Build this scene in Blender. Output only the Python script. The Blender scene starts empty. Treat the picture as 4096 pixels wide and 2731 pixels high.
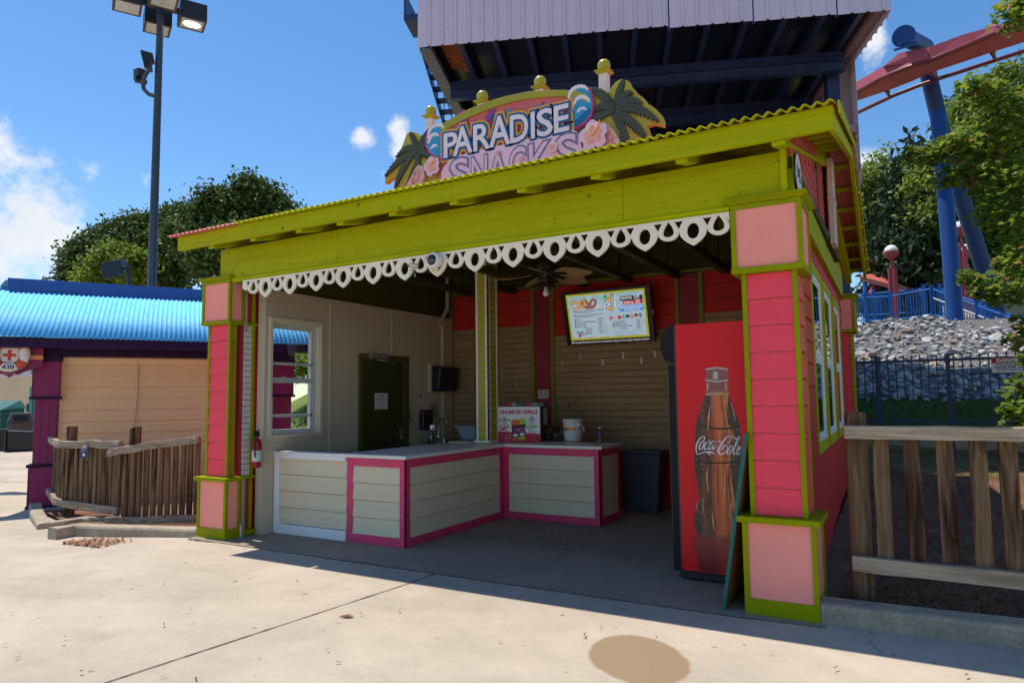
import bpy, math, random
import numpy as np
from mathutils import Matrix, Vector
random.seed(7)
rng = np.random.default_rng(7)
S = bpy.context.scene
COL = S.collection
# ---------------------------------------------------------------- camera
cam_d = bpy.data.cameras.new('camera'); cam = bpy.data.objects.new('camera', cam_d); COL.objects.link(cam)
cam_d.sensor_width = 36; cam_d.lens = 24.10; cam_d.clip_start = .05; cam_d.clip_end = 3000
cr = (0.8674695, 0.497349, -0.01185925); cu = (0.05124379, -0.0656166, 0.99652824); cf = (-0.49484416, 0.86506556, 0.08240645)
cam.matrix_world = Matrix(((cr[0], cu[0], -cf[0], 0.5638), (cr[1], cu[1], -cf[1], -5.033), (cr[2], cu[2], -cf[2], 1.5), (0, 0, 0, 1)))
S.camera = cam
# ---------------------------------------------------------------- light
SUN_TRAVEL = Vector((.355, -.022, -.935)).normalized()
elev = math.asin(-SUN_TRAVEL.z); az = math.atan2(-SUN_TRAVEL.x, -SUN_TRAVEL.y)
sl = bpy.data.lights.new('sun', 'SUN'); sl.energy = 5.0; sl.angle = math.radians(.53); sl.color = (1, .915, .79)
so = bpy.data.objects.new('sun', sl); COL.objects.link(so); so.rotation_euler = SUN_TRAVEL.to_track_quat('-Z', 'Y').to_euler()
S.view_settings.view_transform = 'Standard'; S.view_settings.look = 'None'; S.view_settings.exposure = 0.14; S.view_settings.gamma = 1
W = bpy.data.worlds.new('World'); S.world = W; W.use_nodes = True
wt = W.node_tree; wn = wt.nodes; wl = wt.links; bgn = wn['Background']
sky = wn.new('ShaderNodeTexSky'); sky.sky_type = 'NISHITA'; sky.sun_disc = False; sky.sun_elevation = elev; sky.sun_rotation = az
sky.air_density = 1.0; sky.dust_density = .25; sky.ozone_density = 2.2; sky.altitude = 300
bgn.inputs[1].default_value = .10
hs = wn.new('ShaderNodeHueSaturation'); hs.inputs['Saturation'].default_value = 1.24; hs.inputs['Value'].default_value = 1.55
wl.new(sky.outputs[0], hs.inputs['Color'])
wtc = wn.new('ShaderNodeTexCoord')
def wmath(op, a, b=None, clamp=False):
    n = wn.new('ShaderNodeMath'); n.operation = op; n.use_clamp = clamp
    for i, v in enumerate((a, b)):
        if v is None: continue
        if isinstance(v, (int, float)): n.inputs[i].default_value = v
        else: wl.new(v, n.inputs[i])
    return n.outputs[0]
def wdot(vec):
    n = wn.new('ShaderNodeVectorMath'); n.operation = 'DOT_PRODUCT'; wl.new(wtc.outputs['Generated'], n.inputs[0]); n.inputs[1].default_value = vec
    return n.outputs['Value']
wno = wn.new('ShaderNodeTexNoise'); wno.inputs['Scale'].default_value = 13; wno.inputs['Detail'].default_value = 9; wno.inputs['Roughness'].default_value = .62
wl.new(wtc.outputs['Generated'], wno.inputs['Vector'])
wn2 = wn.new('ShaderNodeTexNoise'); wn2.inputs['Scale'].default_value = 22; wn2.inputs['Detail'].default_value = 6
wl.new(wtc.outputs['Generated'], wn2.inputs['Vector'])
# cumulus clouds: direction, half width, half height, density
CLOUDS = [((-0.897, 0.397, 0.194), .105, .06, 1.0), ((-0.9, 0.372, 0.225), .10, .09, 1.05), ((-0.888, 0.423, 0.18), .06, .035, .5), ((-0.63, 0.689, 0.358), .019, .017, 1.0), ((-0.59, 0.729, 0.348), .018, .03, .95), ((-0.614, 0.723, 0.315), .02, .022, .6),
          ((-0.013, 0.903, 0.429), .02, .03, 1.0), ((-0.027, 0.956, 0.291), .03, .022, .75), ((-0.034, 0.969, 0.247), .03, .03, .8), ((-0.865, 0.434, 0.25), .016, .025, .55), ((-0.896, 0.415, 0.156), .06, .03, .4)]
dens = None
for d, hw, hh, k in CLOUDS:
    dv = Vector(d).normalized(); r = dv.cross(Vector((0, 0, 1))).normalized(); u = r.cross(dv)
    zz = wdot(dv); xx = wmath('DIVIDE', wdot(r), zz); yy = wmath('DIVIDE', wdot(u), zz)
    e = wmath('SQRT', wmath('ADD', wmath('POWER', wmath('DIVIDE', xx, hw), 2), wmath('POWER', wmath('DIVIDE', yy, hh), 2)))
    m = wmath('SUBTRACT', k * 1.0, wmath('MULTIPLY', e, .62))
    m = wmath('MULTIPLY', m, wmath('GREATER_THAN', zz, .2))
    m = wmath('MAXIMUM', m, -1)
    dens = m if dens is None else wmath('MAXIMUM', dens, m)
dens = wmath('ADD', dens, wmath('MULTIPLY', wmath('SUBTRACT', wno.outputs[0], .5), 3.0))
mr = wn.new('ShaderNodeMapRange'); mr.interpolation_type = 'SMOOTHSTEP'; wl.new(dens, mr.inputs[0]); mr.inputs[1].default_value = .25; mr.inputs[2].default_value = .95; mr.inputs[4].default_value = .96
ccol = wn.new('ShaderNodeMix'); ccol.data_type = 'RGBA'; wl.new(wn2.outputs[0], ccol.inputs[0]); ccol.inputs[6].default_value = (6.6, 7.1, 7.8, 1); ccol.inputs[7].default_value = (9.6, 9.6, 9.7, 1)
wm = wn.new('ShaderNodeMix'); wm.data_type = 'RGBA'; wl.new(mr.outputs[0], wm.inputs[0]); wl.new(hs.outputs[0], wm.inputs[6]); wl.new(ccol.outputs[2], wm.inputs[7])
wl.new(wm.outputs[2], bgn.inputs[0])
# ================================================================ helpers
ORG = {}
def Fr(o, ex, eo):
    """frame: local (a, out, z) -> world"""
    return (np.array(o, float), np.array(ex, float), np.array(eo, float), np.array((0., 0., 1.)))
def FrZ(o, ex, eo, ez):
    return (np.array(o, float), np.array(ex, float), np.array(eo, float), np.array(ez, float))
WF = Fr((0, 0, 0), (1, 0, 0), (0, 1, 0))
FRONT = Fr((0, 0, 0), (1, 0, 0), (0, -1, 0))
class MB:
    def __init__(s, F=WF):
        s.v = []; s.f = []; s.m = []; s.F = F; s.n = 0
    def add(s, vs, fs, mi=0):
        o, ex, eo, ez = s.F
        vs = np.asarray(vs, float)
        s.v.append(o + vs[:, 0:1] * ex + vs[:, 1:2] * eo + vs[:, 2:3] * ez)
        b = s.n; s.n += len(vs)
        for f in fs: s.f.append([i + b for i in f]); s.m.append(mi)
        return s
    def box(s, a0, a1, o0, o1, z0, z1, mi=0):
        vs = [(a, o, z) for z in (z0, z1) for o in (o0, o1) for a in (a0, a1)]
        return s.add(vs, [(0, 2, 3, 1), (4, 5, 7, 6), (0, 1, 5, 4), (2, 6, 7, 3), (0, 4, 6, 2), (1, 3, 7, 5)], mi)
    def hexa(s, b, t, mi=0):
        """8 corner solid from 4 bottom and 4 top points"""
        return s.add(list(b) + list(t), [(0, 3, 2, 1), (4, 5, 6, 7), (0, 1, 5, 4), (1, 2, 6, 5), (2, 3, 7, 6), (3, 0, 4, 7)], mi)
    def prism(s, poly, o0, o1, mi=0):
        """polygon [(a,z)] extruded along 'out' from o0 to o1"""
        n = len(poly)
        vs = [(a, o0, z) for a, z in poly] + [(a, o1, z) for a, z in poly]
        return s.add(vs, [tuple(range(n)), tuple(range(2 * n - 1, n - 1, -1))] + [(i, i + n, (i + 1) % n + n, (i + 1) % n) for i in range(n)], mi)
    def tube(s, pts, r, n=10, mi=0, caps=True):
        P = [np.array(p, float) for p in pts]; R = list(r) if hasattr(r, '__len__') else [r] * len(P)
        vs = []; fs = []; prev = None
        for i, p in enumerate(P):
            d = P[min(i + 1, len(P) - 1)] - P[max(i - 1, 0)]; d = d / (np.linalg.norm(d) + 1e-9)
            if prev is None:
                a = np.array((0, 0, 1.)) if abs(d[2]) < .9 else np.array((1., 0, 0)); u = np.cross(d, a)
            else: u = prev - d * (prev @ d)
            u /= np.linalg.norm(u) + 1e-9; prev = u; w = np.cross(d, u)
            for k in range(n):
                t = 2 * math.pi * k / n; vs.append(p + R[i] * (math.cos(t) * u + math.sin(t) * w))
        for i in range(len(P) - 1):
            for k in range(n):
                k2 = (k + 1) % n; fs.append((i * n + k, i * n + k2, (i + 1) * n + k2, (i + 1) * n + k))
        if caps: fs += [tuple(range(n - 1, -1, -1)), tuple(range((len(P) - 1) * n, len(P) * n))]
        return s.add(vs, fs, mi)
    def lathe(s, prof, c=(0, 0, 0), n=24, mi=0, sx=1, sy=1):
        vs = []; fs = []
        for r, z in prof:
            for k in range(n):
                t = 2 * math.pi * k / n; vs.append((c[0] + sx * r * math.cos(t), c[1] + sy * r * math.sin(t), c[2] + z))
        for i in range(len(prof) - 1):
            for k in range(n):
                k2 = (k + 1) % n; fs.append((i * n + k, i * n + k2, (i + 1) * n + k2, (i + 1) * n + k))
        fs += [tuple(range(n - 1, -1, -1)), tuple(range((len(prof) - 1) * n, len(prof) * n))]
        return s.add(vs, fs, mi)
    def ball(s, c, r, n=20, mi=0, sc=(1, 1, 1), lo=-90, hi=90):
        m = n // 2; prof = []
        vs = []; fs = []
        for i in range(m + 1):
            t = math.radians(lo + (hi - lo) * i / m)
            for k in range(n):
                a = 2 * math.pi * k / n; rr = max(math.cos(t), 1e-4)
                vs.append((c[0] + r * sc[0] * rr * math.cos(a), c[1] + r * sc[1] * rr * math.sin(a), c[2] + r * sc[2] * math.sin(t)))
        for i in range(m):
            for k in range(n):
                k2 = (k + 1) % n; fs.append((i * n + k, i * n + k2, (i + 1) * n + k2, (i + 1) * n + k))
        return s.add(vs, fs, mi)
    def disc(s, a, z, ra, rz, o0, o1, n=28, mi=0, a0=0, a1=360):
        full = abs(a1 - a0) >= 360
        pts = [(a + ra * math.cos(math.radians(a0 + (a1 - a0) * k / (n if full else n - 1))), z + rz * math.sin(math.radians(a0 + (a1 - a0) * k / (n if full else n - 1)))) for k in range(n)]
        return s.prism(pts, o0, o1, mi)
    def ribbon(s, pts, w, o0, o1, mi=0, sub=6):
        """brush stroke through [(a,z)] with widths w, in the plane"""
        W_ = list(w) if hasattr(w, '__len__') else [w] * len(pts)
        P, R = spline(pts, W_, sub)
        L = []; Rr = []
        for i in range(len(P)):
            d = P[min(i + 1, len(P) - 1)] - P[max(i - 1, 0)]; d /= np.linalg.norm(d) + 1e-9; nn = np.array((-d[1], d[0]))
            L.append(P[i] + nn * R[i] / 2); Rr.append(P[i] - nn * R[i] / 2)
        vs = []; fs = []
        for i in range(len(P)):
            for o in (o0, o1): vs += [(L[i][0], o, L[i][1]), (Rr[i][0], o, Rr[i][1])]
        for i in range(len(P) - 1):
            b = 4 * i; c = b + 4
            fs += [(b, b + 1, c + 1, c), (b + 2, c + 2, c + 3, b + 3), (b, c, c + 2, b + 2), (b + 1, b + 3, c + 3, c + 1)]
        return s.add(vs, fs, mi)
    def text(s, body, a, z, h, o0, o1, mi=0, al='l', bold=0, wmax=None, sx=1.0):
        vs, fs = glyphs(body, bold)
        vs = vs.copy(); k = h / .70
        w = (vs[:, 0].max() - vs[:, 0].min()) * k * sx
        kx = k * sx * (wmax / w if wmax and (w > wmax or wmax < 0) else 1)
        if wmax: kx = k * sx * (abs(wmax) / w)
        x = vs[:, 0] * kx; x -= x.min(); w = x.max()
        x += a - (0 if al == 'l' else w / 2 if al == 'c' else w)
        y = vs[:, 1] * k + z
        n = len(x)
        V = np.concatenate([np.stack([x, np.full(n, o1), y], 1)])
        s.add(V, fs, mi)
        if abs(o1 - o0) > 1e-4:      # side walls of the boundary edges
            cnt = {}
            for f in fs:
                for i in range(len(f)):
                    e = (f[i], f[(i + 1) % len(f)]); kk = tuple(sorted(e)); cnt[kk] = None if kk in cnt else e
            es = [e for e in cnt.values() if e]
            V2 = np.concatenate([np.stack([x, np.full(n, o1), y], 1), np.stack([x, np.full(n, o0), y], 1)])
            s.add(V2, [(e[0], e[1], e[1] + n, e[0] + n) for e in es], mi)
        return s
def spline(pts, w, sub):
    P = [np.array(p, float) for p in pts]; out = []; ww = []
    for i in range(len(P) - 1):
        p0 = P[max(i - 1, 0)]; p1 = P[i]; p2 = P[i + 1]; p3 = P[min(i + 2, len(P) - 1)]
        for k in range(sub):
            t = k / sub
            out.append(.5 * (2 * p1 + (p2 - p0) * t + (2 * p0 - 5 * p1 + 4 * p2 - p3) * t * t + (3 * p1 - p0 - 3 * p2 + p3) * t ** 3)); ww.append(w[i] + (w[i + 1] - w[i]) * t)
    out.append(P[-1]); ww.append(w[-1])
    return out, ww
_G = {}
def glyphs(body, bold):
    k = (body, bold)
    if k not in _G:
        c = bpy.data.curves.new('t', 'FONT'); c.body = body; c.size = 1; c.offset = bold; c.resolution_u = 3
        o = bpy.data.objects.new('t', c); me = bpy.data.meshes.new_from_object(o)
        vs = np.array([tuple(v.co) for v in me.vertices]); fs = [tuple(p.vertices) for p in me.polygons]
        bpy.data.objects.remove(o); bpy.data.curves.remove(c); bpy.data.meshes.remove(me)
        _G[k] = (vs, fs)
    return _G[k]
def curve2d(splines):
    """filled flat region with holes -> verts (a,z), faces"""
    c = bpy.data.curves.new('c', 'CURVE'); c.dimensions = '2D'; c.fill_mode = 'BOTH'
    for sp in splines:
        p = c.splines.new('POLY'); p.points.add(len(sp) - 1); p.use_cyclic_u = True
        for i, (x, y) in enumerate(sp): p.points[i].co = (x, y, 0, 1)
    o = bpy.data.objects.new('c', c); me = bpy.data.meshes.new_from_object(o)
    vs = np.array([tuple(v.co) for v in me.vertices]); fs = [tuple(p.vertices) for p in me.polygons]
    bpy.data.objects.remove(o); bpy.data.curves.remove(c); bpy.data.meshes.remove(me)
    return vs, fs
def sheet(mb, splines, o0, o1, mi=0):
    vs, fs = curve2d(splines); n = len(vs)
    V = [(v[0], o1, v[1]) for v in vs] + [(v[0], o0, v[1]) for v in vs]
    F = list(fs) + [tuple(i + n for i in f[::-1]) for f in fs]
    cnt = {}
    for f in fs:
        for i in range(len(f)):
            e = (f[i], f[(i + 1) % len(f)]); k = tuple(sorted(e)); cnt[k] = None if k in cnt else e
    F += [(e[0], e[0] + n, e[1] + n, e[1]) for e in cnt.values() if e]
    mb.add(V, F, mi)
def mesh_of(name, mb, mats, off=(0, 0, 0), smooth=False):
    me = bpy.data.meshes.new(name)
    V = np.concatenate(mb.v) - np.array(off)
    me.vertices.add(len(V)); me.vertices.foreach_set('co', V.ravel())
    tot = np.array([len(f) for f in mb.f]); st = np.concatenate([[0], np.cumsum(tot)[:-1]])
    me.loops.add(int(tot.sum())); me.loops.foreach_set('vertex_index', np.array([i for f in mb.f for i in f], dtype=np.int32))
    me.polygons.add(len(tot)); me.polygons.foreach_set('loop_start', st.astype(np.int32))
    me.polygons.foreach_set('material_index', np.array(mb.m, dtype=np.int32))
    me.update(calc_edges=True); me.validate()
    for m in (mats if isinstance(mats, (list, tuple)) else [mats]): me.materials.append(m)
    me.polygons.foreach_set('use_smooth', np.full(len(me.polygons), bool(smooth)))
    return me
def fix_normals(me):
    import bmesh
    b = bmesh.new(); b.from_mesh(me); bmesh.ops.recalc_face_normals(b, faces=b.faces); b.to_mesh(me); b.free()
def part(name, mb, mats, parent=None, bevel=0, smooth=False, label=None, fix=True, loc=None, kind=None):
    off = ORG[parent.name] if parent is not None else (loc if loc is not None else (0, 0, 0))
    me = mesh_of(name, mb, mats, off, smooth)
    if fix: fix_normals(me)
    o = bpy.data.objects.new(name, me); COL.objects.link(o)
    if parent is not None: o.parent = parent; ORG[o.name] = off
    else: o.location = off; ORG[o.name] = off
    if bevel:
        b = o.modifiers.new('bevel', 'BEVEL'); b.width = bevel; b.segments = 2; b.limit_method = 'ANGLE'; b.angle_limit = math.radians(40)
    if smooth == 'auto':
        me.polygons.foreach_set('use_smooth', np.zeros(len(me.polygons), bool))
        es = o.modifiers.new('edge', 'EDGE_SPLIT'); es.split_angle = math.radians(40); me.polygons.foreach_set('use_smooth', np.ones(len(me.polygons), bool))
    if label: o['label'] = label
    if kind: o['kind'] = kind
    return o
def thing(name, label, cat, loc, group=None, local=False, rz=0):
    o = bpy.data.objects.new(name, None); COL.objects.link(o); o.empty_display_size = .1
    o.location = loc; o.rotation_euler = (0, 0, rz); o['label'] = label; o['category'] = cat
    if group: o['group'] = group
    ORG[o.name] = (0, 0, 0) if local else tuple(loc)
    return o
def tag(o, label, cat, group=None):
    o['label'] = label; o['category'] = cat
    if group: o['group'] = group
    return o
def struct(name, mb, mats, kind='structure', **k):
    o = part(name, mb, mats, **k); o['kind'] = kind; return o
def copy_tree(o, parent=None):
    c = o.copy(); COL.objects.link(c)
    if parent is not None: c.parent = parent
    ORG[c.name] = ORG.get(o.name, (0, 0, 0))
    for ch in [x for x in bpy.data.objects if x.parent == o]: copy_tree(ch, c)
    return c
def copy_thing(o, loc, label, rz=None, group=None):
    c = copy_tree(o); c.location = loc
    if rz is not None: c.rotation_euler = (0, 0, rz)
    if label: c['label'] = label
    if group: c['group'] = group
    return c
# ================================================================ materials
_M = {}
def node_mat(name):
    m = bpy.data.materials.new(name); m.use_nodes = True
    t = m.node_tree; return m, t, t.nodes, t.links, t.nodes['Principled BSDF']
def paint(name, rgb, rough=.55, var=.10, scale=2.5, bump=.12, bscale=60, metal=0, spec=.4, dirt=0, stretch=(1, 1, 1), fine=.04):
    if name in _M: return _M[name]
    m, t, N, L, P = node_mat(name)
    tc = N.new('ShaderNodeTexCoord'); oi = N.new('ShaderNodeObjectInfo')
    ad = N.new('ShaderNodeVectorMath'); ad.operation = 'ADD'; L.new(tc.outputs['Object'], ad.inputs[0])
    sc = N.new('ShaderNodeMath'); sc.operation = 'MULTIPLY'; sc.inputs[1].default_value = 17.3; L.new(oi.outputs['Random'], sc.inputs[0]); L.new(sc.outputs[0], ad.inputs[1])
    mp = N.new('ShaderNodeMapping'); mp.inputs['Scale'].default_value = stretch; L.new(ad.outputs[0], mp.inputs[0])
    n1 = N.new('ShaderNodeTexNoise'); n1.inputs['Scale'].default_value = scale; n1.inputs['Detail'].default_value = 8; n1.inputs['Roughness'].default_value = .6; L.new(mp.outputs[0], n1.inputs['Vector'])
    n2 = N.new('ShaderNodeTexNoise'); n2.inputs['Scale'].default_value = bscale; n2.inputs['Detail'].default_value = 4; L.new(mp.outputs[0], n2.inputs['Vector'])
    r = N.new('ShaderNodeMapRange'); L.new(n1.outputs[0], r.inputs[0]); r.inputs[1].default_value = .3; r.inputs[2].default_value = .7; r.inputs[3].default_value = 1 - var; r.inputs[4].default_value = 1 + var
    r2 = N.new('ShaderNodeMapRange'); L.new(n2.outputs[0], r2.inputs[0]); r2.inputs[1].default_value = .3; r2.inputs[2].default_value = .7; r2.inputs[3].default_value = 1 - fine; r2.inputs[4].default_value = 1 + fine
    mu = N.new('ShaderNodeMath'); mu.operation = 'MULTIPLY'; L.new(r.outputs[0], mu.inputs[0]); L.new(r2.outputs[0], mu.inputs[1])
    vm = N.new('ShaderNodeVectorMath'); vm.operation = 'SCALE'; vm.inputs[0].default_value = rgb; L.new(mu.outputs[0], vm.inputs['Scale'])
    out = vm.outputs[0]
    if dirt:
        n3 = N.new('ShaderNodeTexNoise'); n3.inputs['Scale'].default_value = scale * 2.7; n3.inputs['Detail'].default_value = 10; n3.inputs['Roughness'].default_value = .75; L.new(mp.outputs[0], n3.inputs['Vector'])
        r3 = N.new('ShaderNodeMapRange'); L.new(n3.outputs[0], r3.inputs[0]); r3.inputs[1].default_value = .56; r3.inputs[2].default_value = .74; r3.inputs[4].default_value = dirt
        mx = N.new('ShaderNodeMix'); mx.data_type = 'RGBA'; L.new(r3.outputs[0], mx.inputs[0]); L.new(out, mx.inputs[6]); mx.inputs[7].default_value = (.09, .075, .055, 1); out = mx.outputs[2]
    L.new(out, P.inputs['Base Color']); P.inputs['Metallic'].default_value = metal; P.inputs['Specular IOR Level'].default_value = spec
    rr = N.new('ShaderNodeMapRange'); L.new(n1.outputs[0], rr.inputs[0]); rr.inputs[3].default_value = max(rough - .1, .03); rr.inputs[4].default_value = min(rough + .1, 1); L.new(rr.outputs[0], P.inputs['Roughness'])
    if bump:
        b = N.new('ShaderNodeBump'); b.inputs['Strength'].default_value = bump; b.inputs['Distance'].default_value = .004; L.new(n2.outputs[0], b.inputs['Height']); L.new(b.outputs[0], P.inputs['Normal'])
    _M[name] = m; return m
def wood(name, rgb, rgb2, axis='x', scale=1.0, rough=.75, bump=.5, weather=0, dark=(.03, .02, .012)):
    """grain stretched along one local axis; 'weather' adds dark vertical stain streaks and knots"""
    if name in _M: return _M[name]
    m, t, N, L, P = node_mat(name)
    tc = N.new('ShaderNodeTexCoord'); oi = N.new('ShaderNodeObjectInfo')
    ad = N.new('ShaderNodeVectorMath'); ad.operation = 'ADD'; L.new(tc.outputs['Object'], ad.inputs[0])
    sc = N.new('ShaderNodeMath'); sc.operation = 'MULTIPLY'; sc.inputs[1].default_value = 31.7; L.new(oi.outputs['Random'], sc.inputs[0]); L.new(sc.outputs[0], ad.inputs[1])
    mp = N.new('ShaderNodeMapping'); st = {'x': (1.2, 26, 26), 'y': (26, 1.2, 26), 'z': (26, 26, 1.2)}[axis]; mp.inputs['Scale'].default_value = tuple(v * scale for v in st); L.new(ad.outputs[0], mp.inputs[0])
    n1 = N.new('ShaderNodeTexNoise'); n1.inputs['Scale'].default_value = 1.6; n1.inputs['Detail'].default_value = 9; n1.inputs['Roughness'].default_value = .68; n1.inputs['Distortion'].default_value = .8; L.new(mp.outputs[0], n1.inputs['Vector'])
    r = N.new('ShaderNodeValToRGB'); r.color_ramp.elements[0].position = .33; r.color_ramp.elements[0].color = (*rgb2, 1); r.color_ramp.elements[1].position = .66; r.color_ramp.elements[1].color = (*rgb, 1); L.new(n1.outputs[0], r.inputs[0])
    out = r.outputs[0]
    if weather:
        mp2 = N.new('ShaderNodeMapping'); st2 = {'x': (.8, 9, 9), 'y': (9, .8, 9), 'z': (9, 9, .8)}[axis]; mp2.inputs['Scale'].default_value = st2; L.new(ad.outputs[0], mp2.inputs[0])
        n3 = N.new('ShaderNodeTexNoise'); n3.inputs['Scale'].default_value = 1.5; n3.inputs['Detail'].default_value = 6; n3.inputs['Distortion'].default_value = .6; L.new(mp2.outputs[0], n3.inputs['Vector'])
        r3 = N.new('ShaderNodeMapRange'); L.new(n3.outputs[0], r3.inputs[0]); r3.inputs[1].default_value = .46; r3.inputs[2].default_value = .66; r3.inputs[4].default_value = weather
        mx = N.new('ShaderNodeMix'); mx.data_type = 'RGBA'; L.new(r3.outputs[0], mx.inputs[0]); L.new(out, mx.inputs[6]); mx.inputs[7].default_value = (*dark, 1); out = mx.outputs[2]
        vo = N.new('ShaderNodeTexVoronoi'); vo.inputs['Scale'].default_value = 3.3; L.new(ad.outputs[0], vo.inputs['Vector'])
        r4 = N.new('ShaderNodeMapRange'); L.new(vo.outputs['Distance'], r4.inputs[0]); r4.inputs[1].default_value = .05; r4.inputs[2].default_value = .09; r4.inputs[3].default_value = .8; r4.inputs[4].default_value = 0
        mx2 = N.new('ShaderNodeMix'); mx2.data_type = 'RGBA'; L.new(r4.outputs[0], mx2.inputs[0]); L.new(out, mx2.inputs[6]); mx2.inputs[7].default_value = (*dark, 1); out = mx2.outputs[2]
    L.new(out, P.inputs['Base Color']); P.inputs['Roughness'].default_value = rough; P.inputs['Specular IOR Level'].default_value = .1
    if bump:
        b = N.new('ShaderNodeBump'); b.inputs['Strength'].default_value = bump; b.inputs['Distance'].default_value = .006; L.new(n1.outputs[0], b.inputs['Height']); L.new(b.outputs[0], P.inputs['Normal'])
    _M[name] = m; return m
def emit(name, rgb, s):
    if name in _M: return _M[name]
    m, t, N, L, P = node_mat(name); P.inputs['Base Color'].default_value = (.02, .02, .02, 1); P.inputs['Emission Color'].default_value = (*rgb, 1); P.inputs['Emission Strength'].default_value = s; P.inputs['Roughness'].default_value = .3
    _M[name] = m; return m
def glass(name, rgb=(.9, .95, .95), rough=.01, mixf=.5):
    """thin window glass: see-through with fresnel mirror reflection"""
    if name in _M: return _M[name]
    m, t, N, L, P = node_mat(name); N.remove(P)
    tr = N.new('ShaderNodeBsdfTransparent'); tr.inputs[0].default_value = (*rgb, 1); gl = N.new('ShaderNodeBsdfGlossy'); gl.inputs['Roughness'].default_value = rough
    fr = N.new('ShaderNodeFresnel'); fr.inputs[0].default_value = 1.5; mu = N.new('ShaderNodeMath'); mu.operation = 'MULTIPLY'; mu.use_clamp = True; mu.inputs[1].default_value = mixf * 2.4; L.new(fr.outputs[0], mu.inputs[0])
    ge = N.new('ShaderNodeNewGeometry'); bf = N.new('ShaderNodeMath'); bf.operation = 'SUBTRACT'; bf.inputs[0].default_value = 1; L.new(ge.outputs['Backfacing'], bf.inputs[1]); m2 = N.new('ShaderNodeMath'); m2.operation = 'MULTIPLY'; L.new(mu.outputs[0], m2.inputs[0]); L.new(bf.outputs[0], m2.inputs[1])
    mx = N.new('ShaderNodeMixShader'); L.new(m2.outputs[0], mx.inputs[0]); L.new(tr.outputs[0], mx.inputs[1]); L.new(gl.outputs[0], mx.inputs[2]); L.new(mx.outputs[0], N['Material Output'].inputs[0])
    _M[name] = m; return m
def leafmat(name, c1, c2, c3=None, trans=.35, rough=.45):
    if name in _M: return _M[name]
    m, t, N, L, P = node_mat(name); g = N.new('ShaderNodeNewGeometry'); r = N.new('ShaderNodeValToRGB')
    r.color_ramp.elements[0].color = (*c1, 1); r.color_ramp.elements[1].color = (*c2, 1); r.color_ramp.elements[1].position = .9
    if c3: e = r.color_ramp.elements.new(.97); e.color = (*c3, 1)
    L.new(g.outputs['Random Per Island'], r.inputs[0]); L.new(r.outputs[0], P.inputs['Base Color']); P.inputs['Roughness'].default_value = rough + .1; P.inputs['Specular IOR Level'].default_value = .22
    td = N.new('ShaderNodeBsdfTranslucent'); L.new(r.outputs[0], td.inputs[0]); mx = N.new('ShaderNodeMixShader'); mx.inputs[0].default_value = trans
    L.new(P.outputs[0], mx.inputs[1]); L.new(td.outputs[0], mx.inputs[2]); L.new(mx.outputs[0], N['Material Output'].inputs[0])
    _M[name] = m; return m
LIME = paint('lime paint', (.415, .435, .001), .6, .10, 3, .18, 45, dirt=.12, spec=.08)
LIMED = wood('lime painted timber', (.42, .44, .001), (.36, .375, .001), 'x', .7, .6, .6, .14, (.14, .14, .002))
LIMEO = paint('olive lime trim', (.27, .30, .001), .6, .12, 3, .18, 45, dirt=.14, spec=.08)
SALMON = paint('salmon panel paint', (.95, .33, .265), .65, .07, 2, .1, 90, spec=.08, dirt=.05)
HOT = wood('hot pink siding paint', (.95, .085, .125), (.88, .07, .105), 'x', .6, .5, .25)
PINKTRIM = paint('magenta counter trim', (.70, .045, .14), .5, .14, 4, .2, 40, dirt=.12)
RED = wood('red siding paint', (.66, .045, .035), (.56, .035, .03), 'x', .6, .5, .25)
SHING = paint('coral shingle paint', (.56, .085, .07), .55, .12, 6, .3, 50)
CREAM = paint('cream siding paint', (.66, .60, .46), .55, .06, 3, .2, 60, dirt=.10)
CREAMW = wood('cream lap siding', (.74, .63, .43), (.67, .565, .375), 'x', .6, .55, .35)
BEIGE = paint('beige wall board', (.54, .46, .335), .6, .06, 1.5, .12, 120, dirt=.06)
WHITE = paint('white trim paint', (.78, .77, .74), .45, .05, 4, .1, 60, dirt=.10)
IVORY = paint('ivory cutwork paint', (.86, .77, .59), .5, .05, 3, .1, 60)
SLAT = wood('tan slatwall', (.42, .275, .15), (.32, .20, .105), 'x', .35, .6, .3)
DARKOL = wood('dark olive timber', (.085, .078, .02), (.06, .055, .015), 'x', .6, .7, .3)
DOOR = paint('dark olive door', (.05, .048, .010), .45, .1, 3, .1, 60)
BLACK = paint('black plastic', (.018, .018, .02), .4, .2, 5, .15, 80)
MATTB = paint('matt black', (.014, .014, .015), .65, .1, spec=.2)
CHAR = paint('charcoal rubber', (.05, .052, .055), .6, .15, 5, .15, 60)
STEEL = paint('brushed steel', (.62, .62, .60), .28, .08, 6, .1, 90, metal=1)
GALV = paint('grey metal', (.36, .36, .36), .42, .1, 6, .1, 90, metal=.7)
NAVY = paint('dark navy steel', (.016, .032, .10), .38, .2, 3, .12, 50, dirt=.06)
NAVYF = paint('navy fence paint', (.012, .03, .085), .4, .15, 5, .1, 50)
BLUEP = paint('bright blue steel paint', (.018, .13, .46), .38, .1, 3, .1, 50)
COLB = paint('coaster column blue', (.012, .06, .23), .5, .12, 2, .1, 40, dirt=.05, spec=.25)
TRACK = paint('coaster track red', (.36, .06, .09), .55, .1, 2, .1, 40)
TRACKD = paint('coaster rail maroon', (.17, .025, .035), .4, .15, 3, .1, 40)
LAMPR = paint('lamp post rose paint', (.36, .05, .075), .45, .1, 4, .1, 40)
LAV = paint('lavender cladding', (.53, .515, .62), .45, .05, 1.2, .06, 60)
BLUER = paint('sky blue roofing', (.12, .54, .90), .6, .07, 1.5, .08, 60, dirt=.03)
BLUEC = paint('deep blue ridge paint', (.01, .085, .30), .45, .15, 3, .12, 40)
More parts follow.
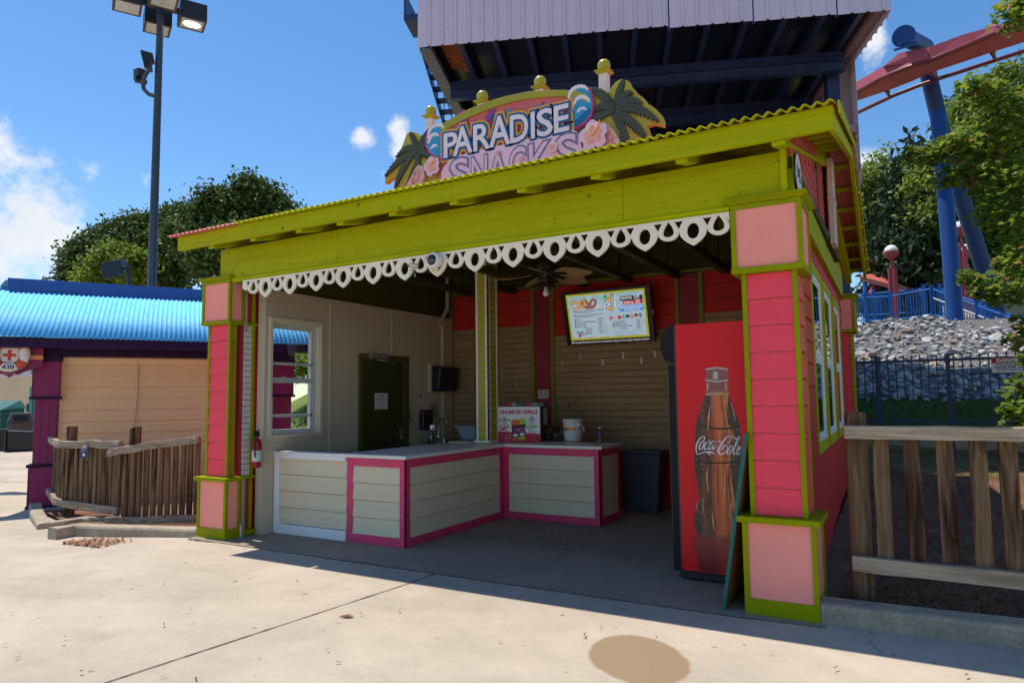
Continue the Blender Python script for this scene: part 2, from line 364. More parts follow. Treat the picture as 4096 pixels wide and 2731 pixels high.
PURP = wood('dark purple timber', (.035, .014, .06), (.026, .01, .046), 'x', .6, .5, .3)
MAG = paint('plum column paint', (.22, .006, .085), .5, .08, 2, .1, 60)
PEACH = wood('peach lap siding', (.93, .64, .34), (.85, .57, .29), 'x', .6, .55, .3)
TERRA = paint('bright orange paint', (.78, .30, .08), .5, .06, 3, .1, 60)
TEAL = paint('teal paint', (.02, .26, .21), .5, .08, 3, .1, 60)
WEATH = wood('weathered grey timber', (.46, .39, .29), (.25, .19, .125), 'x', 1, .85, .7, .45, (.075, .045, .025))
WEATHZ = wood('weathered upright timber', (.27, .18, .105), (.11, .062, .03), 'z', .8, .85, .8, .95, (.03, .012, .005))
OSB = wood('plywood face', (.24, .13, .05), (.16, .085, .03), 'z', .4, .8, .3)
TEALE = paint('teal board edge', (.008, .13, .105), .6, .2, 30, .3, 60)
ROOFP = paint('coral roofing', (.62, .14, .12), .5, .1, 2, .1, 60)
CONC = paint('cast concrete', (.36, .30, .22), .85, .16, 3, .5, 35, dirt=.25, fine=.12)
CONCD = paint('aged kerb concrete', (.34, .285, .205), .9, .22, 5, .7, 40, dirt=.35, fine=.15)
LAMPOLE = paint('dark grey pole paint', (.045, .055, .07), .4, .1, 3, .08, 40)
LENS = paint('frosted lamp lens', (.55, .50, .44), .25, .15, 8, .2, 50)
GLASS = glass('window glass')
GLASSM = glass('reflective window glass', (.55, .6, .62), .01, 1.0)
# ================================================================ ground, slab, hill
def concrete(name, rgb, stain=None):
    m, t, N, L, P = node_mat(name); tc = N.new('ShaderNodeTexCoord')
    def noise(s, d, r=.6, st=(1, 1, 1)):
        mp = N.new('ShaderNodeMapping'); mp.inputs['Scale'].default_value = st; L.new(tc.outputs['Object'], mp.inputs[0])
        n = N.new('ShaderNodeTexNoise'); n.inputs['Scale'].default_value = s; n.inputs['Detail'].default_value = d; n.inputs['Roughness'].default_value = r; L.new(mp.outputs[0], n.inputs['Vector']); return n.outputs[0]
    def rng_(x, a, b, c, d):
        r = N.new('ShaderNodeMapRange'); L.new(x, r.inputs[0])
        for i, v in zip((1, 2, 3, 4), (a, b, c, d)): r.inputs[i].default_value = v
        return r.outputs[0]
    def mul(a, b):
        n = N.new('ShaderNodeMath'); n.operation = 'MULTIPLY'; L.new(a, n.inputs[0]); L.new(b, n.inputs[1]); return n.outputs[0]
    big = rng_(noise(.55, 6, .6, (1, 1.6, 1)), .3, .7, .82, 1.14); mid = rng_(noise(4, 8, .65), .3, .7, .93, 1.06); fine = rng_(noise(150, 3, .7), .3, .7, .86, 1.12); grit = rng_(noise(420, 2, .6), .35, .65, .9, 1.08)
    v = mul(mul(big, mid), mul(fine, grit))
    vm = N.new('ShaderNodeVectorMath'); vm.operation = 'SCALE'; vm.inputs[0].default_value = rgb; L.new(v, vm.inputs['Scale']); out = vm.outputs[0]
    def blend(fac, col):
        nonlocal out
        x = N.new('ShaderNodeMix'); x.data_type = 'RGBA'; L.new(fac, x.inputs[0]); L.new(out, x.inputs[6]); x.inputs[7].default_value = (*col, 1); out = x.outputs[2]
    blend(rng_(noise(1.3, 9, .7), .54, .74, 0, .42), tuple(c * .62 for c in rgb))          # old damp blotches
    blend(rng_(noise(2.1, 7, .75, (.5, 2, 1)), .60, .78, 0, .35), (.30, .15, .07))          # faint rust
    blend(rng_(noise(9, 3, .5), .69, .74, 0, .6), (.10, .075, .05))                        # small dark spots
    if stain:
        (sx, sy), ex, ey, col, k = stain
        sub = N.new('ShaderNodeVectorMath'); sub.operation = 'SUBTRACT'; L.new(tc.outputs['Object'], sub.inputs[0]); sub.inputs[1].default_value = (sx, sy, 0)
        d1 = N.new('ShaderNodeVectorMath'); d1.operation = 'DOT_PRODUCT'; L.new(sub.outputs[0], d1.inputs[0]); d1.inputs[1].default_value = ex
        d2 = N.new('ShaderNodeVectorMath'); d2.operation = 'DOT_PRODUCT'; L.new(sub.outputs[0], d2.inputs[0]); d2.inputs[1].default_value = ey
        cb = N.new('ShaderNodeCombineXYZ'); L.new(d1.outputs['Value'], cb.inputs[0]); L.new(d2.outputs['Value'], cb.inputs[1])
        ln = N.new('ShaderNodeVectorMath'); ln.operation = 'LENGTH'; L.new(cb.outputs[0], ln.inputs[0])
        nn = noise(7, 4); ad = N.new('ShaderNodeMath'); ad.operation = 'MULTIPLY_ADD'; L.new(nn, ad.inputs[0]); ad.inputs[1].default_value = .22; L.new(ln.outputs['Value'], ad.inputs[2])
        blend(rng_(ad.outputs[0], 1.06, 1.14, k, 0), col)
    L.new(out, P.inputs['Base Color']); P.inputs['Roughness'].default_value = .88; P.inputs['Specular IOR Level'].default_value = .25
    b = N.new('ShaderNodeBump'); b.inputs['Strength'].default_value = .35; b.inputs['Distance'].default_value = .004; L.new(noise(140, 5, .7), b.inputs['Height']); L.new(b.outputs[0], P.inputs['Normal'])
    return m
# damp oval patch: two axes of the ellipse on the ground, in metres
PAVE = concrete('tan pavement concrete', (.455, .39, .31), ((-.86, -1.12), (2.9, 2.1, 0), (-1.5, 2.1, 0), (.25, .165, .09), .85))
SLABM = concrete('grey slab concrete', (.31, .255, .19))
def sstep(a, b, x):
    t = np.clip((x - a) / (b - a), 0, 1); return t * t * (3 - 2 * t)
def gz(x): return np.where(x > -5.9, 0, -.035 * np.minimum(-x - 5.9, 7.2)) - .004
def grid(xs, ys, zf):
    X, Y = np.meshgrid(xs, ys); Z = zf(X, Y); n = len(xs); vs = np.stack([X.ravel(), Y.ravel(), Z.ravel()], 1)
    fs = [(j * n + i, j * n + i + 1, (j + 1) * n + i + 1, (j + 1) * n + i) for j in range(len(ys) - 1) for i in range(n - 1)]
    return vs, fs
m = MB(); v, f = grid(np.array([-400, -100, -40, -13.1, -9.5, -5.9, -2, .5, 3, 40, 400]), np.array([-200, -30, -6, -3, -.1, 3, 10, 60, 500]), lambda X, Y: gz(X)); m.add(v, f)
struct('pavement', m, PAVE, fix=False)
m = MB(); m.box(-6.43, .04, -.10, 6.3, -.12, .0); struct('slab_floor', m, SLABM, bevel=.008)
def strip(name, pts, w, z=None):
    m = MB(); r = random.Random(2); L_ = []; R_ = []
    for i in range(len(pts) - 1):
        a, b = np.array(pts[i]), np.array(pts[i + 1]); n = max(2, int(np.linalg.norm(b - a) / .05)); d = (b - a) / np.linalg.norm(b - a); q = np.array((-d[1], d[0], 0))
        for k in range(n + (i == len(pts) - 2)):
            p = a + (b - a) * k / n; ww = w * (.6 + .6 * r.random()); L_.append(p + q * ww / 2); R_.append(p - q * ww / 2)
    n = len(L_); m.add(L_ + R_, [(i, i + 1, n + i + 1, n + i) for i in range(n - 1)])
    return struct(name, m, paint('joint dirt', (.045, .036, .026), .95, .4, 20, .3, 80), fix=False)
strip('pavement_joint', [(-3.05, -.115, .0008), (-3.052, -.45, .0008), (-3.27, -2.9, .0008), (-3.5, -6, .0008)], .011)
strip('pavement_joint', [(-6.3, -.108, .0008), (-.5, -.108, .0008), (.02, -.07, .0008)], .014)
strip('pavement_joint', [(-13.6, .5, -.25), (-21, -2.2, -.25)], .02)
strip('pavement_joint', [(-16.5, 3.2, -.25), (-30, -1.5, -.25)], .03)
# cracks by the right kerb
strip('pavement_crack', [(.28, -.01, .0009), (.33, -.14, .0009), (.29, -.22, .0009), (.37, -.42, .0009)], .0035)
# hill profile
RYS, RZS = [.3, 1.5, 8.4, 8.66, 10.8, 18.4, 21.3, 30, 36, 60, 200], [.07, .10, .5, .92, 1.33, 3.6, 3.45, 4.55, 5.1, 7, 10]
LYS, LZS = [6.36, 7.1, 13, 16, 40, 200], [-.5, .45, 2.9, 3.4, 4.4, 8]
def hill(X, Y):
    r = np.interp(Y, RYS, RZS); l = np.interp(Y, LYS, LZS); k = sstep(-8, -1, X); z = r * k + l * (1 - k)
    z = z + .05 * np.sin(X * 1.3 + Y * .7) * np.clip((Y - 9) / 4, 0, 1)
    ramp = sstep(1.2, 1.9, X) * sstep(20.0, 20.6, Y) * (1 - sstep(26, 30, Y)); z = z - ramp * np.clip((X - 1.4) * .35, 0, 1.2)
    w = sstep(-20, -15, X); return z * w + (-.35) * (1 - w)
def grass_mat(name, c1, c2):
    m, t, N, L, P = node_mat(name); tc = N.new('ShaderNodeTexCoord')
    n = N.new('ShaderNodeTexNoise'); n.inputs['Scale'].default_value = 1.2; n.inputs['Detail'].default_value = 8; L.new(tc.outputs['Object'], n.inputs['Vector'])
    r = N.new('ShaderNodeValToRGB'); r.color_ramp.elements[0].position = .35; r.color_ramp.elements[0].color = (*c1, 1); r.color_ramp.elements[1].position = .68; r.color_ramp.elements[1].color = (*c2, 1); L.new(n.outputs[0], r.inputs[0]); L.new(r.outputs[0], P.inputs['Base Color']); P.inputs['Roughness'].default_value = .9
    n2 = N.new('ShaderNodeTexNoise'); n2.inputs['Scale'].default_value = 40; n2.inputs['Detail'].default_value = 6; L.new(tc.outputs['Object'], n2.inputs['Vector']); b = N.new('ShaderNodeBump'); b.inputs['Distance'].default_value = .03; L.new(n2.outputs[0], b.inputs['Height']); L.new(b.outputs[0], P.inputs['Normal'])
    _M[name] = m; return m
GRASSM = grass_mat('lawn', (.10, .15, .02), (.20, .24, .035))
MULCH = grass_mat('pine straw mulch', (.13, .062, .03), (.25, .125, .06))
SUBR = paint('gravel between rocks', (.12, .115, .11), .9, .3, 8, .8, 30)
m = MB(); v, f = grid(np.concatenate([[-60, -40, -22], np.linspace(-20, 8, 57), [12, 20, 40, 60]]), np.concatenate([np.linspace(6.35, 22, 48), [24, 26, 28, 30, 33, 36, 45, 60, 120, 200]]), hill); m.add(v, f)
struct('grass_hill', m, GRASSM, fix=False, smooth=True)
m = MB(); v, f = grid(np.linspace(-2.5, 8, 43), np.linspace(10.9, 20.2, 40), lambda X, Y: hill(X, Y) + .025 + .02 * np.sin(9 * X) * np.sin(7 * Y)); m.add(v, f); struct('gravel_slope', m, SUBR, fix=False, smooth=True)
m = MB(); v, f = grid(np.linspace(-.12, 14, 60), np.concatenate([np.linspace(.29, 3, 20), np.linspace(3.2, 8.46, 25)]), lambda X, Y: np.interp(Y, RYS, RZS) + .012 * np.sin(X * 7) * np.sin(Y * 6) + .01 * np.sin(X * 17 + Y * 13)); m.add(v, f); struct('mulch_bed', m, MULCH, fix=False, smooth=True)
# loose pine needles over the mulch
def scatter_bits(name, n, xr_, yr_, zf, lw, ww, mats, seed, tilt=.35, kind='stuff'):
    r = np.random.default_rng(seed); x = r.uniform(*xr_, n); y = yr_[0] + (yr_[1] - yr_[0]) * r.random(n) ** 1.6; z = zf(x, y) + .008 + .015 * r.random(n); a = r.uniform(0, 6.28, n); t = r.normal(0, tilt, n); L = lw * (.6 + .8 * r.random(n)); w = ww * (.6 + .8 * r.random(n))
    d = np.stack([np.cos(a) * np.cos(t), np.sin(a) * np.cos(t), np.sin(t)], 1) * L[:, None] / 2; p = np.stack([-np.sin(a), np.cos(a), np.zeros(n)], 1) * w[:, None] / 2; c = np.stack([x, y, z], 1)
    V = np.stack([c - d - p, c + d - p, c + d + p, c - d + p], 1).reshape(-1, 3); m = MB(); m.add(V, [(4 * i, 4 * i + 1, 4 * i + 2, 4 * i + 3) for i in range(n)])
    return struct(name, m, mats, kind, fix=False)
NEED = leafmat('pine needles', (.10, .045, .02), (.30, .17, .085), (.42, .30, .18), .1, .8)
tag(scatter_bits('pine_needles', 26000, (.1, 4.5), (.35, 8.3), lambda x, y: np.interp(y, RYS, RZS), .11, .004, NEED, 4), 'loose brown pine needles covering the mulch bed', 'needles')
def blades(name, n, xr_, yr_, zf, h, mat, seed):
    r = np.random.default_rng(seed); x = r.uniform(*xr_, n); y = r.uniform(*yr_, n); z = zf(x, y); a = r.uniform(0, 6.28, n); hh = h * (.5 + r.random(n)); lx = r.normal(0, .4, n) * hh; ly = r.normal(0, .4, n) * hh; w = .006
    b = np.stack([x, y, z - .01], 1); p = np.stack([np.cos(a), np.sin(a), 0 * a], 1) * w; tp = np.stack([x + lx, y + ly, z + hh], 1)
    V = np.stack([b - p, b + p, tp], 1).reshape(-1, 3); m = MB(); m.add(V, [(3 * i, 3 * i + 1, 3 * i + 2) for i in range(n)]); return struct(name, m, mat, 'stuff', fix=False)
GBL = leafmat('grass blade', (.05, .10, .012), (.14, .21, .03), None, .35, .6)
tag(blades('grass', 30000, (-1.6, 4.6), (8.75, 11.0), hill, .055, GBL, 5), 'short green grass strip behind the navy fence', 'grass')
tag(blades('grass', 14000, (-13.5, -8.2), (6.8, 12), hill, .06, GBL, 6), 'sunlit grass on the bank seen through the kiosk window', 'grass')
# kerbs
def kerb(name, pts, w, h, z0=-.05):
    """rounded concrete kerb along a polyline of (x,y,ztop)"""
    m = MB(); prof = [(0, z0 - .1), (0, -.03), (.012, -.008), (.035, 0), (w - .03, 0), (w - .01, -.008), (w, -.03), (w, z0 - .1)]
    P = [np.array(p, float) for p in pts]; vs = []; n = len(prof)
    for i, p in enumerate(P):
        d = P[min(i + 1, len(P) - 1)] - P[max(i - 1, 0)]; d[2] = 0; d /= np.linalg.norm(d); q = np.array((-d[1], d[0], 0))
        for o, z in prof: vs.append(p + q * o + np.array((0, 0, z if z > z0 - .05 else -.0 + z0 - .1)))
    fs = [(i * n + k, (i + 1) * n + k, (i + 1) * n + k + 1, i * n + k + 1) for i in range(len(P) - 1) for k in range(n - 1)] + [tuple(range(n)), tuple(range((len(P) - 1) * n, len(P) * n))[::-1]]
    m.add(vs, fs); return struct(name, m, CONCD)
kerb('kerb', [(.003, .0, .132), (.5, .02, .13), (1.1, .065, .128), (2.2, .12, .128), (4.5, .2, .13), (9, .3, .13)], .21, .13, -.1)

tag(scatter_bits('ground_debris', 80, (-5.5, .8), (-3.6, -.3), lambda x, y: gz(x) + 0 * y + .001, .028, .007, NEED, 31, .1), 'sparse tiny twigs and leaf crumbs on the sunlit pavement', 'debris')
# ================================================================ the kiosk
KX0, KX1 = -6.43, 0.0
K = thing('snack_kiosk', 'open fronted snack kiosk with lime green roof beams and hot pink pillars', 'kiosk', (-3.2, 3, 0))
def side_frames(x0, x1, y0, y1):
    return [(Fr((x0, y0, 0), (1, 0, 0), (0, -1, 0)), x1 - x0), (Fr((x1, y0, 0), (0, 1, 0), (1, 0, 0)), y1 - y0),
            (Fr((x1, y1, 0), (-1, 0, 0), (0, 1, 0)), x1 - x0), (Fr((x0, y1, 0), (0, -1, 0), (-1, 0, 0)), y1 - y0)]
def lap(mb, w0, w1, z0, z1, step, o0, mi=0, lip=.017, gap=.009):
    """overlapping boards: each board leans out towards its bottom edge"""
    n = max(1, round((z1 - z0) / step)); st = (z1 - z0) / n
    for i in range(n):
        a = z0 + i * st + gap * .65; b = z0 + (i + 1) * st - gap * .35
        mb.hexa([(w0, o0 - .012, a), (w1, o0 - .012, a), (w1, o0 + lip, a), (w0, o0 + lip, a)], [(w0, o0 - .012, b), (w1, o0 - .012, b), (w1, o0, b), (w0, o0, b)], mi)
def pillar(x0, x1, y0, y1, parent, name='pillar', shaftmat=HOT, faces=(0, 1, 2, 3)):
    core = MB(); core.box(x0 + .014, x1 - .014, y0 + .014, y1 - .014, .004, .622)
    core.box(x0 + .085, x1 - .085, y0 + .085, y1 - .085, .6, 2.4); core.box(x0 + .014, x1 - .014, y0 + .014, y1 - .014, 2.40, 2.872)
    p = part(name, core, SALMON, parent)
    bt = MB(); ct = MB(); st = MB(); sd = MB(); w = .035
    for fi, (F, L) in enumerate(side_frames(x0, x1, y0, y1)):
        bt.F = ct.F = F; q = .0165 if fi % 2 else 0
        for m, z0, z1, b, t in ((bt, 0.0, .62, .107, .0), (ct, 2.412, 2.87, .0, .034)):
            m.box(q, w, -.016, 0, z0 + b + .001, z1 - t - .001); m.box(L - w, L - q, -.016, 0, z0 + b + .001, z1 - t - .001)
            if b: m.box(q, L - q, -.016, .0, z0, z0 + b)
            if t: m.box(q, L - q, -.016, 0, z1 - t, z1)
    for fi, (F, L) in enumerate(side_frames(x0 + .052, x1 - .052, y0 + .052, y1 - .052)):
        st.F = sd.F = F; q = .0145 if fi % 2 else 0
        st.box(q, w, -.014, 0, .664, 2.37); st.box(L - w, L - q, -.014, 0, .664, 2.37)
        lap(sd, w + .001, L - w - .001, .665, 2.369, .19, -.014, lip=.010)
    part('base_trim', bt, LIMEO, p, bevel=.002); part('capital_trim', ct, LIMEO, p, bevel=.002)
    part('shaft_trim', st, LIMEO, p, bevel=.002); part('shaft_siding', sd, shaftmat, p)
    l = MB(); l.box(x0 - .03, x1 + .03, y0 - .03, y1 + .03, .622, .664); part('ledge', l, LIMEO, p, bevel=.004)
    l = MB(); l.box(x0 - .005, x1 + .005, y0 - .005, y1 + .005, 2.37, 2.412); part('ledge', l, LIMEO, p, bevel=.004)
    c = MB(); e = .042; t = .004
    c.hexa([(x0 - t, y0 - t, 2.872), (x1 + t, y0 - t, 2.872), (x1 + t, y1 + t, 2.872), (x0 - t, y1 + t, 2.872)], [(x0 - e, y0 - e, 2.893), (x1 + e, y0 - e, 2.893), (x1 + e, y1 + e, 2.893), (x0 - e, y1 + e, 2.893)])
    c.box(x0 - e, x1 + e, y0 - e, y1 + e, 2.894, 2.91); part('cap', c, LIMEO, p, bevel=.002)
    return p
pillar(-.48, 0, 0, .46, K)
pillar(-6.43, -5.946, 0, .20, K)
pillar(-.55, 0.0, 5.65, 6.1, K)
# inner pilaster behind the left pillar with a pale slatted strip
pi = MB(); pi.box(-6.4, -5.975, .21, .34, .01, .62); pi.box(-6.4, -6.0, .21, .34, .6, 2.41); pi.box(-6.4, -5.975, .21, .34, 2.41, 2.87)
P2 = part('pilaster', pi, paint('crimson panel', (.42, .03, .05), .5), K)
t = MB(); t.box(-5.99, -5.955, .325, .36, .01, .62); t.box(-6.01, -5.97, .335, .375, .664, 2.37); t.box(-5.99, -5.955, .325, .36, 2.412, 2.87); t.box(-5.98, -5.93, .22, .40, .01, .06)
part('corner_trim', t, LIMEO, P2, bevel=.003)
for z in (.643, 2.391): l = MB(); l.tube([(-5.985, .19, z), (-5.985, .40, z)], .024, 12); part('ledge', l, LIMEO, P2, smooth='auto')
sl_ = MB(Fr((-6.0, .235, 0), (0, 1, 0), (1, 0, 0)))
for i in range(26):
    z = .668 + i * .0655; sl_.box(0, .10, .005, .022, z, z + .059)
part('slat_strip', sl_, paint('off white slat', (.62, .58, .52), .5, .06), P2, bevel=.002)
for y1, z0, z1 in ((.247, 0, .665), (.235, 2.30, 2.86)): b = MB(); b.box(-5.946, -5.932, .205, y1, z0, z1); part('edge_board', b, wood('bare board', (.45, .33, .22), (.36, .25, .16), 'z', .6), P2, bevel=.002)
b = MB(); b.box(-5.95, -5.93, .196, .2045, .0, .13); part('conduit_stub', b, WHITE, P2)
# ---------------------------------------------------------------- front beam, cutwork, fascia
bm = MB()
for a, c in ((-6.145, -4.353), (-4.351, -1.302), (-1.30, -.083)):
    bm.box(a, c, .02, .075, 2.872, 3.22)
BEAM = part('front_beam', bm, LIMED, K, bevel=.003)
b = MB(); b.box(-5.93, -.486, .004, .074, 2.846, 2.871); b.box(-5.93, -.486, .012, .07, 2.8335, 2.8455); part('edge_moulding', b, LIME, BEAM, bevel=.003)
for i in range(20):
    x = -6.0 + i * .307 + (.03 if i % 3 else -.02)
    for z in ((3.13 if i % 2 else 3.165), (2.925 if i % 2 else 2.965)):
        if -6.1 < x < -.12:
            m = MB(); m.F = FrZ((x + (.08 if z < 3 else 0), .019, z), (1, 0, 0), (0, 0, 1), (0, -1, 0)); m.ball((0, 0, 0), .0165, 12, sc=(1, 1, .55), lo=0, hi=90)
            part('bolt_head', m, LIME, BEAM, smooth=True)
RWF = FrZ((-.095, 0, 0), (-.0165, 1, 0), (1, .0165, 0), (0, 0, 1))
b = MB(RWF); b.box(.08, 5.62, -.02, .05, 2.852, 3.22); part('side_beam', b, wood('lime side timber', (.40, .42, .001), (.34, .355, .001), 'y', .7, .6, .5), K, bevel=.003)
b = MB(); b.box(-.125, -.084, .0, .0185, 2.86, 3.33); part('corner_batten', b, LIME, K, bevel=.002)
b = MB(); b.box(-6.145, -6.10, .08, 5.6, 2.852, 3.22); part('side_beam', b, _M['lime side timber'], K, bevel=.003)
# cutwork valance: one board cut with drops and loops
DROPS = [-5.384, -5.012, -4.628, -4.257, -3.866, -3.477, -3.101, -2.690, -2.302, -1.904, -1.52, -1.127, -.753]
TOPZ = 2.832
lower = []; holes = []
def loop_arc(cx):
    return [(cx + .081 * math.cos(math.radians(a)), TOPZ - .098 + .062 * math.sin(math.radians(a))) for a in range(-172, -7, 12)]
def drop_edge(cx):
    pts = []
    for k in range(9):
        t = k / 8; pts.append((cx - .103 + .103 * t ** 2.3, TOPZ - .092 - .124 * t))
    L = pts; R = [(2 * cx - x, z) for x, z in reversed(pts)]
    return L[:-1] + [(cx, TOPZ - .216)] + R[1:]
def tear(cx):
    pts = [(cx, TOPZ - .012)]
    for k in range(1, 8): pts.append((cx + .041 * math.sin(k / 7 * math.pi / 2), TOPZ - .012 - .085 * k / 7))
    for a in range(-8, -180, -16): pts.append((cx + .042 * math.cos(math.radians(a)), TOPZ - .10 + .03 * math.sin(math.radians(a))))
    for k in range(7, 0, -1): pts.append((cx - .041 * math.sin(k / 7 * math.pi / 2), TOPZ - .012 - .085 * k / 7))
    return pts
prev = -5.755
seq = []
for i, d in enumerate(DROPS):
    lo = (-5.575 if i == 0 else (DROPS[i - 1] + d) / 2)
    seq += [('l', lo), ('d', d)]
seq.append(('l', -.565))
outl = [(-5.745, TOPZ), (-5.745, TOPZ - .09), (-5.70, TOPZ - .112)]
for k, x in seq:
    if k == 'l':
        outl += loop_arc(x); holes.append(tear(x))
        for s in (-1, 1):
            holes.append([(x + s * .115, TOPZ - .018), (x + s * .046, TOPZ - .018), (x + s * .081, TOPZ - .078)])
    else:
        outl += drop_edge(x); holes.append([(x + .046 * math.cos(a * math.pi / 12), TOPZ - .104 + .060 * math.sin(a * math.pi / 12)) for a in range(24)])
outl += [(-.486, TOPZ - .09), (-.486, TOPZ)]
vb = MB(FRONT); sheet(vb, [outl] + holes, -.026, -.006)
part('cutwork_valance', vb, IVORY, K, smooth=False)
# roof fascia and rafters
f = MB(); f.box(-6.48, -2.733, -.29, -.25, 3.197, 3.357); f.box(-2.731, .248, -.29, -.25, 3.197, 3.357)
part('roof_fascia', f, LIMED, K, bevel=.003)
RS = .245                                   # roof pitch
RIDGE_Y = 2.95
def rz(y): return 3.352 + RS * (y + .29) if y <= RIDGE_Y else 3.352 + RS * (RIDGE_Y + .29) - RS * (y - RIDGE_Y)
for x in (-5.95, -5.278, -4.606, -4.05, -3.408, -2.733, -2.064, -1.412, -.75, -.108):
    r = MB(); a = x - .045 if x < -.2 else x - .03; bb = a + .085
    for y0, y1 in ((-.25, RIDGE_Y - .002), (RIDGE_Y + .002, 6.25)):
        t0, t1 = rz(y0) - .02, rz(y1) - .02; h = .175
        r.hexa([(a, y0, t0 - h), (bb, y0, t0 - h), (bb, y1, t1 - h), (a, y1, t1 - h)], [(a, y0, t0), (bb, y0, t0), (bb, y1, t1), (a, y1, t1)], 0)
    r.box(a, bb, .08, 4.1, 3.10, 3.19, 1)
    for y in (1.0, 2.0, 2.95, 3.6): r.box(a + .02, bb - .02, y, y + .07, 3.19, rz(y) - .14, 1)
    part('rafter', r, [LIME, DARKOL], K, bevel=.002)
pu = MB()
for y in (-.18, .1, .55, 1.05, 1.55, 2.05, 2.55, 3.3, 3.8, 4.3, 4.8, 5.3, 5.8, 6.2):
    z = rz(y); pu.hexa([(-6.45, y - .03, z - .055), (.20, y - .03, z - .055), (.20, y + .03, z - .055), (-6.45, y + .03, z - .055)], [(-6.45, y - .03, z - .015), (.20, y - .03, z - .015), (.20, y + .03, z - .015), (-6.45, y + .03, z - .015)])
part('purlin', pu, LIME, K)
def xr(y): return .272 - .0165 * (y + .29)
def corr_sheet(mb, p0, p1, wl, amp, e0, e1, up, mi=0, wave=1):
    """corrugated sheet: waves run along e0 (from p0 to p1), sheet spans by vector e1"""
    L = np.linalg.norm(np.array(p1) - np.array(p0)); d = (np.array(p1) - np.array(p0)) / L; n = int(L / wl * 8); up = np.array(up, float)
    vs = []; fs = []
    for i in range(n + 1):
        s = L * i / n; off = up * amp * math.sin(2 * math.pi * s / wl)
        base = np.array(p0) + d * s + off; vs += [base, base + np.array(e1)]
    for i in range(n): fs.append((2 * i, 2 * i + 2, 2 * i + 3, 2 * i + 1))
    mb.add(vs, fs, mi)
rf = MB()
e = np.array((0, RIDGE_Y + .26, RS * (RIDGE_Y + .26)))
corr_sheet(rf, (-6.56, -.26, rz(-.26) + .02), (.262, -.26, rz(-.26) + .02), .0745, .0125, None, e, (0, 0, 1), 0)
corr_sheet(rf, (-6.56, RIDGE_Y, rz(RIDGE_Y) + .02), (.21, RIDGE_Y, rz(RIDGE_Y) + .02), .0745, .0125, None, (-.05, 6.32 - RIDGE_Y, -RS * (6.32 - RIDGE_Y)), (0, 0, 1), 0)
RO = part('roof', rf, ROOFP, K, smooth=True, fix=False)
so_ = RO.modifiers.new('t', 'SOLIDIFY'); so_.thickness = .004; so_.offset = 0
rf = MB(); e2 = np.array((0, .12, RS * .12)); corr_sheet(rf, (-6.56, -.37, rz(-.37) + .02), (-5.47, -.37, rz(-.37) + .02), .0745, .0125, None, e2, (0, 0, 1), 0)
pe_ = part('eave_strip', rf, ROOFP, RO, smooth=True, fix=False); m_ = pe_.modifiers.new('t', 'SOLIDIFY'); m_.thickness = .005
rf = MB(); corr_sheet(rf, (-5.442, -.37, rz(-.37) + .02), (.264, -.37, rz(-.37) + .02), .0745, .0125, None, e2, (0, 0, 1), 0)
ro2 = part('drip_edge', rf, LIME, RO, smooth=True, fix=False); m_ = ro2.modifiers.new('t', 'SOLIDIFY'); m_.thickness = .006; m_.offset = 0
# rake boards and flashing on the right gable
rk = MB()
for y0, y1 in ((-.25, RIDGE_Y), (RIDGE_Y, 6.25)):
    for o, h0, h1, w in ((-.02, -.155, -.012, .038), (.016, -.05, .034, .012)):
        rk.hexa([(xr(y0) + o - w, y0, rz(y0) + h0), (xr(y0) + o, y0, rz(y0) + h0), (xr(y1) + o, y1, rz(y1) + h0), (xr(y1) + o - w, y1, rz(y1) + h0)],
                [(xr(y0) + o - w, y0, rz(y0) + h1), (xr(y0) + o, y0, rz(y0) + h1), (xr(y1) + o, y1, rz(y1) + h1), (xr(y1) + o - w, y1, rz(y1) + h1)])
part('rake_board', rk, LIME, K, bevel=.002)
KPX = (-0.021, 2.95, 3.855)[0] - .18
kp = MB((np.array((KPX, 0, 0)), np.array((1., 0, 0)), np.array((0, 1., 0)), np.array((0, 0, 1.)))); kp.box(.155, .205, RIDGE_Y - .14, RIDGE_Y + .14, 3.08, rz(RIDGE_Y) - .16); kp.box(.15, .215, RIDGE_Y - .165, RIDGE_Y + .165, 3.55, 3.585)
kp.box(.15, .21, RIDGE_Y - .155, RIDGE_Y + .155, rz(RIDGE_Y) - .19, rz(RIDGE_Y) - .15)
part('king_post', kp, paint('pale blush paint', (.66, .50, .42), .5), K, bevel=.003)
gb = MB(RWF)
for y0, y1 in ((.05, RIDGE_Y), (RIDGE_Y, 5.9)):
    gb.prism([(y0, 3.20), (y1, 3.20), (y1, rz(y1) - .02), (y0, rz(y0) - .02)], .005, .04)
    gb.prism([(y0, rz(y0) - .16), (y1, rz(y1) - .16), (y1, rz(y1) - .03), (y0, rz(y0) - .03)], .0405, .073)
GB = part('gable', gb, SHING, K)
sg = MB(FrZ((-.0545, 0, 0), (-.0165, 1, 0), (1, .0165, 0), (0, 0, 1)))
for r in range(8):
    z = 3.22 + r * .085; y = .1 + (r % 2) * .06
    while y < 5.7:
        w = .10 + .03 * random.random()
        if z + .1 < rz(y + w / 2) - .17: sg.hexa([(y, 0, z - .01 * random.random()), (y + w - .008, 0, z), (y + w - .008, .013, z), (y, .013, z)], [(y, 0, z + .1), (y + w - .008, 0, z + .1), (y + w - .008, .002, z + .1), (y, .002, z + .1)])
        y += w
part('shingles', sg, SHING, GB)
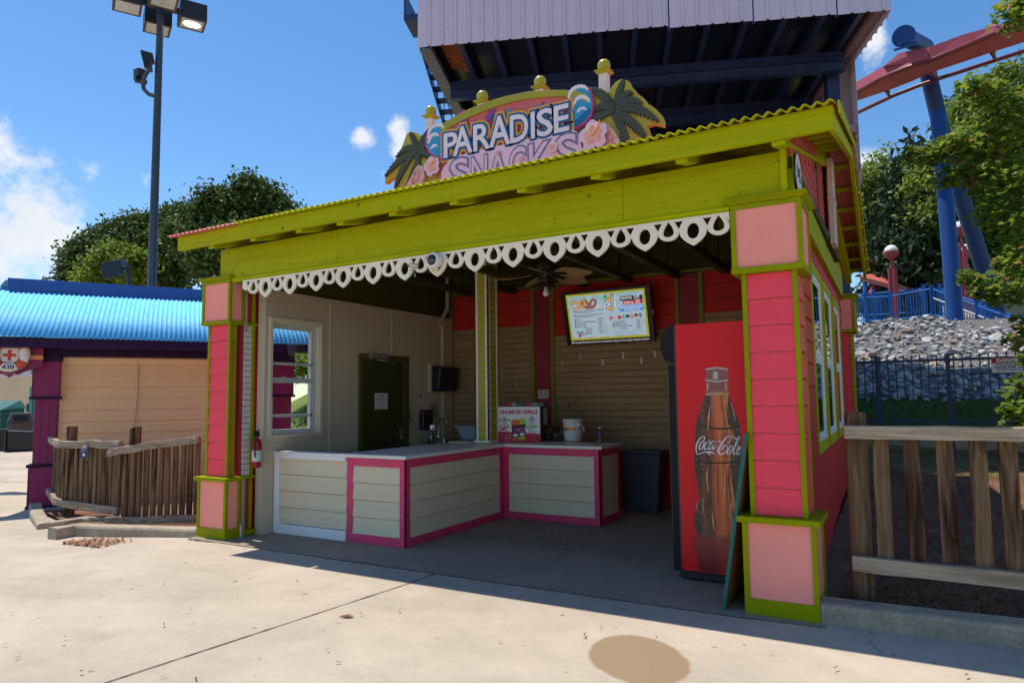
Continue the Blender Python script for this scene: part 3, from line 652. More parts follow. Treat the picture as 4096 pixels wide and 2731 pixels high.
# ---------------------------------------------------------------- right wall with three windows
RWF = FrZ((-.095, 0, 0), (-.0165, 1, 0), (1, .0165, 0), (0, 0, 1))
WINS = [(1.42, 2.32), (2.64, 3.60), (4.02, 5.02)]
wl_ = MB(RWF)
segs = [(.40, 1.36), (2.38, 2.58), (3.66, 3.96), (5.08, 5.64)]
for a, c in segs: lap(wl_, a, c, 1.02, 2.85, .19, 0)
lap(wl_, .40, 5.64, .09, 1.02, .19, 0); lap(wl_, .40, 5.64, 2.66, 2.85, .19, 0.0005)
wl_.box(.40, 5.64, -.10, 0, 0, 1.02, 0)
for a, c in segs: wl_.box(a, c, -.10, 0, 1.02, 2.85)
RW = part('side_wall', wl_, RED, K)
bt = MB(RWF); bt.box(.46, 5.64, .0, .018, 0, .085); bt.box(.46, .50, .0, .02, .09, 2.84); part('wall_trim', bt, PINKTRIM, RW, bevel=.002)
def sash_window(F, a, c, z0, z1, parent, fm, gm, casing=None, cw=.07, name='window', blind=True):
    fr = MB(F); w = .045
    fr.box(a, a + w, -.05, .012, z0, z1); fr.box(c - w, c, -.05, .012, z0, z1); fr.box(a + w, c - w, -.05, .013, z1 - w, z1); fr.box(a + w, c - w, -.05, .02, z0, z0 + w)
    zm = (z0 + z1) / 2
    fr.box(a + w, c - w, -.045, .009, zm - .03, zm + .03)
    for za, zb, o in ((zm + .03, z1 - w, 0), (z0 + w, zm - .03, -.003)):
        fr.box(a + w, a + w + .025, -.04 + o, .007 + o, za, zb); fr.box(c - w - .025, c - w, -.04 + o, .007 + o, za, zb)
        fr.box(a + w + .025, c - w - .025, -.04 + o, .007 + o, za, za + .025); fr.box(a + w + .025, c - w - .025, -.04 + o, .007 + o, zb - .025, zb)
    wobj = part(name, fr, fm, parent, bevel=.002)
    for za, zb, o in ((zm + .05, z1 - w - .02, .004), (z0 + w + .02, zm - .05, .001)):
        g = MB(F); g.box(a + w + .01, c - w - .01, o - .003, o, za, zb); part('pane', g, gm, wobj)
    if casing:
        k = MB(F); k.box(a - cw, a - .002, 0, .022, z0 - .1, z1 + .085); k.box(c + .002, c + cw, 0, .022, z0 - .1, z1 + .085); k.box(a - .002, c + .002, 0, .021, z1 + .002, z1 + .085); k.box(a - .002, c + .002, 0, .021, z0 - .1, z0 - .002)
        part('casing', k, casing, wobj, bevel=.003)
    return wobj
BLIND = paint('grey insect screen', (.10, .105, .10), .7, .2, 30, .3, 200)
for a, c in WINS:
    wo = sash_window(RWF, a, c, 1.09, 2.585, K, WHITE, GLASSM, LIME)
    s_ = MB(RWF); s_.box(a + .05, c - .05, -.06, -.055, 1.12, 1.82); part('screen', s_, BLIND, wo)
    s_ = MB(RWF); s_.box(a + .05, c - .05, -.07, -.066, 1.84, 2.55); part('shade', s_, paint('dark shade cloth', (.03, .035, .04), .8), wo)
# ---------------------------------------------------------------- interior walls
LWF = Fr((-5.83, 0, 0), (0, 1, 0), (1, 0, 0))
lw = MB(LWF)
a0, a1 = .40, 4.13
lw.box(a0, .50, -.12, 0, 0, 2.79); lw.box(.50, 1.25, -.12, 0, 0, 1.10); lw.box(.50, 1.25, -.12, 0, 2.43, 2.79); lw.box(1.25, a1, -.12, 0, 0, 2.79)
LW = part('left_wall', lw, BEIGE, K)
tr = MB(LWF); tr.box(a0, a1, 0, .018, 2.745, 2.80); tr.box(1.422, 1.445, 0, .012, 0, 2.745); tr.box(2.645, 2.668, 0, .012, 2.14, 2.745); tr.box(3.86, 4.13, 0, .05, 0, 2.79)
part('batten', tr, BEIGE, LW, bevel=.002)
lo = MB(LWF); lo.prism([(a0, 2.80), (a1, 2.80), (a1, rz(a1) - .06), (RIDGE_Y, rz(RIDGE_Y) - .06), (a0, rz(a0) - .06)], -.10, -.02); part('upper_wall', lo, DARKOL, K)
lo = MB(Fr((-6.145, 0, 0), (0, 1, 0), (-1, 0, 0))); lo.prism([(.09, 3.22), (5.6, 3.22), (5.6, rz(5.6) - .06), (RIDGE_Y, rz(RIDGE_Y) - .06), (.09, rz(.09) - .06)], -.03, 0); part('gable', lo, SHING, K)
ow = MB(Fr((-6.02, 0, 0), (0, -1, 0), (-1, 0, 0)))
# outer left wall skin
ow.box(-5.6, -1.28, 0, .02, 0, 2.85); ow.box(-.47, -.34, 0, .02, 0, 2.85); ow.box(-1.28, -.47, 0, .02, 0, 1.08); ow.box(-1.28, -.47, 0, .02, 2.45, 2.85)
part('outer_wall', ow, RED, K)
# window in the left wall
wf = MB(LWF)
w_c = MB(LWF); w_c.box(.455, .50, 0, .022, 1.075, 2.48); w_c.box(1.25, 1.295, 0, .022, 1.075, 2.48); w_c.box(.5, 1.25, 0, .021, 2.435, 2.48); w_c.box(.5, 1.25, 0, .021, 1.075, 1.10)
w_c.box(.5, 1.25, -.19, -.001, 1.10, 1.112); w_c.box(.5, 1.25, -.19, -.001, 2.42, 2.434); w_c.box(1.238, 1.25, -.19, -.001, 1.112, 2.42); w_c.box(.5, .508, -.19, -.001, 1.112, 2.42)
LWIN = part('window', w_c, CREAM, K, bevel=.002)
sf = MB(Fr((-5.83, 0, 0), (0, 1, 0), (1, 0, 0)))
sf.box(.508, .54, -.10, -.05, 1.115, 2.42); sf.box(1.205, 1.238, -.10, -.05, 1.115, 2.42); sf.box(.54, 1.205, -.10, -.05, 2.36, 2.42); sf.box(.54, 1.205, -.10, -.045, 1.115, 1.165)
for z in (1.945, 1.325): sf.box(.54, 1.205, -.098, -.06, z - .016, z + .016)
for z0, z1 in ((1.715, 1.775),): sf.box(.54, 1.205, -.098, -.045, z0, z1)
sf.box(1.168, 1.205, -.095, -.06, 1.165, 2.36); sf.box(.54, .56, -.095, -.06, 1.165, 2.36)
part('sash', sf, paint('grey vinyl sash', (.50, .53, .53), .4, .06), LWIN, bevel=.003)
g = MB(LWF); g.box(.55, 1.18, -.082, -.079, 1.16, 2.37); part('pane', g, GLASS, LWIN)
l_ = MB(LWF)
for a in (.72, 1.0): l_.box(a, a + .05, -.06, -.03, 1.776, 1.792)
part('latch', l_, GALV, LWIN, bevel=.002)
# door in the left wall
df = MB(LWF); df.box(1.957, 2.03, 0, .03, 0, 2.127); df.box(2.90, 3.017, 0, .03, 0, 2.127); df.box(2.03, 2.90, 0, .03, 2.055, 2.127)
DO = part('door', df, paint('olive door frame', (.085, .085, .012), .5, .1), K, bevel=.003)
d = MB(LWF); d.box(2.034, 2.896, .001, .014, 0.01, 2.05); part('door_leaf', d, DOOR, DO)
d = MB(LWF); d.box(2.14, 2.50, .03, .075, 2.07, 2.135); d.tube([(2.26, .07, 2.06), (2.32, .16, 2.035), (2.68, .05, 2.01)], .008, 8); part('door_closer', d, GALV, DO, bevel=.003)
d = MB(LWF); d.box(2.82, 2.87, .014, .026, .93, 1.10); d.tube([(2.845, .02, 1.02), (2.845, .065, 1.02), (2.70, .07, 1.02)], .011, 10); part('door_handle', d, STEEL, DO)
# back wall
yb = 4.15
BK = MB(FRONT); BK.box(-5.83, -.24, -yb - .12, -yb - .012, 0, 3.78)
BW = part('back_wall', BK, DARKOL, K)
def slats(mb, x0, x1, z0, z1, h, y, d=.012, gap=.007):
    n = int((z1 - z0) / h)
    for i in range(n + 1):
        a = z0 + i * h; b = min(a + h - gap, z1)
        if b - a > .01: mb.box(x0, x1, -y, -y + d, a, b)
m = MB(FRONT); slats(m, -5.77, -4.335, .76, 2.60, .093, yb); slats(m, -3.95, -2.102, .76, 2.42, .093, yb); slats(m, -1.722, -.2, .76, 2.60, .093, yb)
part('slatwall', m, SLAT, BW)
m = MB(FRONT); lap(m, -5.77, -4.335, 2.60, 3.16, .19, -yb - .01, lip=.02); lap(m, -3.95, -2.102, 2.42, 3.17, .19, -yb - .01, lip=.02); lap(m, -1.722, -.2, 2.60, 3.17, .19, -yb - .01, lip=.02)
part('red_siding', m, RED, BW)
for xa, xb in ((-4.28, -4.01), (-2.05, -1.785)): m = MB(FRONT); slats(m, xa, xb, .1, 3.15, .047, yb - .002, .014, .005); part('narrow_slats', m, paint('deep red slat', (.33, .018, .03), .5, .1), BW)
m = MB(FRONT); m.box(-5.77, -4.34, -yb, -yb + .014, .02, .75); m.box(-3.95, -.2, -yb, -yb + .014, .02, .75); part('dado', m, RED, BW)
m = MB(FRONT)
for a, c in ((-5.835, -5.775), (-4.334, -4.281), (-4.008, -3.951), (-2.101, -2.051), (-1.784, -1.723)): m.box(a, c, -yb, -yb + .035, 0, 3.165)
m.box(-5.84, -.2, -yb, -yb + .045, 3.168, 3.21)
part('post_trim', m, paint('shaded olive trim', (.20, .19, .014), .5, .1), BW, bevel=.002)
m = MB(FRONT)
for x, z in ((-3.93, 1.36), (-3.74, 1.36), (-3.93, 1.06), (-3.74, 1.07)): m.box(x, x + .025, -yb + .012, -yb + .016, z, z + .03)
part('patch', m, BLACK, BW)
# right inner wall skin and slab edge
m = MB(); m.box(-.235, -.20, .5, 4.1, 0, 3.2); part('inner_wall', m, BEIGE, K)
m = MB(); m.box(-6.05, -.62, 5.86, 5.95, 0, 3.35); part('rear_wall', m, RED, K)
# pipes
m = MB(); m.tube([(-5.78, 3.97, 3.5), (-5.78, 3.97, 2.96), (-5.78, 3.93, 2.90), (-5.785, 3.74, 2.66)], .034, 12); m.tube([(-5.78, 3.97, 2.93), (-5.78, 3.97, 2.90)], .04, 12); part('drain_pipe', m, paint('pvc pipe', (.55, .50, .40), .4, .05), K, smooth='auto')
# counter-top slatted post
PF = [(Fr((-4.351, 2.56, 0), (1, 0, 0), (0, -1, 0)), .214), (Fr((-4.137, 2.56, 0), (0, 1, 0), (1, 0, 0)), .26), (Fr((-4.351, 2.82, 0), (0, -1, 0), (-1, 0, 0)), .26), (Fr((-4.137, 2.82, 0), (-1, 0, 0), (0, 1, 0)), .214)]
pm = MB(); pm.box(-4.33, -4.158, 2.58, 2.80, .935, 3.4); SP = part('slatted_post', pm, DARKOL, K)
pl = MB(); pt = MB()
for F, L in PF:
    pl.F = pt.F = F; w = .05
    for i in range(26):
        z = .965 + i * .0935; pl.box(w + .002, L - w - .002, -.022, -.008, z, z + .084)
    pt.box(0, w, -.022, 0, .96, 3.3); pt.box(L - w, L, -.022, 0, .96, 3.3); pt.box(-.01, L + .01, -.01, .012, .93, .96)
ps = MB(PF[0][0])
for i in range(25): ps.box(.053, PF[0][1] - .053, -.022, -.006, 1.0505 + i * .0935, 1.0565 + i * .0935)
part('slot_insert', ps, paint('pale slot insert', (.6, .57, .5), .4, .05), SP)
part('slats', pl, paint('yellow green slat', (.40, .36, .02), .5, .1), SP); part('corner_trim', pt, IVORY, SP, bevel=.002)
# ---------------------------------------------------------------- low white panel
lp = MB(Fr((-6.03, .55, 0), (1, 0, 0), (0, -1, 0)))
lap(lp, .27, 1.315, .11, .845, .19, -.03, lip=.014, gap=.007); LP = part('low_panel', lp, CREAMW, K)
m = MB(Fr((-6.03, .55, 0), (1, 0, 0), (0, -1, 0))); m.box(.21, .295, -.05, .0, 0, .845); m.box(.295, 1.315, -.05, -.002, 0.0, .108); m.box(.21, 1.315, -.09, .01, .846, .905); m.box(.21, 1.315, -.12, .02, .9055, .922)
part('panel_frame', m, WHITE, LP, bevel=.002)
# ---------------------------------------------------------------- L-shaped counter
CO = thing('service_counter', 'L shaped snack counter with cream clapboard panels framed in magenta trim', 'counter', (-3.9, 2.0, 0))
cf_ = [(Fr((-4.71, .57, 0), (1, 0, 0), (0, -1, 0)), .797), (Fr((-3.913, .57, 0), (0, 1, 0), (1, 0, 0)), 1.963), (Fr((-3.913, 2.533, 0), (1, 0, 0), (0, -1, 0)), 1.317), (Fr((-2.596, 2.533, 0), (0, 1, 0), (1, 0, 0)), .64)]
pb = MB(); pb.box(-4.67, -3.96, .62, 3.15, 0, .88); pb.box(-3.96, -2.645, 2.59, 3.13, 0, .88); part('carcass', pb, CREAM, CO)
for i, (F, L) in enumerate(cf_):
    m = MB(F); lap(m, .07, L - .07, .085, .80, .19, -.016, lip=.012, gap=.006); part('panel', m, CREAMW, CO)
    t = MB(F); w = .078
    x0 = 0 if i != 2 else .0
    t.box(x0, w, -.018, 0.0, 0, .885); t.box(L - w, L, -.018, 0.0, 0, .885); t.box(w, L - w, -.018, -.001, 0, .085); t.box(w, L - w, -.018, -.001, .80, .885)
    part('trim', t, PINKTRIM, CO, bevel=.003)
tp = MB()
def slab(poly, z0, z1):
    n = len(poly); tp.add([(x, y, z0) for x, y in poly] + [(x, y, z1) for x, y in poly], [tuple(range(n))[::-1], tuple(range(n, 2 * n))] + [(i, (i + 1) % n, (i + 1) % n + n, i + n) for i in range(n)])
slab([(-4.78, .535), (-3.885, .535), (-3.885, 2.498), (-3.9, 3.2), (-4.78, 3.2)], .888, .925)
slab([(-3.882, 2.498), (-2.56, 2.498), (-2.56, 3.2), (-3.897, 3.2)], .888, .925)
part('counter_top', tp, paint('off white laminate', (.74, .70, .62), .35, .04, 3, .06), CO, bevel=.006)
# ================================================================ things in and on the kiosk
# ---- ceiling fan
FN = thing('ceiling_fan', 'bronze ceiling fan with woven leaf blades hanging inside the kiosk', 'ceiling fan', (-3.2, 2.4, 3.55))
m = MB(); m.lathe([(.02, 3.55), (.06, 3.54), (.07, 3.50), (.03, 3.46), (.018, 3.45), (.018, 3.20), (.05, 3.18), (.085, 3.165)], (-3.2, 2.4, 0), 24); part('downrod', m, BLACK, FN, smooth='auto')
m = MB(); m.lathe([(.08, 3.17), (.125, 3.15), (.13, 3.06), (.11, 3.03), (.07, 3.01), (.06, 2.96), (.08, 2.94), (.075, 2.905)], (-3.2, 2.4, 0), 28); part('motor', m, paint('dark bronze', (.025, .02, .016), .4, .1), FN, smooth='auto')
WOV = paint('woven rattan blade', (.42, .26, .10), .6, .15, 60, .5, 130)
for k, (ang, tip) in enumerate(((-8, 0), (62, 0), (137, 0), (205, 0), (-75, 0))):
    a = math.radians(ang); ex = np.array((math.cos(a), math.sin(a), -.10)); ey = np.array((-math.sin(a), math.cos(a), -.34))
    m = MB(FrZ((-3.2, 2.4, 3.02), ex, ey / np.linalg.norm(ey), (0, 0, 1)))
    pts = []
    for i in range(13):
        t = i / 12; pts.append((.17 + .50 * t, .125 * math.sin(math.pi * min(t * .93 + .07, 1) ** .85) + .004))
    up = pts + [(x, -y) for x, y in reversed(pts)]
    n = len(up); m.add([(x, y, .0) for x, y in up] + [(x, y, .008) for x, y in up], [tuple(range(n)), tuple(range(2 * n - 1, n - 1, -1))] + [(i, (i + 1) % n, (i + 1) % n + n, i + n) for i in range(n)])
    b = part('blade', m, WOV, FN)
    m2 = MB(m.F); m2.hexa([(.09, -.02, -.006), (.30, -.04, -.006), (.30, .04, -.006), (.09, .02, -.006)], [(.09, -.02, -.001), (.30, -.03, -.001), (.30, .03, -.001), (.09, .02, -.001)]); part('blade_arm', m2, BLACK, b)
m = MB(); m.lathe([(.05, 2.92), (.10, 2.885), (.145, 2.835), (.14, 2.832), (.095, 2.88), (.04, 2.91)], (-3.2, 2.4, 0), 28); part('lamp_shade', m, paint('bronze shade', (.07, .055, .03), .35, .1), FN, smooth='auto')
m = MB(); m.lathe([(.018, 2.86), (.02, 2.82), (.036, 2.79), (.04, 2.765), (.03, 2.742), (.005, 2.735)], (-3.2, 2.4, 0), 18); part('bulb', m, paint('white bulb glass', (.8, .78, .72), .2, .02), FN, smooth=True)
m = MB(); m.tube([(-3.08, 2.34, 2.86), (-3.08, 2.34, 2.70)], .002, 5); m.ball((-3.08, 2.34, 2.695), .008, 8); part('pull_chain', m, GALV, FN)
# ---- tilted menu screen
TVF = FrZ((-3.0173, 3.9, 2.6244), (1, -.0078, 0), (0, -math.cos(math.radians(15)), -math.sin(math.radians(15))), (0, -math.sin(math.radians(15)), math.cos(math.radians(15))))
TV = thing('menu_screen', 'tilted wall screen showing the pretzel and drinks menu with a lime border', 'screen', (-3.017, 4.0, 2.624))
m = MB(TVF); m.box(-.663, .663, -.055, -.004, -.384, .384); part('housing', m, paint('screen housing', (.02, .012, .016), .35, .1), TV, bevel=.006)
m = MB(TVF); m.box(-.25, .25, -.17, -.056, -.2, .2); part('bracket', m, BLACK, TV)
m = MB(TVF); m.tube([(.10, -.06, .38), (.13, -.05, .45)], .004, 6); m.tube([(.19, -.06, .38), (.18, -.05, .45)], .004, 6); part('cable', m, BLACK, TV)
X0, X1, Z0, Z1 = -.588, .588, -.318, .345
def tv(u, v): return X0 + (X1 - X0) * u, Z1 - (Z1 - Z0) * v
E = lambda n, c, s=.62: emit('screen ' + n, c, s)
ELIME = E('lime', (.45, .42, .02)); EBLUE = E('pale blue', (.46, .60, .72)); EDK = E('maroon ink', (.10, .012, .02)); EGY = E('grey ink', (.22, .24, .28)); EW = E('white', (.9, .9, .9)); EBK = E('black', (.01, .01, .014)); ERED = E('red', (.55, .015, .03)); EAZ = E('azure', (.08, .30, .85)); EBR = E('pretzel brown', (.22, .055, .015)); ETAN = E('tan dough', (.55, .26, .07)); EAQ = E('aqua wash', (.30, .55, .58)); EORG = E('cheddar', (.70, .38, .20)); EGR = E('green', (.04, .35, .04)); EYE = E('yellow', (.75, .50, .03)); EPK = E('magenta', (.45, .03, .25)); EDB = E('deep teal ink', (.02, .13, .22))
m = MB(TVF); m.box(X0, X1, -.004, -.001, Z0, Z1); part('border', m, ELIME, TV)
m = MB(TVF)
edge = []
for k in range(41):
    t = k / 40; edge.append((t, 0))
pg = [tv(.025 + .95 * t, .045 + .006 * math.sin(t * 37)) for t in np.linspace(0, 1, 30)] + [tv(.973 + .004 * math.sin(t * 29), .05 + .9 * t) for t in np.linspace(0, 1, 20)] + [tv(.975 - .95 * t, .955 + .006 * math.sin(t * 31)) for t in np.linspace(0, 1, 30)] + [tv(.025 + .004 * math.sin(t * 23), .95 - .9 * t) for t in np.linspace(0, 1, 20)]
m.prism(pg, -.001, 0); PG = part('page', m, EBLUE, TV)
m = MB(TVF)
for a, b, c_, d_ in ((.03, .05, .30, .16), (.33, .06, .62, .14), (.64, .05, .97, .10), (.03, .14, .14, .30), (.45, .13, .60, .26), (.62, .2, .70, .3)):
    m.prism([tv(a, b), tv(c_, b + .01), tv(c_ - .04, d_), tv(a + .02, d_ + .02)], 0, .0004)
part('watercolour', m, EAQ, PG)
def pretzel(cu, cv, su, sv, mats, rot=0):
    m = MB(TVF); pts = [(-.15, .95), (.2, .45), (.75, -.1), (.95, -.6), (.55, -.95), (.1, -.6), (0, -.1), (0, .1), (-.1, -.6), (-.55, -.95), (-.95, -.6), (-.75, -.1), (-.2, .45), (.15, .95)]
    loop = [(.45, .75), (-.1, .2), (-.5, -.6), (-.95, -.55), (-1, .1), (-.65, .8), (0, 1.0), (.65, .8), (1, .1), (.95, -.55), (.5, -.6), (.1, .2), (-.45, .75)]
    P = [tv(cu + su * x, cv + sv * y) for x, y in loop]
    m.ribbon(P, [.02] + [.036] * 11 + [.02], .0008, .0016, 0); m.ribbon(P, [.006] + [.012] * 11 + [.006], .0018, .0022, 1)
    return part('pretzel', m, mats, PG)
pretzel(.155, .205, .082, .095, [ETAN, E('golden', (.75, .45, .18))]); pretzel(.295, .21, .085, .10, [EBR, E('cinnamon', (.45, .16, .06))])
m = MB(TVF); m.prism([tv(.07, .25), tv(.145, .25), tv(.135, .345), tv(.08, .345)], .0024, .003, 0); x, z = tv(.1075, .25); m.disc(x, z, .044, .012, .0024, .0034, mi=1); mq = MB(TVF); x, z = tv(.41, .30); mq.disc(x, z, .035, .026, .001, .0016, mi=0); part('icing_swirl', mq, E('dip', (.72, .62, .50)), PG)
part('dip_cup', m, [E('cup', (.50, .42, .36)), E('dip', (.72, .62, .50))], PG)
m = MB(TVF)
x, z = tv(.565, .27); m.disc(x, z, .072, .092, .001, .0016, mi=0); m.disc(x, z + .03, .062, .055, .0017, .002, mi=1, a0=0, a1=180); m.disc(x, z - .03, .062, .055, .0017, .002, mi=1, a0=180, a1=360)
m.box(x - .078, x + .078, .0022, .0026, z - .045, z + .045, 2)
for i in range(4): m.box(x - .07 + i * .038, x - .05 + i * .038, .0027, .003, z - .06 + .01 * (i % 2), z + .06, 3 if i % 2 else 4)
m.box(x - .066, x + .066, .0031, .0033, z - .03, z + .03, 2); m.text('ICEE', x, z - .026, .052, .0034, .0036, 5, 'c', .03, wmax=.125)
x2, z2 = tv(.555, .12)
for i, ch in enumerate('MIX'): m.text(ch, x2 - .075 + i * .027, z2 - .02 + i * .008, .05, .002, .0024, (6, 7, 1)[i], 'l', .03)
m.text('it', x2 + .005, z2 + .005, .03, .002, .0024, 6, 'l', .02)
for i, ch in enumerate('UP!'): m.text(ch, x2 + .025 + i * .025, z2 + .004 - i * .006, .05, .002, .0024, (8, 6, 1)[i], 'l', .03)
part('slush_logo', m, [EBK, EYE, EW, EAZ, ERED, EDB, EGR, EPK, EPK], PG)
m = MB(TVF)
def pill(u0, u1, v0, v1, mi):
    a, z1_ = tv(u0, v0); b, z0_ = tv(u1, v1); r = (z1_ - z0_) / 2
    m.prism([(a + r + r * math.cos(t), z0_ + r + r * math.sin(t)) for t in np.linspace(math.pi / 2, 1.5 * math.pi, 10)] + [(b, z0_), (b, z1_)], .001, .0016, mi)
pill(.685, .968, .125, .225, 0); pill(.72, .968, .228, .305, 1); pill(.665, .968, .325, .445, 2)
def T(s_, u, v, h, mi, al='l', wu=None, bold=.012, o=.0018):
    a, z = tv(u, v); m.text(s_, a, z, h, o, o + .0003, mi, al, bold, wmax=(wu * (X1 - X0) if wu else None))
T('ICEE BOTTLE', .695, .19, .030, 3, 'l', .145, .03); T('13.49', .865, .175, .032, 3, 'l', .065, .03); T('170-280 Cal', .868, .21, .016, 3, 'l', .062)
T('$ ICEE Cup', .735, .285, .028, 3, 'l', .12, .03); T('9.49', .88, .272, .028, 3, 'l', .05, .03); T('130-210 Cal', .872, .30, .014, 3, 'l', .06)
T('BOTTLE REFILLS $5.99', .685, .385, .028, 3, 'l', .27, .03); T('All Season Long!', .73, .43, .024, 3, 'l', .19, .02)
part('price_tabs', m, [EBK, ERED, EAZ, EW], PG)
m = MB(TVF)
rows = [('Gourmet Salted Pretzel', .385, '11.49', '750', 'Served with Tostitos Cheese'), ('Gourmet Cinnamon Pretzel', .478, '11.49', '390', 'Served with Vanilla Frosting'), ('Churro', .57, '8.49', '200', None), ('Tostitos Cheese Nachos', .622, '8.49', '630', None), ('Popcorn Bag', .672, '9.49', '430', None), ('Cotton Candy', .722, '9.49', '430', None)]
for s_, v, p_, c_, sub_ in rows:
    T('$', .075, v, .026, 0, 'l', None, .03); T(s_, .094, v, .025, 0, 'l', min(.0118 * len(s_), .285)); T(p_, .385, v, .025, 0, 'l', .048); T(c_, .442, v, .022, 1, 'l', .026, 0)
    if sub_: T(sub_, .095, v + .032, .017, 0, 'l', .22, .006)
for s_, v, p_, c_ in (('Goliath', .775, '12.49', '400-920'), ('Regular', .825, '11.49', '300-810'), ('Kiddie', .875, '10.49', '170-380')):
    T(s_, .215, v, .025, 0, 'l', .0118 * len(s_)); T(p_, .378, v, .025, 0, 'l', .05); T(c_, .44, v, .02, 1, 'l', .055, 0)
T('$', .198, .875, .026, 0, 'l', None, .03); T('cal', .442, .35, .015, 1, 'l', None, 0)
for s_, v, p_, c_ in (('Large Drink', .665, '7.99', '0-490'), ('Regular Drink', .715, '7.49', '0-320'), ('Bottled Water', .765, '6.49', '0'), ('Two for', .815, '10.00', '0')):
    T(s_, .59 if v < .7 else .585 if v < .75 else .655 if v < .8 else .66, v, .026, 0, 'l', .012 * len(s_)); T(p_, .855, v, .026, 0, 'l', .05); T(c_, .912, v, .022, 1, 'l', None, 0)
T('$', .565, .715, .028, 0, 'l', None, .03); T('$', .565, .765, .028, 0, 'l', None, .03); T('DASANI', .585, .765, .024, 2, 'l', .064, .0); T('cal', .912, .62, .015, 1, 'l', None, 0)
for k, s_ in enumerate(('2,000 calories a day is used for general nutrition advice, but calorie', 'needs vary. Additional nutrition information is available upon request.', 'Trademarks are the property of their respective owners.', 'All rights reserved.')): T(s_, .57, .86 + .027 * k, .012, 1, 'l', .35 if k < 2 else .28, 0)
T('dippin', .085, .86, .05, 2, 'l', .10, .02); T("dots", .14, .905, .03, 2, 'l', .05, .02)
a, z = tv(.125, .885); m.disc(a, z - .012, .022, .022, .0022, .0026, mi=3)
part('menu_lettering', m, [EDK, EGY, EDB, ERED], PG)
m = MB(TVF)
for k, (c_, nm) in enumerate(((0, 'Coca'), (None, 'Coke'), (0, ''), (1, 'Sprite'), (2, ''), (0, ''), (2, ''), (3, 'pibb'))):
    a, z = tv(.555 + .052 * k, .565 - .003 * k)
    if c_ is not None: m.disc(a, z, .027, .027, .001, .0016, mi=c_)
    if k == 4: m.disc(a, z, .026, .026, .0017, .002, mi=5, a0=200, a1=340)
    if k == 5: m.prism([(a - .016, z + .012), (a + .016, z + .012), (a, z - .014)], .0017, .002, 4)
    if k == 6: m.disc(a, z, .026, .026, .0017, .002, mi=6, a0=200, a1=340)
    if nm: m.text(nm, a, z - .007, .016, .002, .0023, 4 if c_ is not None else 0, 'c', .01, wmax=.044)
part('drink_badges', m, [ERED, EGR, EBK, E('dark red', (.16, .01, .015)), EW, EAZ, EYE], PG)
m = MB(TVF); m.text('$0.99 surcharge will be added to each order due to increased labor & supply costs. Does not apply to dining plan redemptions.', 0, -.362, .030, .0005, .001, 0, 'c', .004, wmax=1.17); part('surcharge_line', m, E('white line', (.75, .75, .75)), TV)
m = MB(TVF); m.box(.664, .672, -.04, -.01, -.02, .03); part('side_button', m, WHITE, TV)
# ---- drinks cooler with bottle picture on its side
CL = thing('drinks_cooler', 'tall black drinks cooler whose red side shows a cola bottle', 'cooler', (-.75, 1.0, 0))
m = MB(); m.box(-1.12, -.36, .65, 1.40, .07, 2.10); part('cabinet', m, BLACK, CL, bevel=.006)
m = MB(); m.box(-1.098, -.365, .642, .6495, .085, 2.098); RP = part('side_panel', m, paint('glossy red panel', (.76, .008, .014), .35, .04, 1.5, .03, 40, spec=.25), CL)
m = MB(); m.box(-1.175, -1.122, .655, 1.39, .075, 1.76)
m.box(-1.185, -1.176, .68, 1.37, .4, 1.72, 1); part('glass_door', m, [paint('matt black', None), GLASSM], CL, bevel=.004)
m = MB(Fr((0, 0, 0), (1, 0, 0), (0, 1, 0)))
hp = [(-1.121, 1.77), (-1.17, 1.78), (-1.205, 1.82), (-1.228, 1.88), (-1.235, 1.94), (-1.225, 2.0), (-1.195, 2.06), (-1.15, 2.10), (-1.121, 2.105)]
m.prism(hp, .652, 1.39); part('header', m, paint('matt black', (.014, .014, .015), .65, .1, spec=.2), CL)
m = MB(); m.box(-1.13, -.38, .67, 1.38, .02, .07)
for x in (-1.1, -.43):
    for y in (.69, 1.33): m.box(x, x + .05, y, y + .04, 0, .02)
part('plinth', m, BLACK, CL)
BF = Fr((0, .642, 0), (1, 0, 0), (0, -1, 0))
LB = [(-0.858, 1.709), (-0.852, 1.725), (-0.821, 1.733), (-0.765, 1.735), (-0.705, 1.729), (-0.679, 1.72), (-0.676, 1.7), (-0.68, 1.681), (-0.676, 1.664), (-0.673, 1.648), (-0.675, 1.622), (-0.683, 1.609), (-0.68, 1.576), (-0.677, 1.541), (-0.675, 1.518), (-0.666, 1.471), (-0.652, 1.422), (-0.633, 1.367), (-0.613, 1.312), (-0.602, 1.258), (-0.597, 1.204), (-0.597, 1.139), (-0.594, 1.063), (-0.595, 0.999), (-0.601, 0.934), (-0.61, 0.858), (-0.622, 0.772), (-0.636, 0.696), (-0.638, 0.653), (-0.634, 0.621), (-0.627, 0.579), (-0.625, 0.536), (-0.627, 0.483), (-0.635, 0.44), (-0.648, 0.407), (-0.656, 0.387), (-0.707, 0.372), (-0.815, 0.362), (-0.869, 0.366), (-0.946, 0.376), (-0.97, 0.388), (-0.986, 0.427), (-0.992, 0.471), (-0.99, 0.52), (-0.977, 0.565), (-0.958, 0.61), (-0.947, 0.655), (-0.947, 0.721), (-0.956, 0.798), (-0.967, 0.875), (-0.975, 0.953), (-0.971, 1.02), (-0.964, 1.098), (-0.958, 1.165), (-0.952, 1.232), (-0.944, 1.288), (-0.927, 1.344), (-0.907, 1.4), (-0.888, 1.456), (-0.871, 1.495), (-0.861, 1.523), (-0.858, 1.551), (-0.855, 1.585), (-0.852, 1.613), (-0.863, 1.622), (-0.864, 1.641), (-0.857, 1.66), (-0.854, 1.68)]
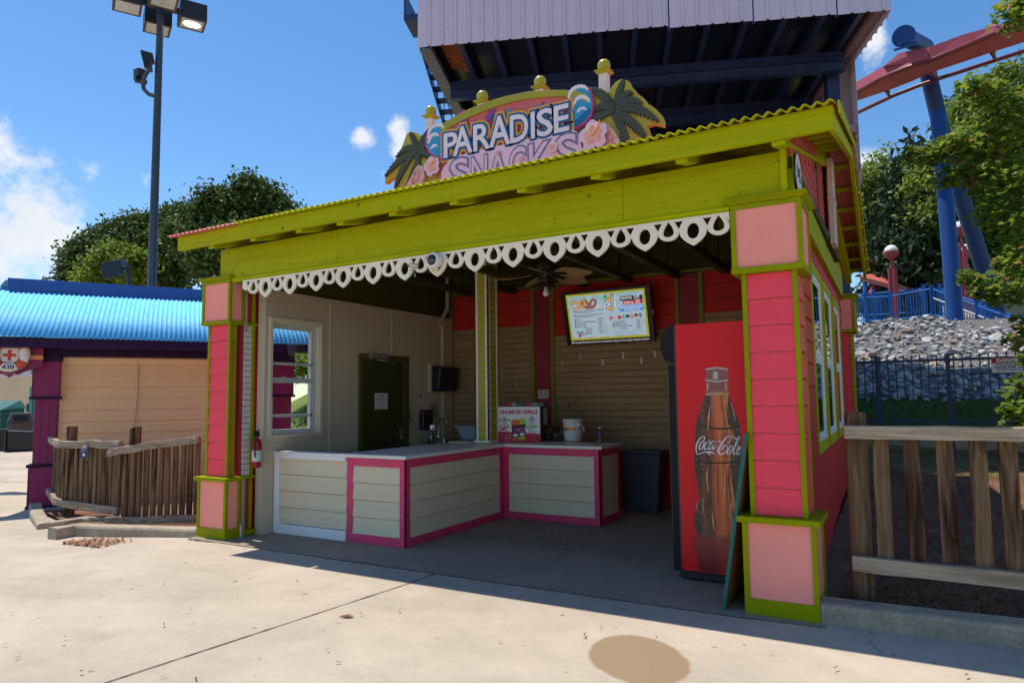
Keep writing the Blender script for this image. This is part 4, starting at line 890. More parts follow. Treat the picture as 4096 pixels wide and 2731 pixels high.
def bottle_mat(name, mul):
    """printed picture of a cola bottle: clear neck, amber drink with bands, droplets and highlights"""
    m, t, N, L, P = node_mat(name); tc = N.new('ShaderNodeTexCoord')
    sx = N.new('ShaderNodeSeparateXYZ'); L.new(tc.outputs['Object'], sx.inputs[0])
    n = N.new('ShaderNodeTexNoise'); n.inputs['Scale'].default_value = 14; n.inputs['Detail'].default_value = 6; mp = N.new('ShaderNodeMapping'); mp.inputs['Scale'].default_value = (1.6, 1, .28); L.new(tc.outputs['Object'], mp.inputs[0]); L.new(mp.outputs[0], n.inputs['Vector'])
    mr_ = N.new('ShaderNodeMapRange'); L.new(sx.outputs[0], mr_.inputs[0]); mr_.inputs[1].default_value = BX0; mr_.inputs[2].default_value = BX1
    ad = N.new('ShaderNodeMath'); ad.operation = 'MULTIPLY_ADD'; L.new(n.outputs[0], ad.inputs[0]); ad.inputs[1].default_value = .34; L.new(mr_.outputs[0], ad.inputs[2])
    su = N.new('ShaderNodeMath'); su.operation = 'SUBTRACT'; L.new(ad.outputs[0], su.inputs[0]); su.inputs[1].default_value = .17
    r = N.new('ShaderNodeValToRGB'); e = r.color_ramp.elements; e[0].position = .0; e[0].color = (.03, .012, .008, 1); e[1].position = 1; e[1].color = (.012, .008, .006, 1)
    for p_, c_ in ((.14, (.02, .008, .006, 1)), (.24, (.17, .035, .014, 1)), (.36, (.04, .010, .007, 1)), (.46, (.50, .06, .014, 1)), (.60, (.74, .16, .025, 1)), (.70, (.30, .04, .010, 1)), (.76, (.70, .24, .05, 1)), (.82, (.03, .01, .006, 1))):
        x = e.new(p_); x.color = c_
    L.new(su.outputs[0], r.inputs[0])
    v = N.new('ShaderNodeTexVoronoi'); v.inputs['Scale'].default_value = 55; L.new(tc.outputs['Object'], v.inputs['Vector'])
    vr = N.new('ShaderNodeMapRange'); L.new(v.outputs['Distance'], vr.inputs[0]); vr.inputs[1].default_value = .20; vr.inputs[2].default_value = .36; vr.inputs[3].default_value = .6; vr.inputs[4].default_value = 0
    n2 = N.new('ShaderNodeTexNoise'); n2.inputs['Scale'].default_value = 11; L.new(tc.outputs['Object'], n2.inputs['Vector'])
    vm = N.new('ShaderNodeMath'); vm.operation = 'MULTIPLY'; L.new(vr.outputs[0], vm.inputs[0]); nr = N.new('ShaderNodeMapRange'); L.new(n2.outputs[0], nr.inputs[0]); nr.inputs[1].default_value = .46; nr.inputs[2].default_value = .62; L.new(nr.outputs[0], vm.inputs[1])
    mx = N.new('ShaderNodeMix'); mx.data_type = 'RGBA'; L.new(vm.outputs[0], mx.inputs[0]); L.new(r.outputs[0], mx.inputs[6]); mx.inputs[7].default_value = (.60, .30, .18, 1)
    if mul:
        m2 = N.new('ShaderNodeMix'); m2.data_type = 'RGBA'; m2.inputs[0].default_value = .82; L.new(mx.outputs[2], m2.inputs[6]); m2.inputs[7].default_value = (.26, .004, .018, 1); L.new(m2.outputs[2], P.inputs['Base Color'])
    else: L.new(mx.outputs[2], P.inputs['Base Color'])
    P.inputs['Roughness'].default_value = .25
    return m
BX0 = min(p[0] for p in LB) + .75; BX1 = max(p[0] for p in LB) + .75
m = MB(BF); m.prism(LB, 0, .0012, 0); BO = part('bottle_picture', m, bottle_mat('cola bottle print', 0), RP)
m = MB(BF)
m.prism([(-0.852, 1.721), (-0.766, 1.729), (-0.681, 1.715), (-0.681, 1.684), (-0.679, 1.642), (-0.685, 1.611), (-0.681, 1.541), (-0.679, 1.525), (-0.751, 1.531), (-0.859, 1.528), (-0.852, 1.613), (-0.857, 1.641), (-0.85, 1.686)], .0013, .0018, 0)
for q in ([(-0.855, 1.723), (-0.765, 1.734), (-0.679, 1.718), (-0.678, 1.706), (-0.766, 1.72), (-0.855, 1.71)], [(-0.861, 1.638), (-0.769, 1.62), (-0.675, 1.631), (-0.678, 1.618), (-0.77, 1.608), (-0.858, 1.624)], [(-0.848, 1.602), (-0.834, 1.601), (-0.841, 1.543), (-0.85, 1.543)], [(-0.704, 1.604), (-0.694, 1.604), (-0.689, 1.541), (-0.698, 1.541)], [(-0.794, 1.695), (-0.756, 1.698), (-0.758, 1.633), (-0.797, 1.634)]): m.prism(q, .0019, .0023, 1)
m.prism([(-0.861, 1.526), (-0.773, 1.531), (-0.677, 1.523), (-0.673, 1.51), (-0.752, 1.502), (-0.862, 1.505)], .0019, .0023, 2)
part('bottle_neck', m, [paint('print clear neck', (.30, .10, .075), .3, .25, 60), paint('print glass highlight', (.46, .50, .44), .3, .2, 60), paint('print froth', (.50, .30, .14), .3, .2, 80)], RP)
m = MB(BF)
for q, w in (([(-0.913, 1.266), (-0.838, 1.242), (-0.751, 1.235), (-0.664, 1.242), (-0.599, 1.26)], .014), ([(-0.968, 0.97), (-0.881, 0.961), (-0.76, 0.962), (-0.663, 0.972), (-0.597, 0.988)], .012)): m.ribbon(q, w, .0013, .0017, 0)
for q, w in (([(-0.901, 0.38), (-0.814, 0.376), (-0.717, 0.385), (-0.653, 0.4)], .010),): m.ribbon(q, w, .0013, .0018, 1)
for q, w in (([(-0.783, 0.938), (-0.786, 0.796), (-0.797, 0.621)], .006), ([(-0.685, 0.952), (-0.699, 0.822), (-0.691, 0.65)], .008), ([(-0.7, 1.422), (-0.692, 1.345), (-0.687, 1.268)], .007)): m.ribbon(q, w, .0013, .0017, 0)
for q, w in (([(-0.902, 0.669), (-0.916, 0.591), (-0.897, 0.516)], .016), ([(-0.801, 1.5), (-0.815, 1.422), (-0.807, 1.345)], .010), ([(-0.742, 1.169), (-0.729, 1.081), (-0.715, 1.027)], .012), ([(-0.952, 0.644), (-0.963, 0.599), (-0.955, 0.556)], .014)): m.ribbon(q, [w * .4, w, w * .3], .0018, .0021, 2)
for q, w in (([(-0.826, 1.422), (-0.844, 1.322), (-0.852, 1.211)], .010), ([(-0.667, 1.455), (-0.646, 1.378), (-0.628, 1.29)], .006), ([(-0.86, 0.924), (-0.874, 0.835), (-0.865, 0.726)], .010), ([(-0.735, 0.918), (-0.732, 0.798), (-0.742, 0.646)], .008), ([(-0.84, 0.575), (-0.837, 0.488), (-0.829, 0.424)], .010)): m.ribbon(q, [w * .3, w, w * .3], .0018, .0022, 3)
part('bottle_detail', m, [paint('print dark band', (.012, .006, .005), .3, .1), paint('print green base', (.05, .10, .06), .3, .2, 50), paint('print soft highlight', (.34, .16, .12), .3, .3, 60), paint('print amber glint', (.85, .42, .20), .3, .3, 60)], RP)
m = MB(BF); m.prism([(-0.97, 0.381), (-0.869, 0.364), (-0.656, 0.383), (-0.645, 0.344), (-0.654, 0.268), (-0.665, 0.183), (-0.675, 0.106), (-0.962, 0.073), (-0.969, 0.161), (-0.989, 0.246), (-0.994, 0.322)], .0002, .0008); part('reflection_picture', m, bottle_mat('bottle reflection print', 1), RP)
m = MB(BF)
def script(m, f, mi, o0, o1, k):
    for q, w in f: m.ribbon(q, [x * k for x in w], o0, o1, mi, 8)
CC1 = [([(-0.889, 1.144), (-0.883, 1.154), (-0.882, 1.167), (-0.892, 1.171), (-0.908, 1.162), (-0.926, 1.145), (-0.942, 1.118), (-0.952, 1.088), (-0.954, 1.056), (-0.949, 1.034), (-0.941, 1.026), (-0.923, 1.031), (-0.903, 1.04)], [40, 44, 34, 26, 44, 52, 56, 54, 50, 40, 36, 36, 40]), ([(-0.903, 1.039), (-0.884, 1.045), (-0.858, 1.046), (-0.834, 1.046), (-0.816, 1.038), (-0.797, 1.026)], [40, 44, 54, 62, 46, 8]), ([(-0.867, 1.043), (-0.854, 1.035), (-0.851, 1.025), (-0.841, 1.035), (-0.832, 1.042)], [10, 50, 20, 40, 10])]
CC2 = [([(-0.894, 1.135), (-0.909, 1.123), (-0.923, 1.097), (-0.929, 1.076), (-0.924, 1.064), (-0.911, 1.07), (-0.897, 1.089), (-0.888, 1.113), (-0.886, 1.133), (-0.894, 1.135)], [24, 44, 56, 56, 36, 36, 44, 46, 36, 24]), ([(-0.888, 1.113), (-0.864, 1.124), (-0.844, 1.138)], [14, 16, 16]),
       ([(-0.847, 1.116), (-0.838, 1.125), (-0.838, 1.138), (-0.851, 1.135), (-0.871, 1.114), (-0.887, 1.085), (-0.886, 1.068), (-0.874, 1.068), (-0.854, 1.084), (-0.837, 1.104)], [40, 40, 28, 34, 50, 60, 50, 40, 26, 16]), ([(-0.795, 1.137), (-0.812, 1.136), (-0.83, 1.117), (-0.848, 1.091), (-0.851, 1.071), (-0.84, 1.07), (-0.822, 1.091), (-0.804, 1.117), (-0.793, 1.139)], [26, 34, 48, 58, 46, 36, 40, 44, 30]), ([(-0.79, 1.139), (-0.809, 1.104), (-0.82, 1.08), (-0.819, 1.069), (-0.804, 1.077), (-0.779, 1.104)], [54, 58, 60, 44, 36, 8]), ([(-0.769, 1.134), (-0.753, 1.135)], [62, 62])]
CC3 = [([(-0.698, 1.136), (-0.695, 1.124), (-0.677, 1.137), (-0.67, 1.16), (-0.674, 1.173), (-0.691, 1.175), (-0.71, 1.162), (-0.734, 1.131), (-0.759, 1.093), (-0.774, 1.058), (-0.769, 1.037), (-0.752, 1.031), (-0.729, 1.04), (-0.709, 1.06), (-0.702, 1.083), (-0.706, 1.102), (-0.72, 1.102), (-0.736, 1.083), (-0.744, 1.063)], [24, 26, 26, 24, 24, 28, 50, 72, 88, 92, 80, 60, 44, 34, 28, 28, 40, 60, 20]), ([(-0.673, 1.173), (-0.659, 1.175), (-0.643, 1.165), (-0.629, 1.15)], [20, 30, 44, 60]),
       ([(-0.664, 1.103), (-0.679, 1.095), (-0.697, 1.069), (-0.706, 1.045), (-0.7, 1.034), (-0.685, 1.042), (-0.668, 1.067), (-0.661, 1.089), (-0.664, 1.103)], [24, 40, 56, 56, 40, 36, 44, 40, 24]), ([(-0.663, 1.082), (-0.642, 1.091), (-0.62, 1.119), (-0.611, 1.147), (-0.606, 1.166), (-0.614, 1.172), (-0.625, 1.146), (-0.639, 1.104), (-0.655, 1.062), (-0.656, 1.036), (-0.644, 1.037), (-0.631, 1.052)], [10, 14, 18, 24, 34, 30, 44, 54, 58, 50, 34, 20]), ([(-0.602, 1.159), (-0.609, 1.147), (-0.616, 1.144)], [34, 30, 12]),
       ([(-0.603, 1.099), (-0.615, 1.09), (-0.628, 1.066), (-0.634, 1.041), (-0.626, 1.035), (-0.615, 1.052), (-0.603, 1.08)], [20, 34, 44, 44, 30, 30, 34]), ([(-0.602, 1.103), (-0.612, 1.067), (-0.617, 1.042), (-0.613, 1.033), (-0.602, 1.055)], [34, 44, 44, 34, 10])]
script(m, CC1 + CC2 + CC3, 0, .0024, .003, .10629 * .00169)
part('script_logo', m, paint('white print', (.80, .80, .80), .3, .03), RP)
# ---- leaning plywood board, bin
PLY = MB(); b0 = np.array((-.64, .0, 0.0)); b1 = np.array((-.60, .62, 0.0)); lean = np.array((.20, .015, 1.235)); th_v = np.array((.019, 0, -.003))
PLY.hexa([b0, b1, b1 + th_v, b0 + th_v], [b0 + lean, b1 + lean, b1 + lean + th_v, b0 + lean + th_v])
pb_ = thing('plywood_board', 'plywood sheet with teal painted edges leaning against the right pillar', 'board', (-.62, .3, 0))
part('sheet', PLY, OSB, pb_)
m = MB(); q = np.array((0, -.0015, 0)); r_ = np.array((0, .004, 0))
m.hexa([b0 + q + (-.002, 0, 0), b0 + r_ + (-.002, 0, 0), b0 + r_ + th_v * 1.15, b0 + q + th_v * 1.15], [b0 + q + lean + (-.002, 0, 0), b0 + r_ + lean + (-.002, 0, 0), b0 + r_ + lean + th_v * 1.15, b0 + q + lean + th_v * 1.15])
part('painted_edge', m, TEALE, pb_)
BN = thing('waste_bin', 'slim dark grey rubbish bin standing at the end of the counter', 'bin', (-2.48, 3.85, 0))
m = MB(); m.hexa([(-2.74, 3.66, .0), (-2.29, 3.66, .0), (-2.29, 3.94, .0), (-2.74, 3.94, .0)], [(-2.76, 3.63, .76), (-2.22, 3.63, .76), (-2.22, 3.96, .76), (-2.76, 3.96, .76)]); part('tub', m, paint('slate plastic', (.055, .065, .085), .5, .1), BN, bevel=.02)
m = MB(); m.box(-2.775, -2.205, 3.615, 3.975, .76, .80); part('rim', m, paint('slate plastic', None), BN, bevel=.012)
# ---- things on the counter
PX = thing('promo_box', 'white counter display box reading unlimited refills beside the slatted post', 'display box', (-3.84, 2.95, .926))
pe = np.array((.944, .329, 0)); pe /= np.linalg.norm(pe); PFm = FrZ((-4.111, 2.746, 0), pe, (pe[1], -pe[0], 0), (0, 0, 1))
z0p, z1p = .928, 1.388
m = MB(PFm); m.box(.0, .557, -.30, 0, z0p, z1p); m.box(.06, .60, -.32, -.10, z1p, z1p + .055, 1); BXo = part('box', m, [WHITE, BLACK], PX, bevel=.002)
m = MB(PFm); m.box(.5575, .561, -.30, -.002, z0p, z1p); part('dark_side', m, BLACK, PX)
pr = lambda c: paint('print ' + c[0], c[1], .5, .06)
m = MB(PFm)
m.prism([(.0, z0p), (.557, z0p), (.557, z0p + .105), (.0, z0p + .145)], .0005, .001, 0)
def PT(s_, a, z, h, mi, al='c', w=None, b=.02): m.text(s_, a, z, h, .001, .0013, mi, al, b, wmax=w)
PT('UNLIMITED REFILLS', .275, z1p - .092, .047, 0, 'c', .50, .045)
PT('ALL', .085, z1p - .155, .034, 1, 'c', .055, .02); PT('SEASON', .085, z1p - .192, .034, 1, 'c', .152, .02); PT('ALL', .448, z1p - .155, .034, 1, 'c', .055, .02); PT('DAY', .448, z1p - .192, .034, 1, 'c', .08, .02)
PT('ORANGE', .085, z1p - .217, .014, 2, 'c', .066); PT('BOTTLE ONLY', .085, z1p - .234, .014, 2, 'c', .11); PT('GREEN', .448, z1p - .217, .014, 3, 'c', .056); PT('BOTTLE ONLY', .448, z1p - .234, .014, 3, 'c', .11)
PT('$', .012, z1p - .278, .032, 2, 'l'); PT('34', .036, z1p - .297, .054, 2, 'l', .062, .03); PT('99', .102, z1p - .283, .040, 2, 'l', .05, .03)
PT('$', .380, z1p - .278, .032, 3, 'l'); PT('19', .404, z1p - .297, .054, 3, 'l', .058, .03); PT('99', .466, z1p - .283, .040, 3, 'l', .05, .03)
PT('0-350 cal per bottle', .085, z1p - .326, .012, 1, 'c', .11, 0); PT('$1.99 Refills on', .448, z1p - .326, .015, 1, 'c', .10, .01); PT('Return Visits', .448, z1p - .346, .015, 1, 'c', .09, .01); PT('0-350 cal per bottle', .448, z1p - .372, .012, 1, 'c', .11, 0)
m.disc(.128, z0p + .055, .038, .044, .0015, .002, mi=4); m.disc(.128, z0p + .055, .036, .042, .002, .0024, mi=0); m.text('Coca-Cola', .128, z0p + .047, .016, .0026, .003, 4, 'c', .0, wmax=.06)
for i in range(3): m.box(.02 + i * .036, .05 + i * .036, .001, .0014, z0p + .155, z0p + .167, 0); m.disc(.035 + i * .036, z0p + .172, .008, .006, .001, .0014, mi=0)
part('lettering', m, [pr(('crimson', (.50, .01, .05))), pr(('ink', (.012, .012, .014))), pr(('red ink', (.48, .02, .02))), pr(('leaf green', (.10, .36, .03))), WHITE], BXo)
for cx, cm, nm, dz in ((.232, (.72, .13, .015), 'orange', 0), (.318, (.34, .62, .02), 'lime', .012)):
    m = MB(PFm); o = .0025 if nm == 'lime' else .0045; zb = z0p + .02 + dz
    m.prism([(cx - .040, zb), (cx + .040, zb), (cx + .054, zb + .215), (cx + .062, zb + .235), (cx + .05, zb + .258), (cx + .03, zb + .275), (cx, zb + .281), (cx - .03, zb + .275), (cx - .05, zb + .258), (cx - .062, zb + .235), (cx - .054, zb + .215)], o, o + .001, 0)
    m.prism([(cx - .044, zb + .04), (cx + .044, zb + .04), (cx + .053, zb + .20), (cx - .053, zb + .20)], o + .001, o + .0014, 1)
    m.box(cx - .006, cx + .006, o + .001, o + .0014, zb + .26, zb + .325, 2); m.prism([(cx - .018, zb + .09), (cx + .012, zb + .09), (cx + .02, zb + .165), (cx - .026, zb + .165)], o + .0016, o + .002, 3); m.disc(cx, zb + .07, .034, .022, o + .0016, o + .002, mi=2)
    m.F = FrZ(tuple(PFm[0] + PFm[1] * (cx + .036) + np.array((0, 0, zb + .16))), (0, 0, -1), PFm[2], PFm[1]); m.text('2024', -.0, -.004, .017, o + .0022, o + .0026, 2, 'l', .02); m.F = PFm
    part('cup_picture', m, [pr((nm, cm)), pr(('dark cup wrap', (.03, .012, .03))), pr(('straw white', (.65, .65, .66))), pr(('purple slush', (.30, .03, .12)))], BXo)
m = MB(PFm)
for i in range(7): m.box(.09 + i * .071, .15 + i * .071, -.099, -.098, z1p + .012, z1p + .045, i % 4)
part('brand_strip', m, [pr(('crimson', None)), pr(('strip grey', (.35, .33, .30))), pr(('strip green', (.05, .16, .08))), pr(('strip dark', (.04, .04, .05)))], BXo)
BU = thing('frosting_bucket', 'white plastic bucket with an orange frosting label standing on the counter', 'bucket', (-3.30, 3.30, .925))
c = (-3.30, 3.32, .926)
m = MB(); m.lathe([(.10, 0), (.112, .006), (.128, .235), (.134, .236), (.134, .244), (.129, .246), (.131, .262), (.136, .263), (.137, .288), (.129, .288), (.118, .02)], c, 36); part('pail', m, paint('milky plastic', (.66, .65, .62), .35, .03), BU, smooth='auto')
m = MB(); m.lathe([(.0, .245), (.132, .285)], c, 8)
def wrap(m, cc, r0, r1, a0, a1, z0, z1, mi, n=14, off=.001):
    vs = []; fs = []
    for i in range(n + 1):
        t = math.radians(a0 + (a1 - a0) * i / n)
        for z in (z0, z1):
            r = r0 + (r1 - r0) * (z - 0) / .24 + off; vs.append((cc[0] + r * math.cos(t), cc[1] + r * math.sin(t), cc[2] + z))
    for i in range(n): fs.append((2 * i, 2 * i + 2, 2 * i + 3, 2 * i + 1))
    m.add(vs, fs, mi)
m = MB(); wrap(m, c, .111, .128, -127, -47, .075, .185, 0); wrap(m, c, .111, .128, -118, -48, .145, .183, 1, off=.0016); wrap(m, c, .111, .128, -66, -48, .095, .15, 1, off=.0017); wrap(m, c, .111, .128, -123, -70, .135, .139, 2, off=.0018); wrap(m, c, .111, .128, -120, -105, .085, .1, 2, off=.0018); wrap(m, c, .111, .128, -78, -68, .135, .165, 3, off=.002)
for i in range(6): wrap(m, c, .111, .128, -123, -95 + 3 * (i % 3), .104 + i * .005, .106 + i * .005, 2, off=.0018)
LBm = part('label', m, [pr(('label white', (.7, .68, .64))), pr(('label orange', (.78, .28, .03))), pr(('ink', None)), pr(('icing', (.75, .6, .35)))], BU, fix=False)
mt = MB(FrZ((c[0] - .055, c[1] - .1135, c[2] + .147), (.93, -.30, 0), (-.30, -.93, 0), (0, 0, 1))); mt.text('Dawn', 0, 0, .026, 0, .001, 0, 'c', .02, wmax=.062); part('brand_text', mt, pr(('ink', None)), LBm)
m = MB(); wrap(m, c, .111, .128, -35, -15, .05, .175, 0); part('warning_panel', m, pr(('ink', None)), BU, fix=False)
m = MB(); m.tube([(c[0] + .12, c[1] - .06, c[2] + .235), (c[0] + .155, c[1] - .05, c[2] + .21), (c[0] + .175, c[1] - .03, c[2] + .17), (c[0] + .165, c[1] - .01, c[2] + .13), (c[0] + .15, c[1] + .02, c[2] + .12)], .005, 8); m.box(c[0] + .105, c[0] + .13, c[1] - .08, c[1] - .05, c[2] + .2, c[2] + .245); part('handle', m, WHITE, BU, smooth='auto')
WB = thing('water_bottle', 'small clear water bottle with a blue label near the counter end', 'bottle', (-2.782, 3.0, .925))
c = (-2.80, 3.05, .926); k = .92
m = MB(); m.lathe([(.024, 0), (.031, .006), (.031, .02), (.028, .03), (.031, .04), (.028, .05), (.031, .06), (.029, .075), (.031, .085), (.031, .135), (.028, .15), (.018, .168), (.0125, .178), (.0125, .185)], c, 24); part('body', m, glass('clear plastic', (.82, .86, .88), .06, .8), WB, smooth=True)
m = MB(); m.lathe([(.0315, .098), (.0315, .132)], c, 24); part('label', m, paint('blue label', (.03, .09, .36), .4, .3, 40), WB, smooth=True)
m = MB(); m.lathe([(.0145, .182), (.0145, .198), (.013, .2)], c, 18); part('lid', m, WHITE, WB, smooth='auto')
# crumpled clear bag
bag = MB(); rr = np.random.default_rng(3)
n, mm = 22, 12
vs = []; fs = []
for i in range(mm + 1):
    t = math.pi * i / mm
    for k_ in range(n):
        a = 2 * math.pi * k_ / n; r = 1 + .22 * rr.standard_normal() * math.sin(t)
        vs.append((-3.66 + .15 * r * math.sin(t) * math.cos(a) + .07 * (1 - math.cos(t)) * .5, 3.33 + .07 * r * math.sin(t) * math.sin(a), .93 + max(0, .10 + .115 * r * math.cos(t) - .25 * max(0, .15 * math.sin(t) * math.cos(a)))))
for i in range(mm):
    for k_ in range(n): fs.append((i * n + k_, i * n + (k_ + 1) % n, (i + 1) * n + (k_ + 1) % n, (i + 1) * n + k_))
bag.add(vs, fs); tag(part('plastic_bag', bag, glass('cloudy film', (.70, .66, .60), .25, .9), loc=(-3.66, 3.33, .925)), 'crumpled clear plastic bag lying beside the white bucket', 'bag')
TB = thing('wash_tub', 'grey blue plastic wash tub behind the slatted post on the counter', 'tub', (-4.6, 2.95, .925))
m = MB(); m.hexa([(-4.70, 2.75, .95), (-4.36, 2.75, .95), (-4.36, 3.05, .95), (-4.70, 3.05, .95)], [(-4.76, 2.70, 1.12), (-4.36, 2.70, 1.12), (-4.36, 3.10, 1.12), (-4.76, 3.10, 1.12)]); part('basin', m, paint('grey blue plastic', (.20, .26, .31), .45, .08), TB, bevel=.02)
m = MB(); m.box(-4.785, -4.36, 2.68, 2.702, 1.115, 1.135); m.box(-4.785, -4.763, 2.703, 3.12, 1.115, 1.135); part('rim', m, paint('grey blue plastic', None), TB, bevel=.006)
m = MB(); m.box(-4.70, -4.36, 2.45, 3.15, .926, .945); tag(part('cutting_board', m, paint('pale board', (.55, .48, .38), .6), loc=(-4.6, 2.8, .926), bevel=.004), 'pale flat board lying on the counter under the wash tub', 'board')
# ---- things on the left wall
TD = thing('towel_dispenser', 'dark paper towel dispenser high on the beige wall', 'dispenser', (-5.78, 3.78, 1.8))
m = MB(LWF); m.box(3.50, 4.03, .002, .06, 1.60, 2.03); part('back', m, BEIGE, TD, bevel=.01)
m = MB(LWF); m.hexa([(3.52, .06, 1.62), (4.02, .06, 1.62), (4.02, .20, 1.62), (3.52, .20, 1.62)], [(3.52, .06, 2.02), (4.02, .06, 2.02), (4.02, .25, 1.99), (3.52, .25, 1.99)]); part('cover', m, BLACK, TD, bevel=.03)
SD = thing('soap_dispenser', 'black soap dispenser under the safety notice by the door', 'dispenser', (-5.78, 3.4, 1.2))
m = MB(LWF); m.box(3.28, 3.53, .002, .10, 1.04, 1.34); part('case', m, BLACK, SD, bevel=.025); m = MB(LWF); m.box(3.36, 3.45, .1, .13, 1.06, 1.12); part('lever', m, CHAR, SD, bevel=.008)
PAPER = paint('printer paper', (.62, .60, .57), .7, .03)
n_ = thing('door_notice', 'white printed sheet taped to the olive door', 'notice', (-5.81, 2.41, 1.48))
m = MB(LWF); m.box(2.275, 2.552, .0145, .0155, 1.369, 1.595); sh = part('sheet', m, PAPER, n_)
m = MB(LWF); m.box(2.37, 2.46, .0156, .0159, 1.56, 1.568); m.box(2.385, 2.445, .0156, .0159, 1.54, 1.545); m.box(2.30, 2.53, .0156, .0159, 1.503, 1.510, 1); part('print', m, [pr(('ink', None)), pr(('ochre ink', (.35, .2, .05)))], sh)
n_ = thing('safety_notice', 'small white PPE sticker on the wall above the soap dispenser', 'notice', (-5.82, 3.33, 1.5))
m = MB(LWF); m.box(3.27, 3.39, .001, .0018, 1.44, 1.58); sh = part('sheet', m, PAPER, n_); m = MB(LWF); m.text('PPE', 3.33, 1.535, .038, .002, .0023, 0, 'c', .03, wmax=.09); m.box(3.285, 3.375, .002, .0023, 1.517, 1.527); m.box(3.30, 3.36, .002, .0023, 1.48, 1.486); m.box(3.30, 3.35, .002, .0023, 1.465, 1.47); part('print', m, pr(('ink', None)), sh)
n_ = thing('wall_notice', 'faded pinkish notice sheet below the towel dispenser', 'notice', (-5.82, 3.67, 1.32)); m = MB(LWF); m.box(3.56, 3.778, .001, .002, 1.215, 1.418); sh = part('sheet', m, paint('faded paper', (.36, .28, .24), .7), n_); m = MB(LWF)
for i in range(7): m.box(3.59, 3.74 - .02 * (i % 3), .0021, .0024, 1.38 - i * .022, 1.388 - i * .022)
part('print', m, paint('faded ink', (.25, .12, .10), .7), sh)
n_ = thing('light_switch', 'grey light switch plate beside the olive door', 'switch', (-5.82, 3.09, 1.25)); m = MB(LWF); m.box(3.052, 3.139, .001, .008, 1.18, 1.314); pl_ = part('plate', m, GALV, n_, bevel=.002); m = MB(LWF); m.box(3.085, 3.105, .008, .02, 1.235, 1.26); part('toggle', m, WHITE, pl_)
FX = thing('fire_extinguisher', 'small red fire extinguisher with black hose hung by the left pillar', 'extinguisher', (-5.86, .385, .85))
c = (-5.80, .285, .76)
m = MB(); m.lathe([(.045, 0), (.052, .01), (.052, .27), (.045, .30), (.022, .325), (.016, .33), (.016, .36)], c, 24); part('cylinder', m, paint('red enamel', (.30, .01, .015), .3, .06), FX, smooth='auto')
m = MB(); m.lathe([(.0528, .07), (.0528, .19)], c, 24); part('label', m, PAPER, FX)
m = MB(); m.box(c[0] - .02, c[0] + .02, c[1] - .02, c[1] + .02, c[2] + .34, c[2] + .40); m.tube([(c[0], c[1] - .02, c[2] + .40), (c[0] + .07, c[1] - .03, c[2] + .42)], .008, 8); m.tube([(c[0], c[1] - .02, c[2] + .38), (c[0] + .03, c[1] - .07, c[2] + .40), (c[0] + .045, c[1] - .075, c[2] + .3), (c[0] + .045, c[1] - .06, c[2] + .12)], .010, 8); part('valve_and_hose', m, BLACK, FX, smooth='auto')
FT = MB(); FT.tube([(-5.62, 3.5, .95), (-5.62, 3.5, 1.12), (-5.60, 3.5, 1.18), (-5.54, 3.5, 1.20), (-5.48, 3.5, 1.18), (-5.47, 3.5, 1.13)], .012, 10); FT.lathe([(.03, .93), (.03, .955), (.014, .96)], (-5.62, 3.5, 0), 16)
sk = thing('hand_sink', 'dim steel hand sink with a curved tap below the notices', 'sink', (-5.62, 3.5, .9)); part('tap', FT, STEEL, sk, smooth='auto'); m = MB(); m.box(-5.80, -5.35, 3.28, 3.75, .80, .93); part('basin', m, STEEL, sk, bevel=.02)
SB = thing('spray_bottle', 'clear spray bottle with white trigger behind the counter top', 'bottle', (-4.72, 2.1, .925)); c = (-4.74, 2.13, .926)
m = MB(); m.lathe([(.036, 0), (.04, .01), (.04, .10), (.03, .15), (.014, .18), (.014, .195)], c, 20); part('body', m, glass('hazy plastic', (.6, .64, .62), .2, .8), SB, smooth='auto'); m = MB(); m.lathe([(.016, .19), (.016, .21)], c, 14); m.box(c[0] - .012, c[0] + .05, c[1] - .012, c[1] + .012, c[2] + .21, c[2] + .245); m.tube([(c[0] + .03, c[1], c[2] + .215), (c[0] + .04, c[1], c[2] + .18)], .005, 6); part('trigger', m, WHITE, SB)
# ---- back wall bits
n_ = thing('card_notice', 'white torn card stuck on the deep red slat strip', 'notice', (-4.15, 4.13, 1.55)); m = MB(FRONT); m.box(-4.24, -4.06, -4.131, -4.129, 1.49, 1.62); sh = part('sheet', m, PAPER, n_); m = MB(FRONT)
for i in range(6): m.box(-4.225, -4.16, -4.1289, -4.1285, 1.60 - i * .015, 1.606 - i * .015); m.box(-4.14, -4.08, -4.1289, -4.1285, 1.60 - i * .018, 1.606 - i * .018)
part('print', m, pr(('soft ink', (.15, .15, .15))), sh)
ph = thing('wall_phone', 'beige wall box with handset on the deep red slat strip', 'phone', (-4.15, 4.1, 1.2)); m = MB(FRONT); m.box(-4.22, -4.06, -4.13, -4.05, 1.06, 1.36); part('case', m, paint('grey beige plastic', (.36, .33, .28), .45), ph, bevel=.025); m = MB(FRONT); m.box(-4.20, -4.13, -4.05, -4.02, 1.10, 1.34); part('handset', m, GALV, ph, bevel=.012); m = MB(FRONT); m.box(-4.195, -4.135, -4.0195, -4.019, 1.19, 1.225); part('label', m, PAPER, ph)
hk0 = None
